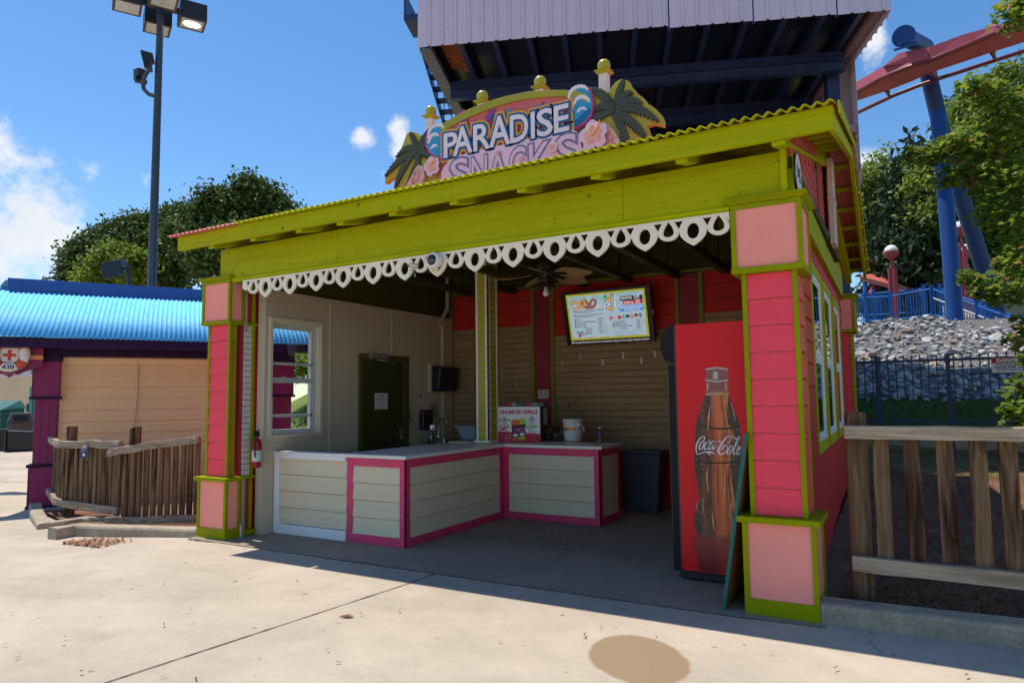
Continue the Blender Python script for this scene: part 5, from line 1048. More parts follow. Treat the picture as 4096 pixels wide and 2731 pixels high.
for (x, z, lb) in ((-3.824, 2.005, 'slatwall hook leftmost under the menu screen'), (-3.533, 2.096, 'slatwall hook under the left corner of the menu screen'), (-3.185, 2.011, 'low slatwall hook under the middle of the menu screen'), (-2.875, 2.094, 'high slatwall hook right of the middle under the menu screen'), (-2.607, 2.017, 'low slatwall hook under the right part of the menu screen'), (-2.412, 2.095, 'slatwall hook nearest to the black drinks cooler'), (-5.513, 1.874, 'upper slatwall hook beside the towel dispenser'), (-5.424, 1.722, 'lower slatwall hook beside the towel dispenser'), (-4.852, 1.876, 'slatwall hook half behind the slatted post'), (-4.61, 1.713, 'slatwall hook between slatted post and deep red strip')):
    h = thing('peg_hook', 'small steel ' + lb, 'hook', (x, 4.138, z), 'hooks on the slatwall', local=True)
    m = MB(FRONT); m.box(-.012, .012, 0, .005, -.055, .03); m.box(-.03, .012, 0, .006, .02, .032); p_ = part('plate', m, GALV, h); m = MB(FRONT); m.tube([(0, .005, .012), (0, .17, .014), (0, .19, .028)], .0035, 6); part('prong', m, STEEL, h)
# ---- dome camera, loose wires on valance, number plaque
DC = thing('dome_camera', 'white dome security camera fixed to the cutwork valance', 'camera', (-3.10, -.01, 2.75))
m = MB(FrZ((-3.09, .0, 2.752), (1, 0, 0), (0, 0, 1), (0, -1, 0))); m.lathe([(.072, .028), (.074, .07), (.066, .085), (.05, .09)], (0, 0, 0), 28); part('base', m, WHITE, DC, smooth='auto'); m2 = MB(m.F); m2.ball((0, 0, .075), .052, 24, lo=0, hi=90); part('dome', m2, paint('smoked dome', (.02, .02, .022), .06, .05, spec=.8), DC, smooth=True)
m = MB(FRONT); m.box(-3.135, -3.06, .027, .031, 2.655, 2.69); part('mount_plate', m, paint('tan plate', (.6, .48, .32), .5), DC)
WI = thing('loose_wires', 'tangle of black and red wires dangling from the cutwork valance', 'wires', (-3.28, -.03, 2.7))
m = MB(FRONT); m.tube([(-3.40, .035, 2.74), (-3.36, .06, 2.75), (-3.28, .06, 2.735), (-3.30, .05, 2.71), (-3.37, .05, 2.725), (-3.40, .04, 2.742)], .004, 6); m.tube([(-3.37, .04, 2.70), (-3.31, .05, 2.685), (-3.27, .05, 2.715), (-3.265, .04, 2.74)], .003, 6, 1); m.tube([(-3.31, .045, 2.69), (-3.315, .045, 2.66)], .004, 6, 0); m.tube([(-3.315, .045, 2.66), (-3.313, .045, 2.625)], .009, 8, 2); m.tube([(-3.42, .03, 2.665), (-3.36, .035, 2.685)], .006, 6, 3)
part('wire', m, [BLACK, paint('red wire', (.35, .02, .03), .5), paint('teal plug', (.02, .22, .18), .5), WHITE], WI)
PQ = thing('number_plaque', 'round white house number 945 plaque on the side of the roof beam', 'plaque', (-.03, .17, 3.13))
PQF = Fr((-.042, .205, 3.085), (0, 1, 0), (1, 0, 0))
m = MB(PQF); m.disc(0, 0, .165, .16, 0, .012); b_ = part('disc', m, BLACK, PQ); m = MB(PQF); m.disc(0, 0, .15, .148, .0121, .0135); part('face', m, WHITE, b_); m = MB(PQF); m.text('945', 0, -.05, .11, .0136, .0145, 0, 'c', .03, wmax=.21); part('digits', m, BLACK, b_)
# ---- floor litter
# ================================================================ roof sign
SY = .5
SGN = thing('roof_sign', 'tropical shop sign reading Paradise Snacks with palms and waves on the kiosk roof', 'sign', (-2.6, .55, 3.6))
SF = Fr((0, SY, 0), (1, 0, 0), (0, -1, 0))
def dz(pts, d): return [(x, z + d) for x, z in pts]
LIMEB = paint('sign lime', (.36, .34, .02), .5, .08, 3); LIMEY = paint('sign mustard lime', (.46, .38, .03), .5, .08, 3); PALM = paint('sign dark palm green', (.055, .07, .035), .5, .15, 4)
CORAL = paint('sign coral', (.60, .13, .13), .5, .06, 2); SBLUE = paint('sign navy outline', (.012, .10, .25), .4, .08); SORG = paint('sign amber', (.76, .34, .035), .45, .06); SWH = paint('sign white', (.82, .76, .76), .45, .04, 3); SPK = paint('sign blush', (.80, .60, .66), .5, .06, 3); SSL = paint('sign slate', (.20, .20, .32), .5, .08); SPEACH = paint('sign peach', (.80, .33, .21), .5, .2, 14); SMAG = paint('sign magenta', (.62, .03, .24), .45, .1); SCY = paint('sign ocean blue', (.03, .33, .52), .45, .25, 7); SCYD = paint('sign deep ocean', (.015, .14, .30), .45, .2, 7); SCREAM = paint('sign cream edge', (.72, .50, .36), .5, .08)
# backing boards
m = MB(SF); m.prism([(-1.796, 4.269), (-1.747, 4.271), (-1.698, 4.257), (-1.637, 4.225), (-1.602, 4.193), (-1.571, 4.201), (-1.552, 4.234), (-1.516, 4.265), (-1.462, 4.278), (-1.396, 4.242), (-1.387, 4.208), (-1.348, 4.155), (-1.321, 4.109), (-1.276, 4.07), (-1.248, 4.035), (-1.241, 3.997), (-1.208, 3.984), (-1.161, 3.936), (-1.118, 3.881), (-1.099, 3.83), (-1.1, 3.775), (-1.137, 3.792), (-1.187, 3.814), (-1.244, 3.808), (-1.228, 3.754), (-1.21, 3.7), (-1.205, 3.587), (-1.336, 3.568), (-1.885, 3.637), (-1.904, 3.937)], -.06, .0, 0)
RB = part('palm_board', m, LIMEY, SGN, bevel=.002)
m = MB(SF); m.prism([(-4.137, 3.9), (-3.999, 4.019), (-3.985, 4.061), (-3.913, 4.141), (-3.866, 4.235), (-3.846, 4.279), (-3.778, 4.289), (-3.695, 4.248), (-3.649, 4.217), (-3.58, 4.251), (-3.523, 4.273), (-3.443, 4.283), (-3.355, 4.258), (-3.247, 4.089), (-3.187, 3.686), (-3.598, 3.569), (-4.032, 3.639), (-3.998, 3.826), (-4.016, 3.843), (-4.137, 3.791)], -.06, 0, 0)
LBd = part('palm_board', m, LIMEY, SGN, bevel=.002)
def frond(m, c, mid, tip, w, seed, mi=0, o0=.0, o1=.022, teeth=11):
    r = random.Random(seed); c, mid, tip = [np.array(p, float) for p in (c, mid, tip)]
    L = []; R = []
    for i in range(teeth * 2 + 1):
        t = i / (teeth * 2); p = (1 - t) ** 2 * c + 2 * t * (1 - t) * mid + t * t * tip
        d = 2 * (1 - t) * (mid - c) + 2 * t * (tip - mid); d /= np.linalg.norm(d) + 1e-9; n = np.array((-d[1], d[0]))
        ww = .84 * w * (math.sin(math.pi * (t * .86 + .10)) ** .8); k = 1.0 if i % 2 else .52
        L.append(p + n * ww * .62 * (1.0 if i % 2 else .8) + d * (.03 if i % 2 else 0) * w * 8); R.append(p - n * ww * k * (1 + .2 * r.random()) + d * (.05 if i % 2 else 0) * w * 8)
    pts = [tuple(c)] + [tuple(p) for p in L[1:]] + [tuple(tip)] + [tuple(p) for p in reversed(R[1:])]
    sheet(m, [pts], o0 + .0009 * (seed % 20), o1 + .0013 * (seed % 20), mi)
m = MB(SF)
cR = (-1.523, 3.994)
for k, (a, b, w) in enumerate((((-1.507, 4.153), (-1.445, 4.26), .052), ((-1.435, 4.182), (-1.361, 4.118), .045), ((-1.401, 4.128), (-1.278, 4.008), .058), ((-1.323, 4.041), (-1.137, 3.819), .062), ((-1.361, 3.89), (-1.247, 3.696), .062), ((-1.627, 4.158), (-1.735, 4.243), .062), ((-1.642, 4.009), (-1.88, 3.872), .060), ((-1.604, 4.106), (-1.752, 4.022), .055))): frond(m, cR, a, b, w, k)
m.prism([(-1.568, 3.981), (-1.493, 3.988), (-1.455, 3.887), (-1.411, 3.764), (-1.398, 3.625), (-1.52, 3.626), (-1.481, 3.778), (-1.526, 3.879)], 0, .021)
part('palm_tree', m, PALM, RB)
m = MB(SF); cL = (-3.695, 4.058)
for k, (a, b, w) in enumerate((((-3.745, 4.176), (-3.795, 4.269), .045), ((-3.646, 4.17), (-3.523, 4.266), .055), ((-3.795, 4.159), (-3.973, 4.042), .050), ((-3.896, 4.041), (-4.12, 3.861), .058), ((-3.879, 3.942), (-3.981, 3.713), .058), ((-3.597, 4.039), (-3.404, 3.908), .06), ((-3.629, 4.085), (-3.435, 4.181), .06))): frond(m, cL, a, b, w, k + 20)
m.prism([(-3.737, 4.066), (-3.646, 4.062), (-3.654, 3.928), (-3.712, 3.749), (-3.737, 3.619), (-3.879, 3.642), (-3.778, 3.856), (-3.72, 3.954)], 0, .021)
part('palm_tree', m, PALM, LBd)
# arch and red field
arch = [(-3.387, 4.244), (-3.308, 4.277), (-3.207, 4.305), (-3.046, 4.34), (-2.896, 4.36), (-2.749, 4.371), (-2.606, 4.373), (-2.466, 4.368), (-2.356, 4.36), (-2.265, 4.345), (-2.129, 4.319), (-1.999, 4.288), (-1.872, 4.249), (-1.773, 4.192)]
inner = [(-1.775, 4.122), (-1.873, 4.187), (-2.0, 4.231), (-2.13, 4.257), (-2.266, 4.282), (-2.398, 4.297), (-2.537, 4.304), (-2.678, 4.301), (-2.823, 4.288), (-2.971, 4.269), (-3.122, 4.245), (-3.246, 4.214), (-3.356, 4.164)]
m = MB(SF); m.prism(arch + inner, .002, .05); part('arch_rim', m, LIMEB, SGN, bevel=.002)
m = MB(SF); m.prism([(-3.356, 4.191), (-3.246, 4.221), (-3.122, 4.25), (-2.971, 4.277), (-2.823, 4.296), (-2.678, 4.309), (-2.536, 4.312), (-2.398, 4.305), (-2.266, 4.289), (-2.13, 4.264), (-2.0, 4.236), (-1.873, 4.192), (-1.8, 4.127), (-1.755, 3.905), (-1.762, 3.614), (-3.437, 3.597)], .001, .028); RF_ = part('red_field', m, CORAL, SGN)
# scenery pieces: little palms, peaks

m = MB(SF)
for (x, z), r in (((-3.118, 4.275), .075), ((-2.987, 4.173), .048), ((-2.769, 4.207), .075)):
    m = MB(SF); pts = []
    for k in range(14):
        t = 2 * math.pi * k / 14; q = r * (1.15 if k % 2 else .85); pts.append((x + q * math.cos(t), z + q * 1.05 * math.sin(t)))
    m.prism(pts, .028, .036, 0)
    for k in range(7): frond(m, (x, z), (x + r * .7 * math.cos(k * .9 + .2), z + r * .9 * math.sin(k * .9 + .2) + r * .2), (x + r * 1.05 * math.cos(k * .9 + .2), z + r * .9 * math.sin(k * .9 + .2)), r * .20, k, 1, .036, .039, 5)
    m.prism([(x - .004, z), (x + .004, z), (x + .008, z - r * 2.2), (x - .006, z - r * 2.2)], .036, .040, 1)
    part('palm_cutout', m, [SMAG, SCYD], RF_)
m = MB(SF); m.prism([(-2.637, 4.193), (-2.586, 4.258), (-2.538, 4.184), (-2.526, 4.068), (-2.645, 4.094)], .028, .034, 2); m.prism([(-3.184, 4.208), (-3.107, 4.244), (-2.973, 4.111), (-3.063, 4.052), (-3.215, 4.136)], .028, .0345, 2); part('peak_cutout', m, [SMAG, SCYD, SCY], RF_); m = MB(SF); m.prism([(-2.386, 4.175), (-2.317, 4.215), (-2.224, 4.206), (-2.131, 4.204), (-2.001, 4.192), (-1.962, 4.189), (-1.964, 4.117), (-2.387, 4.138)], .028, .0345, 2)
m.prism([(-2.234, 4.209), (-2.218, 4.238), (-2.202, 4.202)], .028, .034, 3); m.prism([(-2.517, 4.204), (-2.503, 4.231), (-2.489, 4.198)], .028, .034, 3)
part('peak_cutout', m, [SMAG, SCYD, SCY, PALM], RF_)
# medallions with breaking waves
def medallion(nm, rim, body, crest, crest2, sun, parent):
    m = MB(SF); m.prism(rim, .03, .045, 0); m.prism(body, .045, .049, 1)
    o = part(nm, m, [SMAG, SCY], parent)
    w = MB(SF)
    for cr in (crest, crest2):
        r = random.Random(5); out = []
        P_, _ = spline(cr, [1] * len(cr), 5)
        Lp = []; Rp = []
        for i, p in enumerate(P_):
            d = P_[min(i + 1, len(P_) - 1)] - P_[max(i - 1, 0)]; d /= np.linalg.norm(d) + 1e-9; n = np.array((-d[1], d[0])); h = .024 * math.sin(math.pi * min(1, (i + 1) / len(P_) + .05)) ** .5
            Lp.append(tuple(p + n * h * (1.0 if i % 2 else .7))); Rp.append(tuple(p - n * h * (.9 if i % 2 else .35)))
        sheet(w, [Lp + Rp[::-1]], .049, .053, 0)
    w.disc(sun[0], sun[1], .016, .018, .049, .052, mi=1, n=18)
    part('wave_crest', w, [SWH, SMAG], o)
    return o
medallion('wave_medallion', [(-1.966, 4.166), (-1.961, 4.237), (-1.938, 4.273), (-1.884, 4.296), (-1.821, 4.294), (-1.759, 4.263), (-1.721, 4.198), (-1.709, 4.083), (-1.731, 3.988), (-1.789, 3.93), (-1.88, 3.902), (-1.956, 3.906)], [(-1.95, 4.162), (-1.946, 4.224), (-1.925, 4.258), (-1.878, 4.279), (-1.821, 4.278), (-1.769, 4.249), (-1.736, 4.193), (-1.724, 4.086), (-1.745, 3.999), (-1.801, 3.946), (-1.882, 3.918), (-1.948, 3.92)], [(-1.949, 4.198), (-1.929, 4.253), (-1.871, 4.281), (-1.796, 4.267), (-1.748, 4.21)], [(-1.913, 4.106), (-1.874, 4.168), (-1.817, 4.179), (-1.762, 4.142), (-1.75, 4.104)], (-1.899, 4.168), SGN)
medallion('wave_medallion', [(-3.312, 4.149), (-3.336, 4.234), (-3.384, 4.272), (-3.479, 4.28), (-3.544, 4.233), (-3.574, 4.149), (-3.567, 4.071), (-3.524, 3.991), (-3.436, 3.921), (-3.326, 3.887)], [(-3.327, 4.145), (-3.349, 4.223), (-3.39, 4.254), (-3.47, 4.26), (-3.528, 4.219), (-3.554, 4.141), (-3.548, 4.072), (-3.508, 4.001), (-3.428, 3.937), (-3.332, 3.905)], [(-3.531, 4.147), (-3.499, 4.234), (-3.427, 4.259), (-3.355, 4.238), (-3.332, 4.193)], [(-3.524, 4.091), (-3.491, 4.159), (-3.427, 4.166), (-3.387, 4.138)], (-3.376, 4.158), SGN)
for fq_ in (0, 1):
  w = MB(SF)
  if fq_ == 0: sheet(w, [[(-1.876, 4.05), (-1.851, 4.086), (-1.8, 4.086), (-1.764, 4.037), (-1.789, 4.054), (-1.826, 4.068), (-1.858, 4.046)]], .049, .0532)
  if fq_ == 0: sheet(w, [[(-1.955, 3.924), (-1.903, 3.972), (-1.84, 4.006), (-1.751, 4.069), (-1.737, 4.031), (-1.791, 3.96), (-1.879, 3.92)]], .0491, .0525, 1)
  else: sheet(w, [[(-3.508, 4.021), (-3.475, 4.069), (-3.427, 4.066), (-3.404, 4.034), (-3.435, 4.045), (-3.467, 4.034)]], .049, .0532)
  part('wave_foam', w, [SWH, SCYD], SGN)
# PARADISE lettering: amber halo, navy outline, white face, each letter its own step
L0 = (-3.319, 3.932); L1 = (-1.947, 3.904)
letters = [('P', (-3.319, 3.932), (-3.163, 3.902), .245), ('A', (-3.204, 3.934), (-2.989, 3.96), .275), ('R', (-2.965, 3.936), (-2.783, 3.919), .258), ('A', (-2.783, 3.93), (-2.563, 3.926), .29), ('D', (-2.553, 3.93), (-2.366, 3.923), .262), ('I', (-2.343, 3.925), (-2.282, 3.925), .25), ('S', (-2.265, 3.925), (-2.113, 3.908), .25), ('E', (-2.09, 3.922), (-1.949, 3.904), .25)]
BASE = 3.898
for j, (bold, o0, o1, mt_, nm) in enumerate(((.135, .046, .058, SORG, 'letter_halo'), (.072, .058, .064, SBLUE, 'letter_outline'), (.014, .064, .070, SWH, 'letter'))):
    for ch, a, b, h in letters:
        m = MB(SF); w = abs(b[0] - a[0]); gv, _ = glyphs(ch, 0)
        gw = gv[:, 0].max() - gv[:, 0].min(); kx = w / gw; kz = h / .70
        if ch == 'I': kx = kz * .9
        vs, fs = glyphs(ch, bold); V = np.stack([(a[0] + b[0]) / 2 + (vs[:, 0] - gv[:, 0].min() - gw / 2) * kx, np.full(len(vs), o1), BASE + vs[:, 1] * kz], 1)
        n = len(V); V2 = V.copy(); V2[:, 1] = o0; cnt = {}
        for f in fs:
            for i in range(len(f)):
                e = (f[i], f[(i + 1) % len(f)]); k = tuple(sorted(e)); cnt[k] = None if k in cnt else e
        if bold == .0:
            V[:, 0] += 0
        m.add(np.concatenate([V, V2]), list(fs) + [(e[0], e[1], e[1] + n, e[0] + n) for e in cnt.values() if e])
        part(nm, m, mt_, SGN)
# SNACKS board, cut by the eave line from below
m = MB(SF); m.prism([(-3.374, 3.56), (-3.358, 3.765), (-3.326, 3.808), (-3.248, 3.873), (-3.125, 3.893), (-3.034, 3.891), (-2.915, 3.899), (-2.798, 3.897), (-2.683, 3.9), (-2.57, 3.896), (-2.473, 3.896), (-2.377, 3.901), (-2.216, 3.899), (-2.097, 3.899), (-2.007, 3.91), (-1.918, 3.899), (-1.866, 3.86), (-1.844, 3.806), (-1.828, 3.708), (-1.711, 3.691), (-1.641, 3.579), (-2.015, 3.483), (-3.374, 3.56)], .03, .062); SN = part('snacks_board', m, SPK, SGN)
snl = [('S', (-3.241, 3.695), (-3.035, 3.788)), ('N', (-2.992, 3.652), (-2.817, 3.748)), ('A', (-2.798, 3.618), (-2.59, 3.707)), ('C', (-2.568, 3.578), (-2.394, 3.671)), ('K', (-2.356, 3.542), (-2.129, 3.622)), ('S', (-2.073, 3.493), (-1.874, 3.576))]
BZ = 3.535
for bold, o1, mt_, nm in ((.048, .065, SSL, 'letter_outline'), (.004, .068, SPK, 'letter')):
    for i, (ch, a, b) in enumerate(snl):
        m = MB(SF); gv, _ = glyphs(ch, 0); kx = (b[0] - a[0]) / (gv[:, 0].max() - gv[:, 0].min()); h = (.325, .305, .30, .31, .31, .33)[i]
        vs, fs = glyphs(ch, bold); V = np.stack([a[0] + (vs[:, 0] - gv[:, 0].min()) * kx, np.full(len(vs), o1), BZ + vs[:, 1] * h / .7], 1); m.add(V, fs); part(nm, m, mt_, SN)
# hibiscus flowers
def flower(c, r, parent, o, seed=0, stamen=True):
    m = MB(SF); x, z = c
    for k in range(5):
        t = math.radians(90 + 72 * k + seed); px, pz = x + r * .56 * math.cos(t), z + r * .56 * math.sin(t); pts = []
        for i in range(18):
            a = 2 * math.pi * i / 18; rr = r * .47 * (1 + .07 * math.sin(5 * a + k)); pts.append((px + rr * math.cos(a), pz + rr * 1.05 * math.sin(a)))
        m.prism(pts, o + .002 * k, o + .002 * k + .012, 0)
        pts2 = [(x + (p[0] - x) * .62 + (px - x) * .02, z + (p[1] - z) * .62) for p in pts]; m.prism(pts2, o + .013 + .001 * k, o + .0215 + .0002 * k, 1)
    if stamen: m.tube([(x, o + .025, z), (x + r * .4, o + .035, z + r * .5), (x + r * .55, o + .035, z + r * .85)], r * .05, 6, 2)
    return part('hibiscus', m, [SPK, paint('petal peach', (.82, .44, .32), .5, .25, 25), SORG], parent)
flower((-1.708, 3.796), .135, SGN, .064, 8); flower((-3.465, 3.837), .100, SGN, .064, 14); flower((-2.106, 3.765), .055, SN, .070, 0, False); flower((-2.694, 3.826), .028, SN, .070, 0, False); flower((-2.441, 3.723), .03, SN, .07, 0, False)
# coral sprays
for nm, boxp, sd in (('coral_spray', [(-1.638, 3.718), (-1.619, 3.87), (-1.585, 3.881), (-1.539, 3.825), (-1.499, 3.753), (-1.477, 3.714), (-1.52, 3.637), (-1.639, 3.648)], 3), ('coral_spray', [(-3.812, 3.712), (-3.753, 3.783), (-3.695, 3.868), (-3.659, 3.895), (-3.597, 3.864), (-3.581, 3.754), (-3.663, 3.633), (-3.795, 3.655)], 4)):
    m = MB(SF); m.prism(boxp, .01, .045, 0); r = random.Random(sd); cx = sum(p[0] for p in boxp) / len(boxp); cz = sum(p[1] for p in boxp) / len(boxp)
    for k in range(9):
        a = r.random() * 6.3; q = [(cx + .5 * (p[0] - cx) + .02 * math.cos(a + i), cz + .6 * (p[1] - cz) + .02 * math.sin(a * 2 + i)) for i, p in enumerate([boxp[k % len(boxp)], boxp[(k + 2) % len(boxp)]])]
        m.ribbon(q, [.012, .004], .045, .05, 1)
    part(nm, m, [SCREAM, paint('sign coral pink', (.72, .30, .30), .5, .1)], SGN)
# posts and finial balls
PO = paint('sign post blush white', (.74, .62, .56), .5, .05)
for bx_, bz_ in [(p[0], p[2]) for p in ((-3.612, 0.61, 4.507), (-2.972, 0.61, 4.517), (-2.32, 0.61, 4.507), (-1.667, 0.61, 4.498))]:
    x = bx_; zt = bz_ - .09
    m = MB(); m.box(x - .04, x + .04, SY + .07, SY + .15, 3.55, zt + .005); p_ = part('finial_post', m, PO, SGN, bevel=.003)
    m = MB(); m.hexa([(x - .045, SY + .065, zt + .006), (x + .045, SY + .065, zt + .006), (x + .045, SY + .155, zt + .006), (x - .045, SY + .155, zt + .006)], [(x - .068, SY + .042, zt + .028), (x + .068, SY + .042, zt + .028), (x + .068, SY + .178, zt + .028), (x - .068, SY + .178, zt + .028)]); m.box(x - .07, x + .07, SY + .04, SY + .18, zt + .0285, zt + .037); part('cap', m, LIMEB, p_)
    m = MB(); m.ball((x, SY + .11, zt + .09), .0595, 28); part('ball', m, paint('lime finial', (.36, .34, .02), .3, .06, 3, .04), p_, smooth=True)
# ================================================================ first-aid building and the left side
AO = np.array((-12.05, .91, -.25)); Ad = np.array((.571, .821, 0)); Ad /= np.linalg.norm(Ad); An = np.array((Ad[1], -Ad[0], 0))
AF = (AO * np.array((1, 1, 0)), Ad, An, np.array((0, 0, 1.)))
AB = thing('first_aid_building', 'low peach building with sky blue corrugated roof and plum corner columns', 'building', tuple(AO + Ad * 2 - An * 2))
m = MB(AF); lap(m, .42, 3.82, -.2, 2.16, .189, -.15, lip=.024, gap=.016); m.box(.40, 3.84, -4.0, -.16, -.3, 2.45); WA = part('wall', m, PEACH, AB)
m = MB(AF); m.box(.38, .42, -.15, -.125, -.25, 2.16); m.box(.38, 3.84, -.15, -.12, 2.165, 2.28); part('wall_trim', m, paint('peach trim', (.93, .64, .34), .5, .05), WA, bevel=.002)
m = MB(AF); m.box(3.845, 3.86, -3.9, -.4, -.25, 2.4); part('end_wall', m, PEACH, WA)
def aid_column(s0, nm='column'):
    m = MB(AF); m.box(s0, s0 + .395, -.36, 0, -.25, .455); m.box(s0 + .045, s0 + .355, -.33, -.03, .455, 1.58); m.box(s0, s0 + .39, -.36, 0, 1.60, 2.21)
    c = part(nm, m, MAG, AB, bevel=.004)
    t = MB(AF); t.box(s0, s0 + .012, 0, .012, -.18, .44); t.box(s0 + .383, s0 + .395, 0, .012, -.18, .44); t.box(s0, s0 + .012, 0, .010, 1.62, 2.2); t.box(s0 + .378, s0 + .39, 0, .010, 1.62, 2.2)
    for a in (.14, .255): t.box(s0 + a, s0 + a + .006, -.03, -.024, .47, 1.57)
    part('column_trim', t, paint('plum trim', (.17, .005, .065), .5), c)
    for z0, z1, e in ((.45, .50, .03), (1.575, 1.62, .03), (2.21, 2.30, .02), (-.26, -.175, .02)):
        l = MB(AF); l.box(s0 - e, s0 + .39 + e, -.36, e, z0, z1); part('ledge', l, PURP, c, bevel=.008)
    return c
aid_column(0); aid_column(3.80)
m = MB(AF); m.box(-.62, 4.45, .46, .50, 2.408, 2.565); m.box(-.62, 4.45, -.02, .458, 2.415, 2.44); m.box(-.3, 4.2, -.16, .0, 2.30, 2.414); part('fascia', m, PURP, AB, bevel=.003)
# roof: corrugated slope towards us, plain back slope, ridge board
m = MB(); e0 = AO * np.array((1, 1, 0)) + An * .58 + np.array((0, 0, 2.555)); rise = -An * 1.55 + np.array((0, 0, .93))
def aidw(s, w, z): return AO * np.array((1, 1, 0)) + Ad * s + An * w + np.array((0, 0, z))
corr_sheet(m, aidw(-.74, .58, 2.575), aidw(4.42, .58, 2.548), .0765, .010, None, rise, (0, 0, 1), 0)
RA = part('roof', m, BLUER, AB, smooth=True, fix=False); q = RA.modifiers.new('t', 'SOLIDIFY'); q.thickness = .004
m = MB(); m.add([aidw(-.74, -.97, 3.49), aidw(4.42, -.97, 3.465), aidw(4.42, -4.3, 2.4), aidw(-.74, -4.3, 2.4)], [(0, 1, 2, 3)]); part('back_slope', m, BLUER, RA, fix=False)
m = MB(AF); m.prism([(-.0, 2.42), (3.86, 2.42), (3.86, 2.5), (0, 2.5)], -4.0, -.2); part('gable_end', m, PURP, AB)
m = MB(); m.hexa([aidw(-.60, -1.0, 3.50), aidw(4.42, -1.0, 3.47), aidw(4.42, -1.06, 3.47), aidw(-.60, -1.06, 3.50)], [aidw(-.60, -1.0, 3.745), aidw(4.42, -1.0, 3.69), aidw(4.42, -1.06, 3.69), aidw(-.60, -1.06, 3.745)])
RB_ = part('ridge_board', m, BLUEC, RA, bevel=.003)
# screw heads in the roof sheets
m = MB(); r = random.Random(3)
for row, t in enumerate((.03, .28, .52, .78)):
    for i in range(16):
        s = -.5 + i * .306 + .07 * (row % 2); p = aidw(s, .58, 2.565) + rise * t; m.ball(p + np.array((0, 0, .012)), .009, 6)
sc_ = part('roof_screw', m, paint('roof screw', (.03, .12, .3), .4), RA); sc_['kind'] = 'stuff'
m = MB(); m.tube([aidw(1.53, -.12, 2.19), aidw(1.53, -.115, 1.6), aidw(1.50, -.115, 1.1), aidw(1.49, -.115, .2)], .016, 10); m.tube([aidw(1.53, -.12, 1.79), aidw(1.53, -.12, 1.77)], .022, 10); part('wall_pipe', m, paint('peach pipe', (.80, .56, .36), .45), AB, smooth='auto')
# lifebuoy sign
FA = thing('first_aid_ring', 'red and white lifebuoy sign with a red cross and the word AID', 'sign', tuple(aidw(-.30, .22, 2.3)))
RFm = (aidw(-.285, .22, 2.305), Ad, An, np.array((0, 0, 1.)))
m = MB(RFm); m.prism([(-.45, .30), (.45, .30), (.45, -.19), (.36, -.22), (.2, -.28), (.04, -.345), (0, -.375), (-.04, -.345), (-.2, -.28), (-.36, -.22), (-.45, -.19)], -.09, -.06); bk = part('backing_board', m, MAG, FA, bevel=.003)
m = MB(RFm); m.box(-.45, .45, -.059, -.05, -.075, -.005); part('orange_band', m, TERRA, bk)
m = MB(RFm); vs = []; fs = []; mi = []
n, k = 64, 14
def ring_pt(i, j):
    a = 2 * math.pi * i / n; b = 2 * math.pi * j / k; r_ = .213 + .068 * math.cos(b); return (r_ * math.cos(a), .045 * math.sin(b), r_ * math.sin(a))
vs = [ring_pt(i, j) for i in range(n) for j in range(k)]
for i in range(n):
    a = (360 * (i + .5) / n) % 360; col = 1 if any(abs((a - c0 + 180) % 360 - 180) < 17.5 for c0 in (45, 135, 225, 315)) else 0
    m.add([vs[(i * k + j)] for j in range(k)] + [vs[((i + 1) % n) * k + j] for j in range(k)], [(j, (j + 1) % k, k + (j + 1) % k, k + j) for j in range(k)], col)
part('lifebuoy', m, [WHITE, paint('lifebuoy red', (.62, .075, .03), .4, .05)], FA, smooth=True)
m = MB(RFm); m.disc(0, 0, .175, .175, -.03, -.01, 40); fc = part('centre_disc', m, WHITE, FA)
m = MB(RFm); m.box(-.024, .024, -.009, -.005, -.10, .075); m.box(-.09, -.0245, -.009, -.0052, -.036, .012); m.box(.0245, .09, -.009, -.0052, -.036, .012); part('red_cross', m, paint('cross red', (.60, .04, .02), .4, .04), fc)
m = MB(RFm)
for q in ([(-.115, -.122), (.115, -.122)], [(.115, -.122), (.115, .10)], [(.115, .10), (-.115, .10)], [(-.115, .10), (-.115, -.122)]): m.ribbon(q, .005, -.009, -.0055)
part('square_outline', m, BLACK, fc)
for i, ch in enumerate('AID'):
    t = (i - 1) * -.26; m = MB((RFm[0] + Ad * (.213 * math.sin(-t)) + np.array((0, 0, -.213 * math.cos(t))), Ad * math.cos(t) + np.array((0, 0, -math.sin(t) * 1.0)) * 1, An, np.array((0, 0, math.cos(t))) + Ad * math.sin(t)))
    m.text(ch, 0, -.028, .056, .045, .05, 0, 'c', .05); part('letter', m, BLACK, FA)
m = MB(RFm); m.tube([(.285 * math.cos(a), .02, .285 * math.sin(a)) for a in np.linspace(.9, -2.4, 26)] + [(-.1, .02, -.32), (.1, .02, -.31)], .007, 6); m.tube([(.06, .0, -.33), (.14, .01, -.325), (.18, .0, -.30)], .012, 6); part('rope', m, paint('rope', (.42, .33, .22), .8, .2, 60), FA, smooth=True)
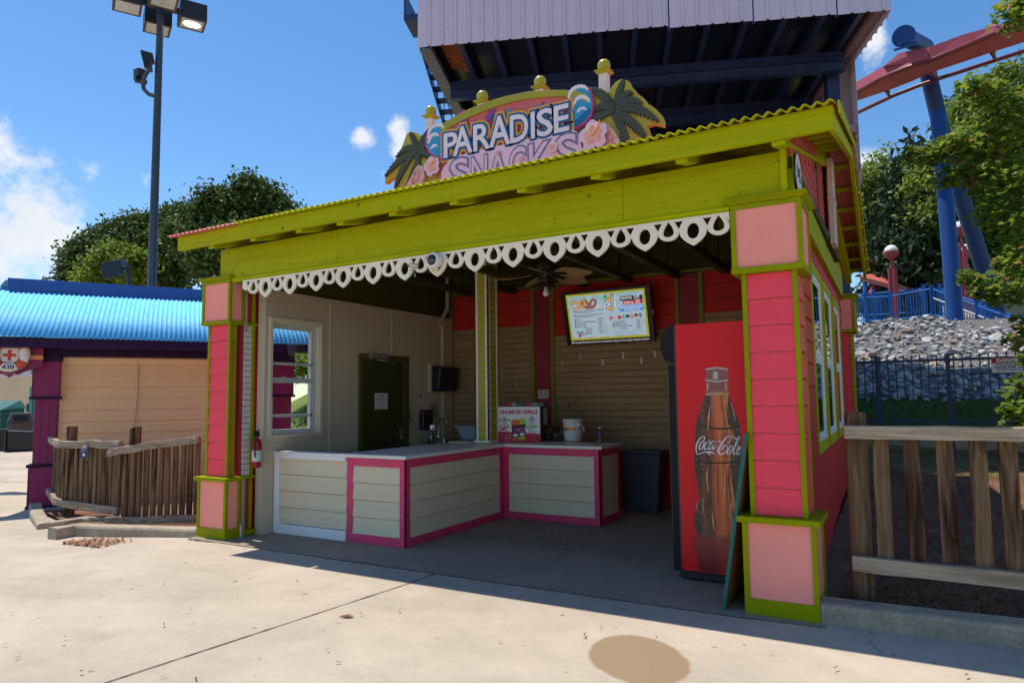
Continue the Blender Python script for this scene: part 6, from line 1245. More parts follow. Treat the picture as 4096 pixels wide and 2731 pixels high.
# dolphin figure behind the roof
DP = thing('dolphin_figure', 'blue and white dolphin figure peeping past the left end of the blue roof', 'figure', (-15.904, 2.08, 3.906))
q0 = [np.array(p) for p in ((-16.379, 1.992, 3.184), (-16.224, 2.051, 3.5), (-16.07, 2.111, 3.79), (-15.959, 2.157, 3.974))]
m = MB(); m.tube(q0, [.24, .21, .13, .06], 16); part('body', m, paint('dolphin blue', (.03, .15, .33), .3, .2), DP, smooth='auto')
m = MB(); m.tube([p + np.array((.03, -.05, -.07)) for p in q0], [.21, .17, .09, .03], 14); part('belly', m, WHITE, DP, smooth='auto')
m = MB(); a, b, c_, d_ = [np.array(p) for p in ((-16.051, 2.103, 3.986), (-15.938, 2.155, 4.123), (-15.854, 2.202, 4.132), (-15.894, 2.194, 3.974))]; w_ = np.array((.02, -.03, 0)); m.hexa([a - w_, b - w_, c_ - w_, d_ - w_], [a + w_, b + w_, c_ + w_, d_ + w_]); part('fluke', m, paint('dolphin blue', None), DP)
# ---- weathered picket fence
def board(m, a, b, w, h, mi=0, wob=.0):
    """squared rail between two points: a, b are centre line ends"""
    a, b = np.array(a, float), np.array(b, float); d = b - a; d /= np.linalg.norm(d); q = np.cross(d, (0, 0, 1)); q /= np.linalg.norm(q); u = np.cross(q, d)
    c = [(-1, -1), (1, -1), (1, 1), (-1, 1)]
    m.add([p + q * w / 2 * i + u * h / 2 * j for p in (a, b) for i, j in c], [(0, 1, 2, 3), (7, 6, 5, 4), (0, 4, 5, 1), (1, 5, 6, 2), (2, 6, 7, 3), (3, 7, 4, 0)], mi)
def picket_fence(name, label, A, B, topA, topB, botA, botB, n, posts, rail_off, pick=(.085, .035)):
    """A,B ground points; rails nailed on the near side"""
    A, B = np.array(A, float), np.array(B, float); d = B - A; L = np.linalg.norm(d[:2]); d2 = d / L; near = np.array((d2[1], -d2[0], 0))
    if near @ (np.array((.56, -5.03, 0)) - A) < 0: near = -near
    T = thing(name, label, 'fence', tuple(A))
    P = lambda t, z, o: A + d * t + near * o + np.array((0, 0, z - (A + d * t)[2]))
    for i in range(n):
        t = (i + .5) / n; zt = topA + (topB - topA) * t + .01; zb = botA + (botB - botA) * t - .01; m = MB(); sk = .012 * random.uniform(-1, 1)
        p0, p1 = P(t, zb, 0), P(t, zt, 0) + d2 * sk; w = pick[0] / 2 * random.uniform(.9, 1.08); th = pick[1] / 2
        m.add([p + d2 * w * i_ + near * th * j_ for p in (p0, p1) for i_, j_ in ((-1, -1), (1, -1), (1, 1), (-1, 1))], [(3, 2, 1, 0), (4, 5, 6, 7), (0, 1, 5, 4), (1, 2, 6, 5), (2, 3, 7, 6), (3, 0, 4, 7)])
        part('picket', m, WEATHZ, T, bevel=.004)
    for za, zb, nm in ((topA, topB, 'rail'), (botA, botB, 'rail')):
        m = MB(); k = 7; pts = [P(-.02 + 1.04 * i / k, za + (zb - za) * i / k + random.uniform(-.012, .012), rail_off) for i in range(k + 1)]
        vs = []; w, h = .03, .10
        for p in pts:
            for i_, j_ in ((-1, -1), (1, -1), (1, 1), (-1, 1)): vs.append(p + near * w * i_ + np.array((0, 0, 1)) * h / 2 * j_)
        fs = [(0, 1, 2, 3), tuple(4 * k + q for q in (3, 2, 1, 0))] + [(4 * i + q, 4 * i + (q + 1) % 4, 4 * i + 4 + (q + 1) % 4, 4 * i + 4 + q) for i in range(k) for q in range(4)]
        m.add(vs, fs); part(nm, m, WEATH, T, bevel=.008)
        for t in (0.02, .98):
            b = MB(); c = P(t, za + (zb - za) * t, rail_off + w); b.F = FrZ(tuple(c), tuple(d2), (0, 0, 1), tuple(near)); b.ball((0, 0, 0), .018, 10, lo=0, sc=(1, 1, .6)); part('bolt_head', b, GALV, T, smooth=True)
    for t, zt, r_, sl_ in posts:
        m = MB(); c = P(t, 0, -.10); k = 16; z0 = c[2] * 0 + min(A[2], B[2]) - .1
        vs = [(c[0] + r_ * math.cos(6.2832 * i / k), c[1] + r_ * math.sin(6.2832 * i / k), z) for z in (z0, (z0 + zt) / 2) for i in range(k)] + [(c[0] + r_ * math.cos(6.2832 * i / k), c[1] + r_ * math.sin(6.2832 * i / k), zt + sl_ * math.cos(6.2832 * i / k)) for i in range(k)]
        m.add(vs, [(q * k + i, q * k + (i + 1) % k, (q + 1) * k + (i + 1) % k, (q + 1) * k + i) for q in (0, 1) for i in range(k)] + [tuple(range(k))[::-1], tuple(range(2 * k, 3 * k))]); part('post', m, WEATHZ, T, bevel=.006)
    return T
pA = (-10.114, 0.434, 0.129); pB = (-8.704, 0.496, 0.058); pC = (-8.755, 0.418, -0.034); pD = (-7.558, 0.863, 0.052); pE = (-11.29, 0.919, 0.11)
g0 = -.13
def flat(p, z): return (p[0], p[1], z)
picket_fence('picket_fence', 'grey weathered picket fence section whose short rails carry a small blue card', flat(pA, g0), flat(pB, g0), .92, .94, .10, .04, 13, [(.04, 1.17, .07, .0), (1.07, 1.15, .075, .03)], .055)
picket_fence('picket_fence', 'grey weathered picket fence section with top rail rising to the pink pillar', flat(pC, g0), flat(pD, g0), .84, 1.02, -.06, .0, 12, [], .10, (.068, .035))
picket_fence('picket_fence', 'short grey picket fence return beside the plum column base', flat(pE, g0), flat(pA, g0), .93, .92, .12, .10, 7, [], .055)
cd = thing('leaflet_card', 'small blue safety leaflet reading say something fixed on the fence rail', 'card', (-9.415, 0.362, 0.832))
cF = FrZ((-9.384, 0.345, 0.835), (.90, .35, .12), (.35, -.92, .1), (-.06, -.02, 1))
m = MB(cF); m.box(-.065, .065, 0, .003, -.09, .095); sh = part('card', m, paint('navy leaflet', (.04, .045, .13), .4, .1), cd); m = MB(cF); m.text('SEE', -.05, .065, .02, .0031, .004, 1, 'l', .03, wmax=.03); m.text('SOMETHING', -.018, .065, .02, .0031, .004, 0, 'l', .03, wmax=.075); m.text('SAY', -.05, .04, .02, .0031, .004, 1, 'l', .03, wmax=.03); m.text('SOMETHING', -.018, .04, .02, .0031, .004, 0, 'l', .03, wmax=.075); m.disc(0, -.045, .018, .022, .0031, .004, mi=0); m.box(-.035, .035, .0031, .004, .012, .018, 0); part('print', m, [WHITE, paint('leaflet yellow', (.6, .42, .02), .5)], sh)
# kerbs of the planting bed and leaf litter
kerb('kerb', [(-8.133, -0.608, 0.05), (-8.135, -0.398, 0.05), (-7.687, -0.298, 0.055), (-7.091, -0.122, 0.06), (-6.398, 0.042, 0.07)], .18, .13, -.12)
kerb('kerb', [(-11.46, 0.665, -0.05), (-10.526, 0.243, -0.05), (-9.293, -0.254, -0.05), (-9.235, -0.127, -0.05), (-9.181, 0.253, -0.04), (-8.618, 0.568, -0.02)], .17, .13, -.2)
m = MB(); m.add([(-10.9, .6, -.11), (-8.3, -.2, -.08), (-7.2, -.05, -.05), (-6.5, .3, -.03), (-6.6, 1.6, -.03), (-9.6, 2.2, -.10)], [(0, 1, 2, 3, 4, 5)]); struct('planting_bed', m, MULCH, fix=False)
LITT = leafmat('dry leaf bits', (.16, .06, .03), (.42, .22, .12), (.55, .38, .24), .1, .8)
tag(scatter_bits('leaf_litter', 420, (-7.75, -7.0), (-.75, -.35), lambda x, y: gz(x) + .004 + 0 * y, .05, .012, LITT, 8), 'strip of dry reddish leaf litter along the left kerb', 'litter')
tag(scatter_bits('leaf_litter', 500, (-3.8, -2.3), (1.2, 3.3), lambda x, y: 0 * x + .002, .035, .010, LITT, 9), 'scattered dry leaves on the kiosk floor below the counter', 'litter')
m = MB(); m.tube([(-2.93, -1.385, .006), (-2.88, -1.362, .010), (-2.835, -1.348, .006)], [.003, .013, .004], 6); tag(part('wood_chip', m, wood('bark chip', (.34, .20, .10), (.2, .11, .05), 'x'), loc=(-2.88, -1.36, 0)), 'single brown wood chip lying on the sunlit pavement', 'chip')
# ---- lamp mast
PM = thing('lamp_mast', 'tall dark grey mast with four box floodlights one of them lit', 'lamp post', (-15.07, 4.85, 0))
m = MB(); m.tube([(-15.07, 4.85, -.2), (-15.07, 4.85, 5), (-15.07, 4.85, 11.6)], [.115, .10, .075], 20); part('pole', m, LAMPOLE, PM, smooth='auto')
LBX = paint('lamp box bronze black', (.022, .022, .026), .45, .1); LRIM = paint('lamp rim rust brown', (.075, .035, .025), .5, .2)
u1 = np.array((.495, .962, 0)) / np.linalg.norm((.495, .962)); u1 = np.array((.46, .888, 0)); u1 /= np.linalg.norm(u1); v1 = np.array((u1[1], -u1[0], 0))
HC = np.array((-15.07, 4.85, 11.32))
m = MB(FrZ(HC, u1, v1, (0, 0, 1))); m.box(-.55, .55, -.05, .05, -.06, .06); m.box(-.05, .05, -.55, .55, -.059, .059); part('cross_arm', m, LBX, PM)
for i, (a, b, lit) in enumerate(((-.72, 0, 0), (.72, 0, 1), (0, .72, 0), (0, -.72, 0))):
    F_ = FrZ(HC + u1 * a + v1 * b, u1, v1, (0, 0, 1)); m = MB(F_); m.box(-.31, .31, -.31, .31, -.24, .20); bx = part('lamp_box', m, LBX, PM, bevel=.006)
    m = MB(F_); m.box(-.31, -.255, -.31, .31, -.252, -.241); m.box(.255, .31, -.31, .31, -.252, -.241); m.box(-.255, .255, -.31, -.255, -.252, -.241); m.box(-.255, .255, .255, .31, -.252, -.241); part('lens_rim', m, LRIM, bx)
    m = MB(F_); m.box(-.255, .255, -.255, .255, -.247, -.242); part('lens', m, LENS, bx)
    if lit: m = MB(F_); m.disc(0, 0, .1, .1, 0, 0); m = MB(FrZ(F_[0] + np.array((0, 0, -.249)), u1, (0, 0, 1), v1)); m.disc(0, 0, .205, .15, -.002, .001, 18); part('lit_bulb', m, emit('lamp glow', (1, .95, .85), 6), bx)
FL = thing('flood_pair', 'pair of black floodlights on a curved bracket halfway up the lamp mast', 'floodlight', (-15.1, 4.8, 9.0))
m = MB(); b0_ = np.array((-15.082, 4.839, 9.0)); pts = [b0_, np.array((-15.161, 4.676, 9.019)), np.array((-15.261, 4.607, 9.142)), np.array((-15.279, 4.581, 9.314)), np.array((-15.206, 4.605, 9.496)), np.array((-15.16, 4.625, 9.568))]; m.tube(pts, .05, 12); part('bracket', m, LAMPOLE, FL, smooth='auto')
for cc, sz, dirv in (((-15.17, 4.589, 9.874), .34, (-.6, -.8, -.25)), ((-15.785, 4.829, 9.735), .30, (-.9, .3, -.2))):
    dv = np.array(dirv); dv /= np.linalg.norm(dv); sx_ = np.cross(dv, (0, 0, 1)); sx_ /= np.linalg.norm(sx_); uz = np.cross(sx_, dv)
    m = MB(FrZ(cc, sx_, dv, uz)); h = sz / 2; m.hexa([(-h, h * .5, -h), (h, h * .5, -h), (h, h * .5, h), (-h, h * .5, h)], [(-h * .6, -h, -h * .5), (h * .6, -h, -h * .5), (h * .6, -h, h * .6), (-h * .6, -h, h * .6)]); m.box(-h * .9, h * .9, -h * .5, h * .3, -h * 1.6, -h * 1.02); hd = part('lamp_head', m, LBX, FL, bevel=.01)
    m = MB(FrZ(cc, sx_, dv, uz)); m.box(-h * .8, h * .8, h * .5, h * .54, -h * .8, h * .8); part('lens', m, paint('cool lens', (.35, .45, .55), .2, .2), hd)
HS_ = thing('horn_speaker', 'black box loudspeaker on a thin post behind the blue roof', 'speaker', (-14.075, 3.699, 3.956))
sF = FrZ((-14.302, 3.523, 4.439), (.75, .62, .25), (.55, -.75, -.35), (-.2, -.1, .97))
m = MB(sF); m.hexa([(-.20, .2, -.17), (.20, .2, -.17), (.20, .2, .19), (-.20, .2, .19)], [(-.17, -.2, -.10), (.17, -.2, -.10), (.17, -.2, .12), (-.17, -.2, .12)]); part('cabinet', m, BLACK, HS_, bevel=.015)
m = MB(); m.tube([(-14.043, 3.666, 4.49), (-14.075, 3.707, 3.874)], .045, 8); m.tube([(-14.044, 3.668, 4.468), (-14.132, 3.622, 4.42)], .02, 6); part('post', m, BLACK, HS_)
# ---- far plaza things
FB = thing('stucco_building', 'far cream stucco building with white upper band and teal door frame', 'building', (-50.284, 18.03, 0.125))
wl0 = np.array((-60.233, 15.063, 1.874)); wl1 = np.array((-43.047, 19.71, 1.682)); dd = wl1 - wl0; dd[2] = 0; LL = np.linalg.norm(dd); dd /= LL; nn_ = np.array((dd[1], -dd[0], 0))
if nn_ @ (np.array((.56, -5.03, 0)) - wl0) < 0: nn_ = -nn_
FF = (np.array((wl0[0], wl0[1], 0)), dd, nn_, np.array((0, 0, 1.)))
STU = paint('cream stucco', (.66, .50, .30), .8, .08, 1, .2, 30)
m = MB(FF); m.box(0, LL, -6, 0, -.3, 3.25); part('wall', m, STU, FB); m = MB(FF); m.box(0, LL, -6, .04, 3.25, 4.9); part('upper_wall', m, paint('pale upper stucco', (.60, .53, .52), .8, .05), FB)
def fs_(u): 
    return u
pD0 = np.array((-48.411, 18.37, 1.741)); a_ = (pD0 - FF[0]) @ dd
m = MB(FF); m.box(a_ - .35, a_ - .1, .0, .12, -.25, 2.6); m.box(a_ - .1, a_ + 1.0, 0, .12, 2.35, 2.6); m.box(a_ + 1.0, a_ + 1.2, 0, .12, -.25, 2.6); dr = part('door', m, TEAL, FB); m = MB(FF); m.box(a_ - .1, a_ + 1.0, 0, .05, -.25, 2.35); part('door_leaf', m, paint('grey door', (.16, .2, .24), .5), dr); m = MB(FF); m.box(a_ - .62, a_ - .42, 0, .1, 1.0, 1.5); part('call_box', m, BLACK, FB, bevel=.02)
m = MB(FF); m.box(a_ - .3, a_ - .1, .05, .15, 3.45, 4.6); m.box(a_ - .1, a_ + 1.3, .05, .15, 3.45, 3.65); wn_ = part('window', m, TEAL, FB); m = MB(FF); m.box(a_ - .1, a_ + 1.3, .05, .1, 3.65, 4.6); part('pane', m, paint('pane dark', (.12, .14, .16), .15), wn_)
DU = thing('dumpster', 'dark green ribbed dumpster by the far cream building', 'dumpster', (-42.21, 13.2, -0.25))
dF = FrZ((-41.437, 13.45, -0.25), tuple(dd), tuple(nn_), (0, 0, 1)); DGR = paint('dumpster green', (.01, .10, .085), .5, .15)
m = MB(dF); m.hexa([(-2.6, -1, 0), (.2, -1, 0), (.2, .3, 0), (-2.6, .3, 0)], [(-2.6, -1, 1.55), (.22, -1, 1.55), (.22, .3, 1.35), (-2.6, .3, 1.35)]); bd_ = part('bin_body', m, DGR, DU, bevel=.02); m = MB(dF)
for z in (.35, .7, 1.05): m.box(-2.65, .28, .3, .36, z, z + .06); m.box(.2, .27, -1, .36, z + .001, z + .061)
part('rib', m, DGR, bd_); m = MB(dF); m.hexa([(-2.7, -1.05, 1.56), (.28, -1.05, 1.56), (.28, .4, 1.37), (-2.7, .4, 1.37)], [(-2.7, -1.0, 1.95), (-.1, -1.0, 1.95), (.28, .4, 1.45), (-2.7, .4, 1.45)]); part('lid', m, DGR, DU)
TC = thing('litter_bin', 'brown domed litter bin standing in front of the cream building', 'litter bin', (-37.524, 12.471, -0.25)); tF = FrZ((-37.524, 12.471, -0.25), (.4, .92, 0), (.92, -.4, 0), (0, 0, 1)); BRN = paint('bin brown', (.075, .052, .038), .5, .1)
m = MB(tF); m.box(-.5, .5, -.5, .5, 0, .85); b_ = part('bin_body', m, BRN, TC, bevel=.04); m = MB(tF); m.hexa([(-.54, -.54, .86), (.54, -.54, .86), (.54, .54, .86), (-.54, .54, .86)], [(-.38, -.38, 1.32), (.38, -.38, 1.32), (.38, .38, 1.32), (-.38, .38, 1.32)]); part('hood', m, paint('hood brown', (.10, .072, .052), .4, .1), TC, bevel=.03); m = MB(tF); m.hexa([(-.3, .5, .92), (.3, .5, .92), (.3, .55, .92), (-.3, .55, .92)], [(-.3, .42, 1.2), (.3, .42, 1.2), (.3, .46, 1.2), (-.3, .46, 1.2)]); part('opening', m, BLACK, TC)
WH = thing('wheelie_bin', 'black wheelie bin lying on its side on the sunlit pavement', 'bin', (-28.763, 8.547, -0.25)); wF = FrZ((-28.295, 8.331, -0.25), (.5, .86, 0), (.86, -.5, 0), (0, 0, 1))
m = MB(wF); m.hexa([(-.45, -.35, .02), (.62, -.28, .02), (.62, .28, .02), (-.45, .35, .02)], [(-.45, -.35, .78), (.62, -.28, .70), (.62, .28, .70), (-.45, .35, .78)]); part('bin_body', m, BLACK, WH, bevel=.04); m = MB(wF); m.hexa([(-.52, -.40, -.0), (-.46, -.40, .0), (-.46, .40, .0), (-.52, .40, .0)], [(-.52, -.40, .84), (-.46, -.40, .84), (-.46, .40, .84), (-.52, .40, .84)]); part('rim', m, BLACK, WH, bevel=.02); m = MB(wF); m.hexa([(-.9, -.38, .0), (-.53, -.38, .0), (-.53, -.33, .0), (-.9, -.33, .0)], [(-.9, -.38, .8), (-.53, -.38, .84), (-.53, -.33, .84), (-.9, -.33, .8)]); part('lid', m, BLACK, WH, bevel=.02)
OP = thing('planter_pedestal', 'small orange pedestal planter beside the far brown bin', 'planter', (-49.517, 18.606, -0.25)); oF = FrZ((-49.517, 18.606, -0.25), tuple(dd), tuple(nn_), (0, 0, 1))
m = MB(oF); m.hexa([(-.42, -.42, 0), (.42, -.42, 0), (.42, .42, 0), (-.42, .42, 0)], [(-.28, -.28, 1.25), (.28, -.28, 1.25), (.28, .28, 1.25), (-.28, .28, 1.25)]); part('pedestal', m, TERRA, OP); m = MB(oF); m.box(-.38, .38, -.38, .38, 1.25, 1.45); part('cap', m, TERRA, OP, bevel=.02)
# ================================================================ ride tower behind the kiosk
TK_ = .85                                            # one tower module is 0.85 m
TD = np.array((.929, .370, 0)) * TK_; TR = np.array((-.370, .929, 0)) * TK_; TO_ = np.array((-7.217, 5.068, .225)); TZ = np.array((0, 0, TK_))
TF = (TO_, TD, -TR, TZ)           # a = along the face, out = towards us
TW = thing('ride_tower', 'tall ride tower clad in lavender ribbed metal with a dark navy open underside', 'tower', tuple(TO_ + TD * 5 + TR * 3))
def ribbed(mb, F, s0, s1, z0, z1, mi=0, sp=.305, d=.05):
    n = int(math.ceil((s1 - s0) / sp)); P = []
    for i in range(n):
        a = s0 + i * sp
        for o, q in ((0, 0), (.115, 0), (.12, .006), (.13, 0), (.19, 0), (.195, .006), (.205, 0), (.235, 0), (.252, d), (.288, d)):
            if a + o <= s1: P.append((a + o, q))
    P.append((s1, 0)); mb.F = F; k = len(P)
    mb.add([(a, o, z0) for a, o in P] + [(a, o, z1) for a, o in P], [(i, i + 1, i + 1 + k, i + k) for i in range(k - 1)], mi)
for a, b in ((0.0, 5.53), (5.56, 7.27), (7.30, 8.94), (8.97, 10.0)):
    m = MB(); ribbed(m, TF, a, b, 9.40 - .008 * a, 13.5); o = part('cladding', m, LAV, TW, fix=False); q = o.modifiers.new('t', 'SOLIDIFY'); q.thickness = .006
m = MB(TF)
for a in (5.535, 7.275, 8.945): m.box(a - .02, a + .04, -.06, -.02, 9.3, 13.5)
part('seam_backing', m, NAVY, TW)
for i, (a, z) in enumerate([(.22 + .305 * k, 9.85) for k in range(16)] + [(.2, 9.6), (.2, 10.0)]):
    m = MB(FrZ(tuple(TO_ + TD * a - TR * .002 + TZ * (z + (.03 if i % 2 else 0))), tuple(TD), (0, 0, 1), tuple(-TR))); m.ball((0, 0, 0), .02, 8, lo=0); part('rivet', m, LAV, TW, smooth=True)
SF_ = (TO_ + TD * 10.0, -TR, TD, TZ)
m = MB(); ribbed(m, (TO_ + TD * 10.0, TR, TD, TZ), 0, 2.1, 9.32, 13.5); ribbed(m, (TO_ + TD * 10.0, TR, TD, TZ), 2.1, 6.6, 6.35, 13.5); o = part('side_cladding', m, LAV, TW, fix=False); q = o.modifiers.new('t', 'SOLIDIFY'); q.thickness = .006
m = MB((TO_, TD, TR, TZ)); m.box(9.80, 9.98, 2.15, 6.5, 7.6, 7.78); m.box(9.80, 9.98, .1, 6.5, 9.45, 9.75); m.box(9.80, 9.98, 2.15, 6.5, 6.7, 6.85); part('side_girt', m, paint('mauve girt', (.30, .20, .25), .6, .1), TW)
TI = (TO_, TD, TR, TZ)
DECK = paint('dark soffit sheet', (.010, .015, .032), .25, .25, 1.2, .25, 12, spec=.6)
m = MB(TI); m.box(.02, 9.98, .03, 7.2, 9.80, 9.9); part('soffit', m, DECK, TW)
m = MB(TI); m.box(.2, 9.98, 7.1, 7.3, 2.5, 9.79); part('rear_wall', m, NAVY, TW)
m = MB(TI); r = random.Random(4)
for k, s in enumerate([.92, 1.70, 2.49, 3.27, 4.05, 4.83, 5.6, 6.4, 7.2, 8.0, 8.8, 9.55]):
    j = MB(TI); j.box(s, s + .018, .06, 7.05, 9.52, 9.795); j.box(s - .05, s + .07, .06, 7.05, 9.50, 9.519); part('joist', j, NAVY, TW)
m = MB(TI); m.box(.02, .26, .04, 7.05, 9.36, 9.38); m.box(.12, .15, .04, 7.05, 9.381, 9.795); m.box(.26, .29, .04, 7.0, 9.36, 9.48); part('edge_girder', m, paint('grey blue girder', (.10, .115, .15), .4, .15), TW)
for r0 in (1.95, 4.5):
    m = MB(TI); m.box(.3, 9.7, r0 - .10, r0 + .10, 9.25, 9.275); m.box(.3, 9.7, r0 - .012, r0 + .012, 9.276, 9.49); m.box(.3, 9.7, r0 - .10, r0 + .10, 9.0, 9.02); m.box(.3, 9.7, r0 - .012, r0 + .012, 9.021, 9.249); part('cross_girder', m, NAVY, TW)
for s, r0 in ((.36, 3.4), (9.42, 2.3), (.36, 7.0), (9.42, 7.0)):
    m = MB(TI); m.box(s, s + .28, r0, r0 + .02, 0, 9.35); m.box(s, s + .28, r0 + .26, r0 + .28, 0, 9.35); m.box(s + .13, s + .15, r0 + .021, r0 + .259, 0, 9.35); part('column', m, NAVY, TW)
m = MB(TI)
for k in range(5):
    z = 9.2 - .0 * k; m.hexa([(.40, .35 + k * .25, 9.70 - .03 * (k % 2)), (.88, .35 + k * .25, 9.68), (.88, .58 + k * .25, 9.62 - .03 * k), (.40, .58 + k * .25, 9.66)], [(.40, .35 + k * .25, 9.72), (.88, .35 + k * .25, 9.70), (.88, .58 + k * .25, 9.66), (.40, .58 + k * .25, 9.70)])
part('torn_insulation', m, paint('amber insulation paper', (.17, .055, .015), .8, .4, 5, .6, 20), TW)
# access stair hung on the left side
ST = thing('tower_stair', 'navy open tread stair hanging on the left side of the ride tower', 'stair', tuple(TO_ + TR * 4 + TZ * 7))
sa = (2.255, 10.631); sb = (5.314, 9.315)
def stp(s, t, dz_=0): return (s, sa[0] + (sb[0] - sa[0]) * t, sa[1] + (sb[1] - sa[1]) * t + dz_)
for s in (-.55, .12):
    m = MB(TI); m.hexa([stp(s, -.1, -.16), stp(s + .04, -.1, -.16), stp(s + .04, 1.15, -.16), stp(s, 1.15, -.16)], [stp(s, -.1, .10), stp(s + .04, -.1, .10), stp(s + .04, 1.15, .10), stp(s, 1.15, .10)]); part('stringer', m, NAVY, ST)
n = 8
for i in range(n):
    t = (i + .3) / n; p = stp(-.5, t); m = MB(TI); m.box(-.509, .119, p[1] - .13, p[1] + .13, p[2] - .05, p[2]); part('tread', m, NAVY, ST)
    if i % 2 == 0: m = MB(TI); m.tube([stp(-.53, t, .1), stp(-.53, t, 1.0)], .016, 6); part('baluster', m, NAVY, ST)
m = MB(TI); m.tube([stp(-.53, -.1, 1.0), stp(-.53, 1.15, 1.0)], .02, 6); part('handrail', m, NAVY, ST)
m = MB(TI); m.box(-.42, -.02, .3, 1.1, 10.25, 10.38); m.box(-.42, -.38, .3, 1.1, 10.381, 10.9); part('landing', m, NAVY, ST)
# ================================================================ right side: fences, rocks, ramp, coaster
# near rail fence
RFN = thing('rail_fence', 'weathered timber rail fence with stained pickets beside the kiosk', 'fence', (.17, .33, .08))
def rough_board(m, F, a0, a1, o0, o1, z0, z1, n=8, amp=.006, seed=0, axis='a'):
    r = random.Random(seed); m.F = F; rings = []
    for i in range(n + 1):
        t = i / n; j = lambda: amp * r.uniform(-1, 1)
        if axis == 'a': rings.append([(a0 + (a1 - a0) * t, o0 + j() * .4, z0 + j()), (a0 + (a1 - a0) * t, o1 + j() * .4, z0 + j()), (a0 + (a1 - a0) * t, o1 + j() * .4, z1 + j()), (a0 + (a1 - a0) * t, o0 + j() * .4, z1 + j())])
        else: rings.append([(a0[0] + (a1[0] - a0[0]) * t - a0[1] + j(), o0, z0 + (z1 - z0) * t), (a0[0] + (a1[0] - a0[0]) * t + a0[1] + j(), o0, z0 + (z1 - z0) * t), (a0[0] + (a1[0] - a0[0]) * t + a0[1] + j(), o1, z0 + (z1 - z0) * t), (a0[0] + (a1[0] - a0[0]) * t - a0[1] + j(), o1, z0 + (z1 - z0) * t)])
    vs = [p for q in rings for p in q]; m.add(vs, [(0, 1, 2, 3), tuple(4 * n + q for q in (3, 2, 1, 0))] + [(4 * i + q, 4 * i + (q + 1) % 4, 4 * i + 4 + (q + 1) % 4, 4 * i + 4 + q) for i in range(n) for q in range(4)])
NF = FrZ((.10, .31, 0), (1, -.015, 0), (-.015, -1, 0), (0, 0, 1))
for s0 in (.07, 2.6, 5.0):
    m = MB(); k = 20; c = NF[0] + NF[1] * (s0 + .07) + np.array((0, .10, 0)); zs = (0, .3, .7, 1.1, 1.345, 1.372); rr = (.074, .073, .0725, .072, .071, .064)
    m.lathe(list(zip(rr, zs)), (c[0], c[1], .0), k); part('post', m, WEATHZ, RFN, smooth='auto')
wx = wood('weathered bleached rail', (.50, .42, .30), (.30, .22, .14), 'x', 1, .85, .7, .4, (.10, .06, .03))
m = MB(); rough_board(m, NF, .075, 5.3, -.02, .045, 1.192, 1.284, 26, .004, 3); part('rail', m, wx, RFN, bevel=.008)
m = MB(); rough_board(m, FrZ((.10, .31, 0), (1, -.015, -.006), (-.015, -1, 0), (0, 0, 1)), .085, 5.3, -.02, .045, .298, .40, 26, .004, 5); part('rail', m, wx, RFN, bevel=.008)
px_ = [(0.389, 0.365, 0.774)[0], (0.574, 0.365, 0.786)[0], (0.763, 0.365, 0.797)[0], (0.943, 0.365, 0.809)[0], (1.1, 0.365, 0.818)[0]]
for i in range(20):
    s = (px_[i] if i < 5 else px_[4] + (i - 4) * .205) - .10
    m = MB(); rough_board(m, NF, (s, .049), (s + .002, .049), -.065, -.022, .34, 1.22, 6, .003, i + 40, 'z'); part('picket', m, WEATHZ, RFN, bevel=.006)
for s, z in ((.125, 1.24), (.135, .35), (2.67, 1.24), (2.67, .35)):
    b = MB(FrZ(tuple(NF[0] + NF[1] * s + NF[2] * .045 + np.array((0, 0, z))), tuple(NF[1]), (0, 0, 1), tuple(NF[2]))); b.ball((0, 0, 0), .0125, 14, lo=0, sc=(1, 1, .55)); part('bolt_head', b, GALV, RFN, smooth=True)
# low retaining wall and navy fence
m = MB(); m.hexa([(-.2, 8.46, .2), (9, 8.2, .2), (9, 8.42, .2), (-.2, 8.66, .2)], [(-.2, 8.47, .86), (9, 8.21, .80), (9, 8.42, .80), (-.2, 8.66, .86)]); rw = thing('retaining_wall', 'low grey concrete retaining wall at the back of the mulch bed', 'wall', (4, 8.5, .3)); part('wall_block', m, CONC, rw, bevel=.02)
fa = np.array((-0.237, 7.927, 2.03)); fb = np.array((2.252, 7.883, 2.03)); fd = fb - fa; fd[2] = 0; fl = np.linalg.norm(fd); fd /= fl; fq = np.array((fd[1], -fd[0], 0))
NVF = thing('metal_fence', 'dark navy metal picket fence in front of the rock slope', 'fence', (float(fa[0]), float(fa[1]), .9))
GF = (fa * np.array((1, 1, 0)), fd, fq, np.array((0, 0, 1.)))
def fz(s): p = GF[0] + fd * s; return float(hill(np.array([p[0]]), np.array([p[1]]))[0])
SIGN_S = None
for i in range(7):
    s = .40 + (i - 1) * 1.0; m = MB(GF); m.box(s - .032, s + .032, -.032, .032, fz(s) - .1, 2.11); m.box(s - .038, s + .038, -.038, .038, 2.11, 2.125); part('post', m, NAVYF, NVF)
for z in (2.03, 1.05):
    m = MB(GF); m.box(-.9, 5.8, -.017, .017, z - .02, z + .02); part('rail', m, NAVYF, NVF)
for i in range(57):
    s = -.82 + i * .115
    if min(abs(s - (.40 + (k - 1) * 1.0)) for k in range(7)) > .045:
        m = MB(GF); m.box(s - .009, s + .009, -.0085, .0085, .93, 2.10); m.hexa([(s - .009, -.0085, 2.10), (s + .009, -.0085, 2.10), (s + .009, .0085, 2.10), (s - .009, .0085, 2.10)], [(s - .002, -.002, 2.14), (s + .002, -.002, 2.14), (s + .002, .002, 2.14), (s - .002, .002, 2.14)]); part('picket', m, NAVYF, NVF)
ds = np.array((1.732, 7.937, 2.03)); sg0 = float((np.array(((1.732, 7.937, 2.03))) - fa) @ fd)
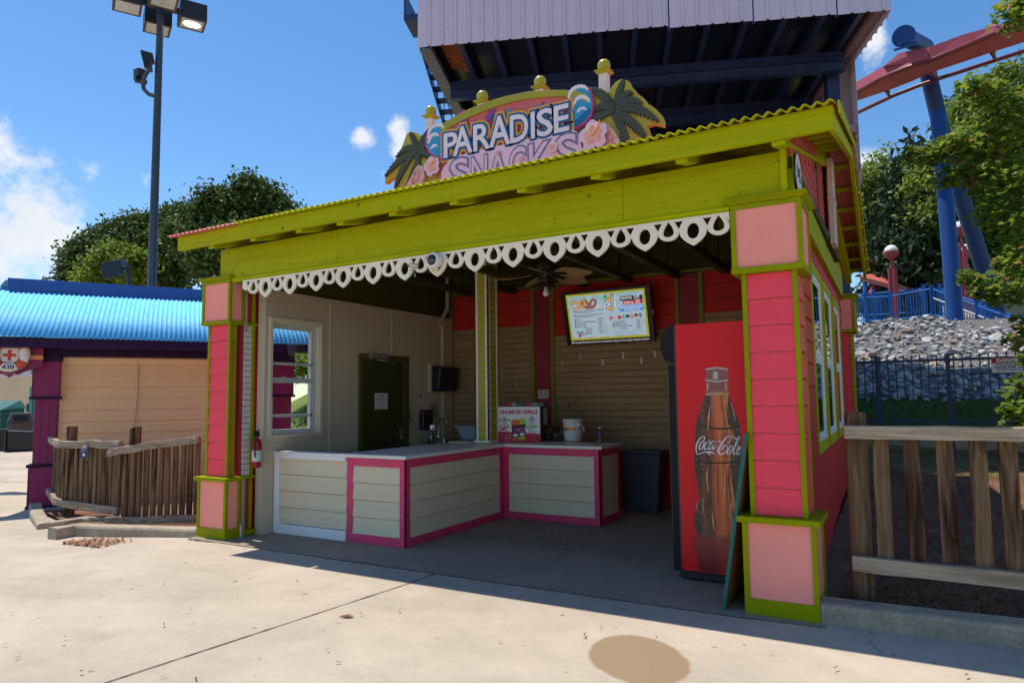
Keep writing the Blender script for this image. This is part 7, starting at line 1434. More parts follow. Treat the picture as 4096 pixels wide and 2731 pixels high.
DS = thing('danger_sign', 'red and white danger keep out sign hung on the navy fence', 'sign', tuple(GF[0] + fd * (sg0 + .25) + np.array((0, 0, 1.9))))
u0 = np.array((1.732, 7.937, 2.03)); sw = .47; DF_ = (GF[0] + fd * sg0 + fq * .03, fd, fq, np.array((0, 0, 1.)))
m = MB(DF_); m.box(0, sw, -.004, .0, 1.80, 2.035); pl_ = part('plate', m, paint('sign yellow rim', (.50, .32, .04), .5, .1), DS); m = MB(DF_); m.box(.008, sw - .008, .0005, .001, 1.807, 1.945, 1); m.box(.008, sw - .008, .0005, .001, 1.952, 2.028, 0); m.text('DANGER', sw / 2, 1.966, .05, .0015, .002, 1, 'c', .05, wmax=.33); m.text('FOR YOUR SAFETY', sw / 2, 1.912, .022, .0015, .002, 2, 'c', .04, wmax=.36); m.text('PLEASE KEEP OUT', sw / 2, 1.872, .028, .0015, .002, 2, 'c', .05, wmax=.40); m.box(.05, sw - .05, .0015, .002, 1.848, 1.856, 2); m.box(.06, sw - .06, .0015, .002, 1.832, 1.839, 2); part('lettering', m, [paint('sign red', (.42, .02, .025), .5), WHITE, BLACK], pl_)
# rocks
def rock_mesh(seed):
    import bmesh
    r = np.random.default_rng(seed); b = bmesh.new(); n = 11
    for k in range(n):
        v = r.normal(size=3); v /= np.linalg.norm(v); v *= np.array((1, .72, .46)) * (.8 + .35 * r.random()); b.verts.new(v)
    res = bmesh.ops.convex_hull(b, input=b.verts); bmesh.ops.delete(b, geom=[g for g in res['geom_interior'] if isinstance(g, bmesh.types.BMVert)], context='VERTS')
    bmesh.ops.bevel(b, geom=list(b.edges), offset=.035, segments=1, affect='EDGES'); bmesh.ops.recalc_face_normals(b, faces=b.faces)
    me = bpy.data.meshes.new('rock'); b.to_mesh(me); b.free(); return me
def rock_mat():
    m, t, N, L, P = node_mat('riprap stone'); oi = N.new('ShaderNodeObjectInfo'); g = N.new('ShaderNodeNewGeometry'); tc = N.new('ShaderNodeTexCoord')
    ad = N.new('ShaderNodeMath'); ad.operation = 'ADD'; L.new(oi.outputs['Random'], ad.inputs[0]); L.new(g.outputs['Random Per Island'], ad.inputs[1]); fr = N.new('ShaderNodeMath'); fr.operation = 'FRACT'; L.new(ad.outputs[0], fr.inputs[0])
    r = N.new('ShaderNodeValToRGB'); e = r.color_ramp.elements; e[0].color = (.24, .25, .265, 1); e[1].color = (.50, .50, .49, 1); x = e.new(.35); x.color = (.36, .365, .37, 1); x = e.new(.8); x.color = (.46, .45, .43, 1); x = e.new(.90); x.color = (.40, .28, .18, 1); x = e.new(.94); x.color = (.45, .45, .46, 1); L.new(fr.outputs[0], r.inputs[0])
    n = N.new('ShaderNodeTexNoise'); n.inputs['Scale'].default_value = 5; n.inputs['Detail'].default_value = 8; L.new(tc.outputs['Object'], n.inputs['Vector']); mr_ = N.new('ShaderNodeMapRange'); L.new(n.outputs[0], mr_.inputs[0]); mr_.inputs[1].default_value = .3; mr_.inputs[2].default_value = .7; mr_.inputs[3].default_value = .72; mr_.inputs[4].default_value = 1.2
    vm = N.new('ShaderNodeVectorMath'); vm.operation = 'SCALE'; L.new(r.outputs[0], vm.inputs[0]); L.new(mr_.outputs[0], vm.inputs['Scale']); L.new(vm.outputs[0], P.inputs['Base Color']); P.inputs['Roughness'].default_value = .85
    b = N.new('ShaderNodeBump'); b.inputs['Distance'].default_value = .05; b.inputs['Strength'].default_value = .5; L.new(n.outputs[0], b.inputs['Height']); L.new(b.outputs[0], P.inputs['Normal']); return m
ROCKM = rock_mat(); RM = [rock_mesh(100 + i) for i in range(10)]
for q in RM: q.materials.append(ROCKM)
rk_ = np.random.default_rng(11); pts = []
y = 10.75
while y < 18.9:
    sz = .205 + .02 * (y - 11) * 0 ; x = -1.1 - .02 * (y - 11) + rk_.uniform(0, .2)
    xmax = 3.6 if y < 15.5 else 2.9 if y < 16.6 else 1.75
    while x < xmax:
        pts.append((x, y + rk_.normal(0, .06), sz * rk_.choice([.6, .75, .9, 1.1, 1.35, 1.7], p=[.15, .2, .25, .2, .14, .06]))); x += sz * rk_.uniform(.95, 1.5)
    y += .215
pts.sort(key=lambda p: p[1])
def rock_tf(p, i):
    z = float(hill(np.array([p[0]]), np.array([p[1]]))[0])
    return Matrix.Translation((p[0], p[1], z + p[2] * .28)) @ Matrix.Rotation(rk_.uniform(0, 6.28), 4, 'Z') @ Matrix.Rotation(rk_.normal(.25, .3), 4, 'X') @ Matrix.Rotation(rk_.normal(0, .25), 4, 'Y') @ Matrix.Scale(p[2] * .62, 4)
RLAB = 'grey angular riprap rock lying on the front part of the slope behind the navy fence'
vs_all = []; mb_r = MB()
for i, p in enumerate(pts):
    me = RM[i % 10]; M_ = rock_tf(p, i)
    if i < 270:
        o = bpy.data.objects.new('rock', me); COL.objects.link(o); o.matrix_world = M_; tag(o, RLAB, 'rock', 'riprap rocks on the slope'); ORG[o.name] = (0, 0, 0)
    else:
        A_ = np.array(M_); v = np.array([tuple(q.co) for q in me.vertices]); v = v @ A_[:3, :3].T + A_[:3, 3]; mb_r.add(v, [tuple(f.vertices) for f in me.polygons])
for k in range(500):   # small fill stones between and behind the big ones
    p = (rk_.uniform(-1.2, 3.6), rk_.uniform(10.8, 18.6), rk_.uniform(.06, .12)); A_ = np.array(rock_tf(p, k)); me = RM[k % 10]; v = np.array([tuple(q.co) for q in me.vertices]) @ A_[:3, :3].T + A_[:3, 3]; mb_r.add(v, [tuple(f.vertices) for f in me.polygons])
tag(struct('rock_pile', mb_r, ROCKM, 'stuff', fix=False), 'mass of grey riprap rocks covering the upper slope below the blue fence', 'rocks')
# pier block
PB = thing('column_footing', 'stained concrete footing block under the blue coaster column', 'footing', (1.877, 17.793, 2.763))
pf = FrZ((1.896, 18.256, 2.861), (.87, .49, 0), (.49, -.87, 0), (0, 0, 1)); m = MB(pf); m.box(-.70, .62, -.65, .55, -.9, .42); part('block', m, paint('ochre concrete', (.40, .32, .20), .85, .2, 3, .4, 30, dirt=.4), PB, bevel=.03)
# blue fence and ramp
def bfence(name, label, pts, h=1.45, sp=.13, rails=(1.35, .15), extra=None):
    T = thing(name, label, 'fence', pts[0]); P = [np.array(p, float) for p in pts]
    for p in P: m = MB(); m.box(p[0] - .06, p[0] + .06, p[1] - .06, p[1] + .06, p[2] - .6, p[2] + h + .06); m.box(p[0] - .075, p[0] + .075, p[1] - .075, p[1] + .075, p[2] + h + .06, p[2] + h + .09); part('post', m, BLUEP, T)
    for a, b in zip(P, P[1:]):
        L_ = np.linalg.norm((b - a)[:2]); n = int(L_ / sp); m = MB(); up = np.array((0, 0, 1.))
        for z in rails: m.tube([a + up * z, b + up * z], .028, 6)
        if extra: m.tube([a + up * extra, b + up * extra], .03, 8, 1)
        for i in range(1, n): q = a + (b - a) * i / n; m.tube([q + up * (rails[-1] - .08), q + up * (h)], .013, 5)
        part('panel', m, [BLUEP, paint('pale worn rail', (.45, .50, .58), .4, .1)], T)
    return T
A_, B_, C_, D_, E_, F__ = [(-1.278, 26.005, 4.392), (0.234, 24.006, 4.124), (1.539, 23.016, 4.153), (2.686, 21.441, 3.299), (3.541, 19.23, 2.518), (4.371, 16.776, 1.717)]
bfence('blue_fence', 'bright blue picket fence along the walkway above the rocks', [A_, (-0.623, 25.234, 4.29), B_, C_], 1.1, .10, (1.0, .1))
bfence('ramp_railing', 'bright blue ramp railing sloping down with a pale worn handrail', [C_, D_, E_, F__], 1.1, .105, (1.0, .1), .68)
off = np.array((.3, 1.5, .16)); C2, D2, E2, F2 = [tuple(np.array(p) + off) for p in (C_, D_, E_, F__)]
bfence('ramp_railing', 'far blue railing on the inner side of the sloping ramp', [C2, D2, E2, F2], 1.1, .14, (1.0, .15))
bfence('blue_fence', 'farther blue picket fence line behind the walkway', [(-1.662, 29.206, 4.896), (-0.416, 27.626, 4.693), (1.365, 26.346, 4.548)], 1.15, .14, (1.05, .15))
def wall_line(name, label, pts, z0, z1, th, mat):
    T = thing(name, label, 'wall', pts[0]); P = [np.array(p, float) for p in pts]; m = MB()
    for a, b in zip(P, P[1:]):
        d = b - a; d[2] = 0; d /= np.linalg.norm(d); q = np.array((-d[1], d[0], 0)) * th; u = np.array((0, 0, 1.)); m.hexa([a + u * z0, b + u * z0, b + q + u * z0, a + q + u * z0], [a + u * z1, b + u * z1, b + q + u * z1, a + q + u * z1])
    part('wall_run', m, mat, T); return T
wall_line('ramp_wall', 'tan concrete wall carrying the blue ramp railing', [C_, D_, E_, F__], -1.6, .08, .25, paint('ochre concrete', None))
wall_line('ramp_wall', 'cream inner kerb wall of the sloping ramp', [C2, D2, E2, F2], -.3, .42, .25, paint('cream concrete', (.62, .50, .32), .8, .1))
wall_line('walkway_wall', 'low tan concrete edge under the blue walkway fence', [B_, C_], -.5, .06, .3, paint('ochre concrete', None))
# coaster
CC_ = thing('coaster_column', 'bright blue twin leg coaster column rising from the concrete footing', 'column', (1.893, 18.226, 3.168))
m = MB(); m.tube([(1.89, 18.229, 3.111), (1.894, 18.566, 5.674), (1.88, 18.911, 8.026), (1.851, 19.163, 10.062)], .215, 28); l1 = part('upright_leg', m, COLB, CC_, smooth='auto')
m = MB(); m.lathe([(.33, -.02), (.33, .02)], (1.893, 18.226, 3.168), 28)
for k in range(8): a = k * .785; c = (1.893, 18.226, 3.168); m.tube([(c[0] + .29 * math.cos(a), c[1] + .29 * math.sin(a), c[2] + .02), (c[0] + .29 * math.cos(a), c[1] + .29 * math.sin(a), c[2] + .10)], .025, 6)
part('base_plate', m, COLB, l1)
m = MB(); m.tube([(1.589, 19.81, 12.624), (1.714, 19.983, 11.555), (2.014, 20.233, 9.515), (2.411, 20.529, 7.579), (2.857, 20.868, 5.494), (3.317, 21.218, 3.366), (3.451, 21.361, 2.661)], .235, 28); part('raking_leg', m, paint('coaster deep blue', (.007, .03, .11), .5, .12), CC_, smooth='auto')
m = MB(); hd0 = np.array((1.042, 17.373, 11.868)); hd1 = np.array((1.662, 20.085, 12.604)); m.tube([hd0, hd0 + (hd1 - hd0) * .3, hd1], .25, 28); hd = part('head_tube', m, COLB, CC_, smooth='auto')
dh = (hd1 - hd0) / np.linalg.norm(hd1 - hd0); m = MB(); m.tube([hd0 - dh * .05, hd0], .31, 32); part('end_cap', m, COLB, hd, smooth='auto')
m = MB(); c = np.array((1.066, 17.355, 11.588)); 
for k in range(6): q = c + np.array((.12 * (k % 3 - 1), -.02 + .1 * (k // 3), .03)); m.tube([q, q + np.array((0, 0, .07))], .03, 6)
m.tube([c + np.array((-.3, 0, -.06)), c + np.array((.3, .05, .02))], .05, 4); part('flange_bolts', m, BLUEC, hd)
TK = thing('coaster_track', 'curving red coaster track with slim maroon rails crossing the sky', 'coaster track', (1.535, 17.727, 11.113))
near = [(-1.169, 20.783, 11.329), (-0.336, 19.521, 11.376), (0.422, 18.577, 11.273), (1.034, 18.122, 11.228), (1.664, 17.796, 11.162), (2.478, 17.893, 11.385), (3.235, 17.959, 11.598), (3.956, 18.125, 11.763), (5.147, 18.432, 12.046)]
top = [(-1.155, 20.863, 11.79), (-0.323, 19.608, 11.756), (0.439, 18.665, 11.661), (1.056, 18.21, 11.652), (1.658, 17.866, 11.598), (2.506, 17.986, 11.795), (3.26, 18.063, 11.876), (3.985, 18.232, 12.019), (5.18, 18.545, 12.274)]
bot = [(-1.219, 21.338, 11.267), (-0.371, 20.087, 11.294), (0.619, 19.06, 11.031), (1.222, 18.712, 11.025), (1.673, 18.391, 11.031), (2.504, 18.504, 11.196), (3.277, 18.585, 11.345), (4.018, 18.762, 11.507), (5.243, 19.085, 11.831)]
back = [tuple(np.array(t) * .5 + np.array(b) * .5 + np.array((-.1, .75, .05))) for t, b in zip(top, bot)]
m = MB(); R_ = [near, top, back, bot]; n = len(near); vs = [R_[j][i] for i in range(n) for j in range(4)]; m.add(vs, [(4 * i + j, 4 * i + (j + 1) % 4, 4 * i + 4 + (j + 1) % 4, 4 * i + 4 + j) for i in range(n - 1) for j in range(4)] + [(0, 1, 2, 3)]); part('spine', m, TRACK, TK)
m = MB(); m.tube(near, .065, 12); part('running_rail', m, TRACKD, TK, smooth='auto')
far_ = [(-1.284, 22.11, 11.271), (-0.375, 20.903, 11.196), (0.703, 20.017, 11.196), (1.377, 19.706, 11.228), (1.964, 19.352, 11.191), (2.759, 19.446, 11.339), (3.445, 19.481, 11.45), (4.127, 19.625, 11.603), (5.374, 19.848, 11.896)]
m = MB(); m.tube(far_, .06, 12); part('running_rail', m, TRACKD, TK, smooth='auto')
for k, (i, t) in enumerate(((1, .9), (4, .0), (5, .95), (7, .6))):
    lerp = lambda Lst: np.array(Lst[i]) * (1 - t) + np.array(Lst[i + 1]) * t
    m = MB(); m.tube([lerp(bot) + np.array((0, 0, .05)), (lerp(bot) + lerp(far_)) / 2, lerp(far_)], [.09, .05, .045], 8); part('cross_tie', m, TRACKD, TK, smooth='auto')
m = MB(); a0, a1, a2, a3 = [np.array(p) for p in ((0.481, 18.466, 11.581), (0.904, 18.226, 11.786), (1.591, 17.774, 11.559), (1.666, 17.794, 11.183))]; bk_ = np.array((-.05, .5, .1)); m.hexa([a0, a3, a3 + bk_, a0 + bk_], [a1, a2, a2 + bk_, a1 + bk_]); part('saddle', m, TRACK, TK)
# globe lamps
def globe_lamp(label, u, v, t, zb):
    pass
GLB = paint('white globe', (.80, .78, .76), .25, .04)
def make_lamp(loc, label):
    T = thing('globe_lamp', label, 'street lamp', loc, 'rose globe lamps along the walkway', local=True)
    m = MB(); m.ball((0, 0, 3.75), .26, 24); part('globe', m, GLB, T, smooth=True); m = MB(); m.lathe([(.06, 3.40), (.20, 3.50), (.27, 3.66), (.275, 3.74), (.265, 3.75), (.262, 3.66), (.20, 3.52)], (0, 0, 0), 20)
    for k in range(6): a = k * 1.047; m.tube([(.27 * math.cos(a), .27 * math.sin(a), 3.74), (.272 * math.cos(a), .272 * math.sin(a), 3.62), (.22 * math.cos(a), .22 * math.sin(a), 3.52)], .014, 5)
    part('cradle', m, LAMPR, T, smooth='auto'); m = MB(); m.tube([(0, 0, 3.15), (0, 0, 3.42)], .05, 10)
    for k in range(4): a = k * 1.571 + .4; m.tube([(.13 * math.cos(a), .13 * math.sin(a), 0), (.13 * math.cos(a), .13 * math.sin(a), 3.05)], .05, 8)
    m.tube([(0, 0, 3.0), (0, 0, 3.2)], .09, 10); part('pole_cluster', m, LAMPR, T, smooth='auto'); return T
def lp(u, v, t): p = np.array(u); return (p[0], p[1], p[2] - 3.75)
gl0 = make_lamp(lp((0.333, 26.651, 7.292), 0, 0), 'rose red post globe lamp standing left of the blue coaster column')
for pos, lab in ((lp((2.665, 25.631, 7.726), 0, 0), 'taller rose globe lamp just right of the blue coaster column'), (lp((2.879, 26.972, 7.07), 0, 0), 'lower rose globe lamp half behind the taller lamp'), (lp((-1.279, 48.63, 9.581), 0, 0), 'tiny distant globe lamp beside the kiosk roof corner')): copy_thing(gl0, pos, lab)
# distant red roofs, speaker stack, crowd, booth
RR = paint('coral station roof', (.60, .16, .13), .45, .1)
st = thing('coaster_station', 'distant coral roofed coaster station with blue and red steel', 'station', (0.167, 28.459, 5.512))
m = MB(); P_ = lambda *a: np.array(a[0]); r0 = [np.array(p) for p in ((-0.901, 27.75, 6.546), (1.474, 28.607, 5.743), (2.333, 31.362, 6.25), (-0.203, 30.977, 7.195))]; dn = np.array((0, 0, -.2)); m.hexa([p + dn for p in r0], r0); part('roof', m, RR, st)
m = MB(); r0 = [np.array(p) for p in ((0.679, 29.241, 6.446), (2.181, 30.133, 6.098), (2.506, 32.575, 6.693), (1.0, 31.689, 6.946))]; m.hexa([p + dn for p in r0], r0); part('roof', m, paint('station red', (.5, .05, .05), .45, .1), st)
for u in ((-0.735, 28.202, 6.432), (0.194, 28.424, 6.048), (1.018, 28.574, 5.778)): m = MB(); p = np.array(u); m.tube([p, p - np.array((0, 0, 2.6))], .1, 8); part('post', m, BLUEP, st)
m = MB(); m.tube([(-0.588, 28.577, 5.809), (0.075, 29.981, 7.183)], .12, 8); m.tube([(-0.932, 29.361, 7.647), (-0.067, 29.89, 7.297)], .1, 8); part('brace', m, LAMPR, st)
sp_ = thing('stage_speaker', 'black stage loudspeaker standing behind the blue fence', 'speaker', (-0.881, 40.975, 7.387)); sf_ = FrZ((-0.869, 40.96, 7.61), (.9, .43, 0), (.43, -.9, 0), (0, 0, 1)); m = MB(sf_); m.box(-.35, .35, -.4, .4, -.35, .35); part('cabinet', m, BLACK, sp_, bevel=.02); m = MB(sf_); m.tube([(0, 0, -.35), (0, 0, -1.8)], .05, 8); part('stand', m, BLACK, sp_)
bo_ = thing('ticket_booth', 'pale canopy booth with mesh sides at the right behind leaves', 'booth', (4.595, 29.322, 4.841)); bf_ = FrZ((4.589, 29.329, 4.739), (.87, .49, 0), (.49, -.87, 0), (0, 0, 1)); m = MB(bf_); m.box(-.45, 2.2, -1.5, 0, -1.5, .7); part('mesh_wall', m, paint('tan mesh', (.28, .22, .13), .7, .4, 60), bo_); m = MB(bf_); m.box(-.75, 2.4, -1.8, .2, .7, 1.25); part('canopy', m, paint('pale canopy', (.60, .58, .58), .6), bo_)
# a few visitors behind the fence, each a small whole figure
SK = paint('skin tone', (.45, .27, .19), .6); SHIRTS = [paint('shirt ' + n_, c_, .7) for n_, c_ in (('red', (.5, .05, .06)), ('white', (.7, .7, .7)), ('navy', (.03, .05, .15)), ('pink', (.6, .2, .3)), ('azure', (.08, .25, .6)))]
def person(loc, k, lab):
    T = thing('person', lab, 'person', loc, None, local=True, rz=k * 1.1); m = MB()
    m.tube([(-.09, 0, 0), (-.10, .01, .45), (-.09, 0, .88)], [.05, .065, .09], 8, 2); m.tube([(.09, .03, 0), (.10, .02, .45), (.09, 0, .88)], [.05, .065, .09], 8, 2)
    m.tube([(0, 0, .84), (0, 0, 1.05), (0, 0, 1.32), (0, 0, 1.44), (0, 0, 1.50)], [.16, .145, .185, .12, .06], 12, 1); m.tube([(.2, 0, 1.40), (.25, .03, 1.12), (.22, .12, .88)], [.055, .045, .035], 7, 1); m.tube([(-.2, 0, 1.40), (-.25, .03, 1.12), (-.23, .08, .86)], [.055, .045, .035], 7, 1)
    m.ball((.22, .13, .82), .045, 8); m.ball((-.23, .09, .80), .045, 8); m.tube([(0, 0, 1.48), (0, .01, 1.56)], .055, 8); m.ball((0, .01, 1.64), .105, 14, sc=(.86, 1, 1.18)); m.ball((0, .105, 1.63), .02, 6)
    part('body', m, [SK, SHIRTS[k % 5], paint('trousers', (.05, .06, .09), .8)], T, smooth=True); m = MB(); m.ball((0, -.015, 1.675), .112, 12, sc=(.9, 1, 1.05), lo=-10); part('hair', m, BRN, T, smooth=True)
for k, (q, lab) in enumerate((((-0.518, 40.138, 6.22), 'visitor in a red top behind the left part of the blue fence'), ((0.503, 37.282, 5.921), 'visitor in a white top behind the blue fence under the lamp'), ((1.02, 36.428, 5.86), 'visitor in a navy top behind the blue walkway fence'), ((1.506, 35.562, 5.732), 'visitor in a pink top behind the blue fence near the column'), ((3.8, 31.139, 5.258), 'visitor in a pale blue top on the upper ramp'))):
    q = np.array(q); person((q[0], q[1], q[2] - .8), k, lab)
# ================================================================ trees
def leaf_cloud(m, centres, radii, n, size, seed, droop=.0, elong=1.6, flat=.6, shell=.55):
    """leaf faces in clumps spread through ellipsoidal lobes"""
    r = np.random.default_rng(seed); C_ = np.array(centres, float); R_ = np.array(radii, float)
    if R_.ndim == 1: R_ = np.stack([R_, R_, R_ * .8], 1)
    w = (R_[:, 0] * R_[:, 1]); w = w / w.sum(); per = 26; k = max(1, n // per)
    li = r.choice(len(C_), k, p=w); d = r.normal(size=(k, 3)); d /= np.linalg.norm(d, axis=1)[:, None]; d[:, 2] = np.abs(d[:, 2]) * np.where(r.random(k) < .72, 1, -1)
    rad = shell + (1 - shell) * r.random(k) ** .7; cc = C_[li] + d * R_[li] * rad[:, None] * (1 + .10 * r.normal(size=(k, 1)))
    sp = size * 3.4; p = np.repeat(cc, per, 0) + r.normal(size=(k * per, 3)) * sp * np.array((.6, .6, .42)); N_ = len(p)
    nrm = np.repeat(d, per, 0) * .6 + r.normal(size=(N_, 3)) * .75 + np.array((0, 0, .5)); nrm /= np.linalg.norm(nrm, axis=1)[:, None]
    t = r.normal(size=(N_, 3)); t -= nrm * (t * nrm).sum(1)[:, None]; t[:, 2] -= droop; t /= np.linalg.norm(t, axis=1)[:, None]; b = np.cross(nrm, t); s = size * (.55 + .8 * r.random(N_))[:, None]
    V = np.stack([p - t * s * elong * .5, p + b * s * .5 - t * s * .05, p + t * s * elong * .5, p - b * s * .5 - t * s * .05], 1).reshape(-1, 3)
    b0 = m.n; m.add(V, [], 0); m.f += [[b0 + 4 * i, b0 + 4 * i + 1, b0 + 4 * i + 2, b0 + 4 * i + 3] for i in range(N_)]; m.m += [0] * N_
BARK = wood('tree bark', (.16, .115, .08), (.07, .05, .035), 'z', .5, .9, .8)
def satellites(lobes, seed):
    r = random.Random(seed + 77); out = []
    for l in lobes:
        out.append((l[0], l[1], l[2], l[3] * .82))
        for k in range(5):
            a = r.uniform(0, 6.28); e = r.uniform(-.3, 1.3); q = l[3] * r.uniform(.62, .88); out.append((l[0] + q * math.cos(a) * math.cos(e), l[1] + q * math.sin(a) * math.cos(e), l[2] + q * math.sin(e) * .85, l[3] * r.uniform(.22, .42)))
    return out
def tree(name, label, base, lobes, n, size, mat, seed, trunk=.3, th=None, shell=.55, droop=0):
    """lobes: [(x,y,z,r)]"""
    T = thing(name, label, 'tree', base, None); lobes = satellites(lobes, seed); top = max(l[2] for l in lobes); cx = np.mean([l[0] for l in lobes]); cy = np.mean([l[1] for l in lobes])
    m = MB(); B = np.array(base, float); mid = np.array((cx, cy, B[2] + (top - B[2]) * .55)); m.tube([B - np.array((0, 0, .3)), B + (mid - B) * .5, mid], [trunk, trunk * .75, trunk * .5], 12)
    r = random.Random(seed)
    for l in lobes[::2]: q = np.array(l[:3]); s0 = B + (mid - B) * r.uniform(.55, 1.0); m.tube([s0, (s0 + q) / 2 + np.array((0, 0, .2)), q], [trunk * .38, trunk * .22, trunk * .07], 7)
    part('trunk', m, BARK, T, smooth='auto'); m = MB(); leaf_cloud(m, [l[:3] for l in lobes], [l[3] for l in lobes], n, size, seed, droop, shell=shell); part('crown', m, mat, T, fix=False)
    return T
def lobes_px(*a): return list(a)
LDK = leafmat('dark oak leaves', (.030, .055, .010), (.095, .15, .028), (.15, .20, .05), .3, .5)
LDK2 = leafmat('deep green leaves', (.025, .050, .014), (.075, .125, .030), (.13, .18, .06), .3, .5)
LMID = leafmat('mid green leaves', (.07, .12, .012), (.24, .32, .045), (.34, .42, .09), .5, .45)
LLT = leafmat('light green leaves', (.09, .15, .02), (.28, .36, .07), (.40, .46, .14), .45, .45)
LCON = leafmat('conifer needles', (.010, .024, .010), (.035, .065, .022), None, .15, .5)
LMAP = leafmat('maple leaves', (.06, .12, .014), (.26, .37, .045), (.42, .20, .07), .55, .35)
def lb(p, r): return (*p, r)
tree('oak_tree', 'rounded dark green tree furthest left behind the blue roof', (-40.8, 16.4, 0), [lb((-42.727, 17.929, 10.164), 1.25), lb((-41.832, 18.384, 10.763), 1.45), lb((-41.865, 19.457, 11.439), 1.6), lb((-41.162, 17.781, 8.981), 1.8), lb((-40.562, 19.221, 9.6), 2.0), lb((-41.906, 17.411, 8.395), 1.2)], 28000, .18, LDK2, 1)
tree('oak_tree', 'dark green tree directly behind the tall lamp mast', (-38, 19, 0), [lb((-40.817, 20.006, 11.972), 1.6), lb((-39.852, 20.536, 12.193), 1.5), lb((-38.759, 21.153, 12.288), 1.6), lb((-37.66, 21.763, 12.476), 1.5), lb((-39.734, 19.638, 10.199), 2.3), lb((-37.873, 20.705, 10.174), 2.4), lb((-38.057, 19.575, 8.79), 2.4)], 30000, .18, LDK, 2)
tree('oak_tree', 'tallest rounded dark green tree above the left kiosk roof', (-29.5, 19, 0), [lb((-32.172, 19.206, 11.6), 1.5), lb((-31.3, 19.649, 12.182), 1.5), lb((-30.329, 20.188, 12.362), 1.5), lb((-29.503, 20.69, 12.047), 1.5), lb((-28.693, 21.214, 11.414), 1.3), lb((-32.233, 19.283, 10.426), 2.0), lb((-30.529, 20.221, 10.817), 2.3), lb((-28.98, 21.135, 10.52), 1.6), lb((-32.968, 18.888, 10.16), 1.8), lb((-30.613, 19.193, 8.97), 2.4), lb((-28.167, 21.542, 11.131), .9)], 46000, .17, LDK, 3)
tree('young_tree', 'small lighter feathery tree below the dark trees by the loudspeaker', (-36, 14, 0), [lb((-37.607, 16.36, 8.841), 1.2), lb((-36.978, 16.668, 9.386), 1.1), lb((-37.883, 16.268, 8.154), 1.2), lb((-36.292, 17.127, 8.685), 1.2)], 7000, .16, LMID, 4, .15)
tree('young_tree', 'bushy green shrub tree on the bank seen through the kiosk window', (-14.6, 9.6, 1.8), [lb((-13.884, 8.583, 2.378), .5), lb((-14.482, 8.819, 2.369), .5), lb((-14.478, 9.38, 2.568), .55)], 3500, .07, LMID, 5, .06)
tree('bank_tree', 'dark tree on the bank behind the right end of the blue roof', (-17, 15, 3), [lb((-18.93, 13.627, 4.069), 1.2), lb((-20.112, 14.106, 4.075), 1.2), lb((-19.253, 14.589, 4.162), 1.3)], 6000, .14, LDK, 6, .12)
def conifer(name, label, base, top, rad, n, seed):
    T = thing(name, label, 'tree', base); B = np.array(base, float); H = top[2] - B[2]; m = MB(); m.tube([B - np.array((0, 0, .3)), np.array(top)], [rad * .09, .02], 10); part('trunk', m, BARK, T, smooth='auto')
    m = MB(); r = np.random.default_rng(seed); cs = []; rs = []
    for i in range(34):
        t = (i + .5) / 34; z = B[2] + H * (.12 + .88 * t); rr = rad * (1 - t) ** .8 + .12
        for k in range(max(3, int(8 * (1 - t)) + 2)):
            a = r.uniform(0, 6.28); q = rr * r.uniform(.5, 1.0); cs.append((top[0] + q * math.cos(a), top[1] + q * math.sin(a), z - .25 * q)); s = .22 * rr + .18; rs.append((s * 1.2, s * 1.2, s * .6))
    leaf_cloud(m, cs, rs, n, .17, seed, .5, 2.4, shell=.1); part('crown', m, LCON, T, fix=False); return T
conifer('conifer_tree', 'dark pointed conifer left of the coaster column', (.85, 31.5, 4.5), (1.472, 30.779, 13.269), 2.6, 20000, 11)
conifer('conifer_tree', 'dark conifer whose tip rises right of the coaster column', (4.2, 40, 5.2), (4.189, 41.569, 19.466), 3.4, 16000, 12)
tree('birch_tree', 'light airy tree nearest the right kiosk corner with sky gaps', (-1.2, 38, 5), [lb((-0.643, 39.359, 13.641), 1.3), lb((-0.1, 39.602, 14.36), 1.4), lb((-1.105, 39.247, 12.047), 1.5), lb((-0.681, 39.642, 10.441), 1.7), lb((0.056, 39.871, 12.467), 1.6), lb((-1.351, 39.328, 9.723), 1.4), lb((0.639, 41.193, 14.224), 1.2)], 11000, .15, LLT, 13, .18, shell=.2)
tree('broadleaf_tree', 'sunlit green tree filling the gap around the upright coaster leg', (2.4, 30, 4.5), [lb((2.115, 29.69, 10.354), 1.1), lb((2.629, 29.912, 11.11), 1.2), lb((1.836, 29.089, 8.922), 1.0), lb((2.511, 30.063, 8.821), 1.3), lb((3.591, 33.6, 14.581), 1.1), lb((3.427, 32.521, 12.789), 1.4), lb((1.45, 29.309, 10.363), .7), lb((1.821, 30.563, 11.555), .8)], 17000, .13, LLT, 14, .22, shell=.4)
tree('broadleaf_tree', 'large sunlit green tree at the upper right edge', (6.5, 30, 4.5), [lb((5.335, 34.463, 15.997), 1.2), lb((6.09, 34.85, 16.467), 1.3), lb((4.666, 34.159, 15.166), 1.3), lb((5.625, 33.648, 14.156), 1.9), lb((4.111, 31.812, 12.2), 1.9), lb((5.339, 32.602, 11.282), 2.1), lb((4.152, 30.952, 9.344), 2.1), lb((5.33, 31.731, 8.237), 2.0), lb((4.308, 31.28, 6.833), 1.9), lb((6.625, 34.244, 13.909), 2.2), lb((6.458, 33.351, 10.139), 2.5)], 26000, .14, LMID, 15, .3, shell=.35)
tree('broadleaf_tree', 'deeply shaded tree under the coaster above the blue ramp', (3.6, 34, 4.5), [lb((0.87, 36.093, 8.48), 1.8), lb((1.995, 36.763, 8.203), 1.8), lb((3.233, 38.559, 8.911), 2.0), lb((3.998, 37.998, 7.259), 1.6), lb((4.756, 37.353, 6.451), 1.6)], 14000, .15, LDK2, 16, .25, shell=.3)
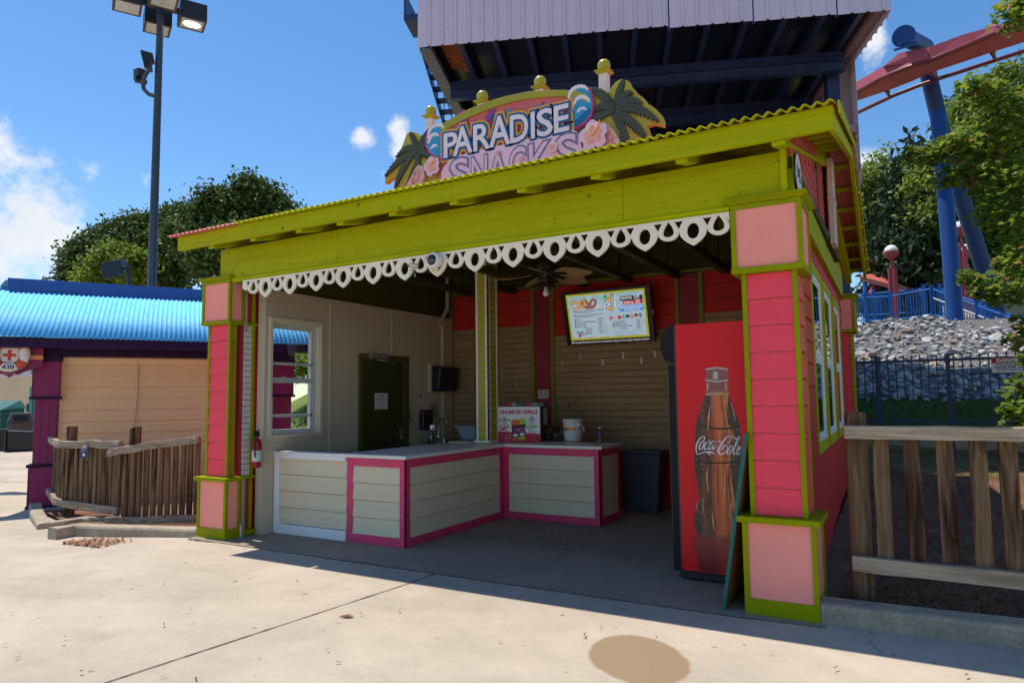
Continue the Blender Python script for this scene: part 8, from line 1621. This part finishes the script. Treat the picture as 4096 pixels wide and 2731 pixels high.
# near maple on the right: limbs reach in from a trunk outside the frame
MP = thing('maple_tree', 'near maple with lobed leaves reaching in from the right edge', 'tree', (3.388, 7.544, 1.715))
mb_ = np.array((3.388, 7.544, 1.715)); mt_ = np.array((3.674, 8.389, 6.702)); m = MB(); m.tube([mb_ - np.array((0, 0, .8)), (mb_ + mt_) / 2, mt_], [.17, .13, .06], 12)
CL_ = [((2.141, 6.355, 6.707), .35), ((2.238, 6.398, 6.844), .3), ((1.643, 7.165, 6.131), .22), ((1.835, 7.285, 6.034), .3), ((2.041, 7.309, 5.8), .45), ((2.247, 7.326, 5.644), .5), ((0.81, 7.234, 5.261), .16), ((1.008, 7.241, 5.165), .22), ((1.242, 7.256, 5.205), .30), ((1.505, 7.287, 5.242), .38), ((1.796, 7.334, 5.278), .42), ((2.074, 7.388, 5.163), .5), ((1.419, 7.274, 4.862), .32), ((1.705, 7.329, 4.788), .4), ((1.97, 7.263, 4.647), .45), ((2.156, 7.158, 4.437), .5), ((1.254, 7.303, 4.781), .2), ((1.848, 7.239, 4.166), .35), ((2.099, 7.173, 3.928), .45), ((1.658, 6.551, 2.964), .30), ((1.884, 6.573, 2.876), .35), ((1.409, 6.623, 3.14), .16), ((2.085, 6.88, 3.291), .4), ((2.041, 6.473, 2.439), .2), ((1.925, 6.11, 1.918), .14), ((1.862, 5.995, 1.526), .26), ((1.765, 5.848, 1.271), .22), ((1.848, 5.805, 1.019), .3), ((2.044, 6.379, 2.228), .3)]
for (q, r_) in CL_:
    q = np.array(q); t = np.clip((q[2] - mb_[2]) / (mt_[2] - mb_[2]) - .12, .05, .95); s0 = mb_ + (mt_ - mb_) * t; m.tube([s0, s0 * .45 + q * .55 + np.array((0, 0, .16)), q], [.028, .014, .005], 6)
part('trunk', m, BARK, MP, smooth='auto')
def maple_leaves(m, centres, n, size, seed):
    r = np.random.default_rng(seed); shape = np.array([(0, -.5), (.12, -.30), (.42, -.34), (.30, -.08), (.52, .14), (.24, .16), (.16, .30), (0, .56), (-.16, .30), (-.24, .16), (-.52, .14), (-.30, -.08), (-.42, -.34), (-.12, -.30)])
    w = np.array([c[1] ** 1.6 for c in centres]); w /= w.sum()
    for k in range(n):
        c, rad = centres[r.choice(len(centres), p=w)]; d = r.normal(size=3); d *= (r.random() ** .45) / np.linalg.norm(d); p = np.array(c) + d * rad * np.array((1, 1, .75)); nn = np.array((r.normal() * .55, r.normal() * .55, .9)); nn /= np.linalg.norm(nn); t = r.normal(size=3); t[2] -= .5; t -= nn * (t @ nn); t /= np.linalg.norm(t); b = np.cross(nn, t); s = size * r.uniform(.6, 1.3)
        V = [p + b * x * s + t * -y * s * -1 + nn * (abs(x) * .16 * s) for x, y in shape]; m.add(V, [tuple(range(14))])
m = MB(); maple_leaves(m, CL_, 4600, .105, 21); part('crown', m, LMAP, MP, fix=False)
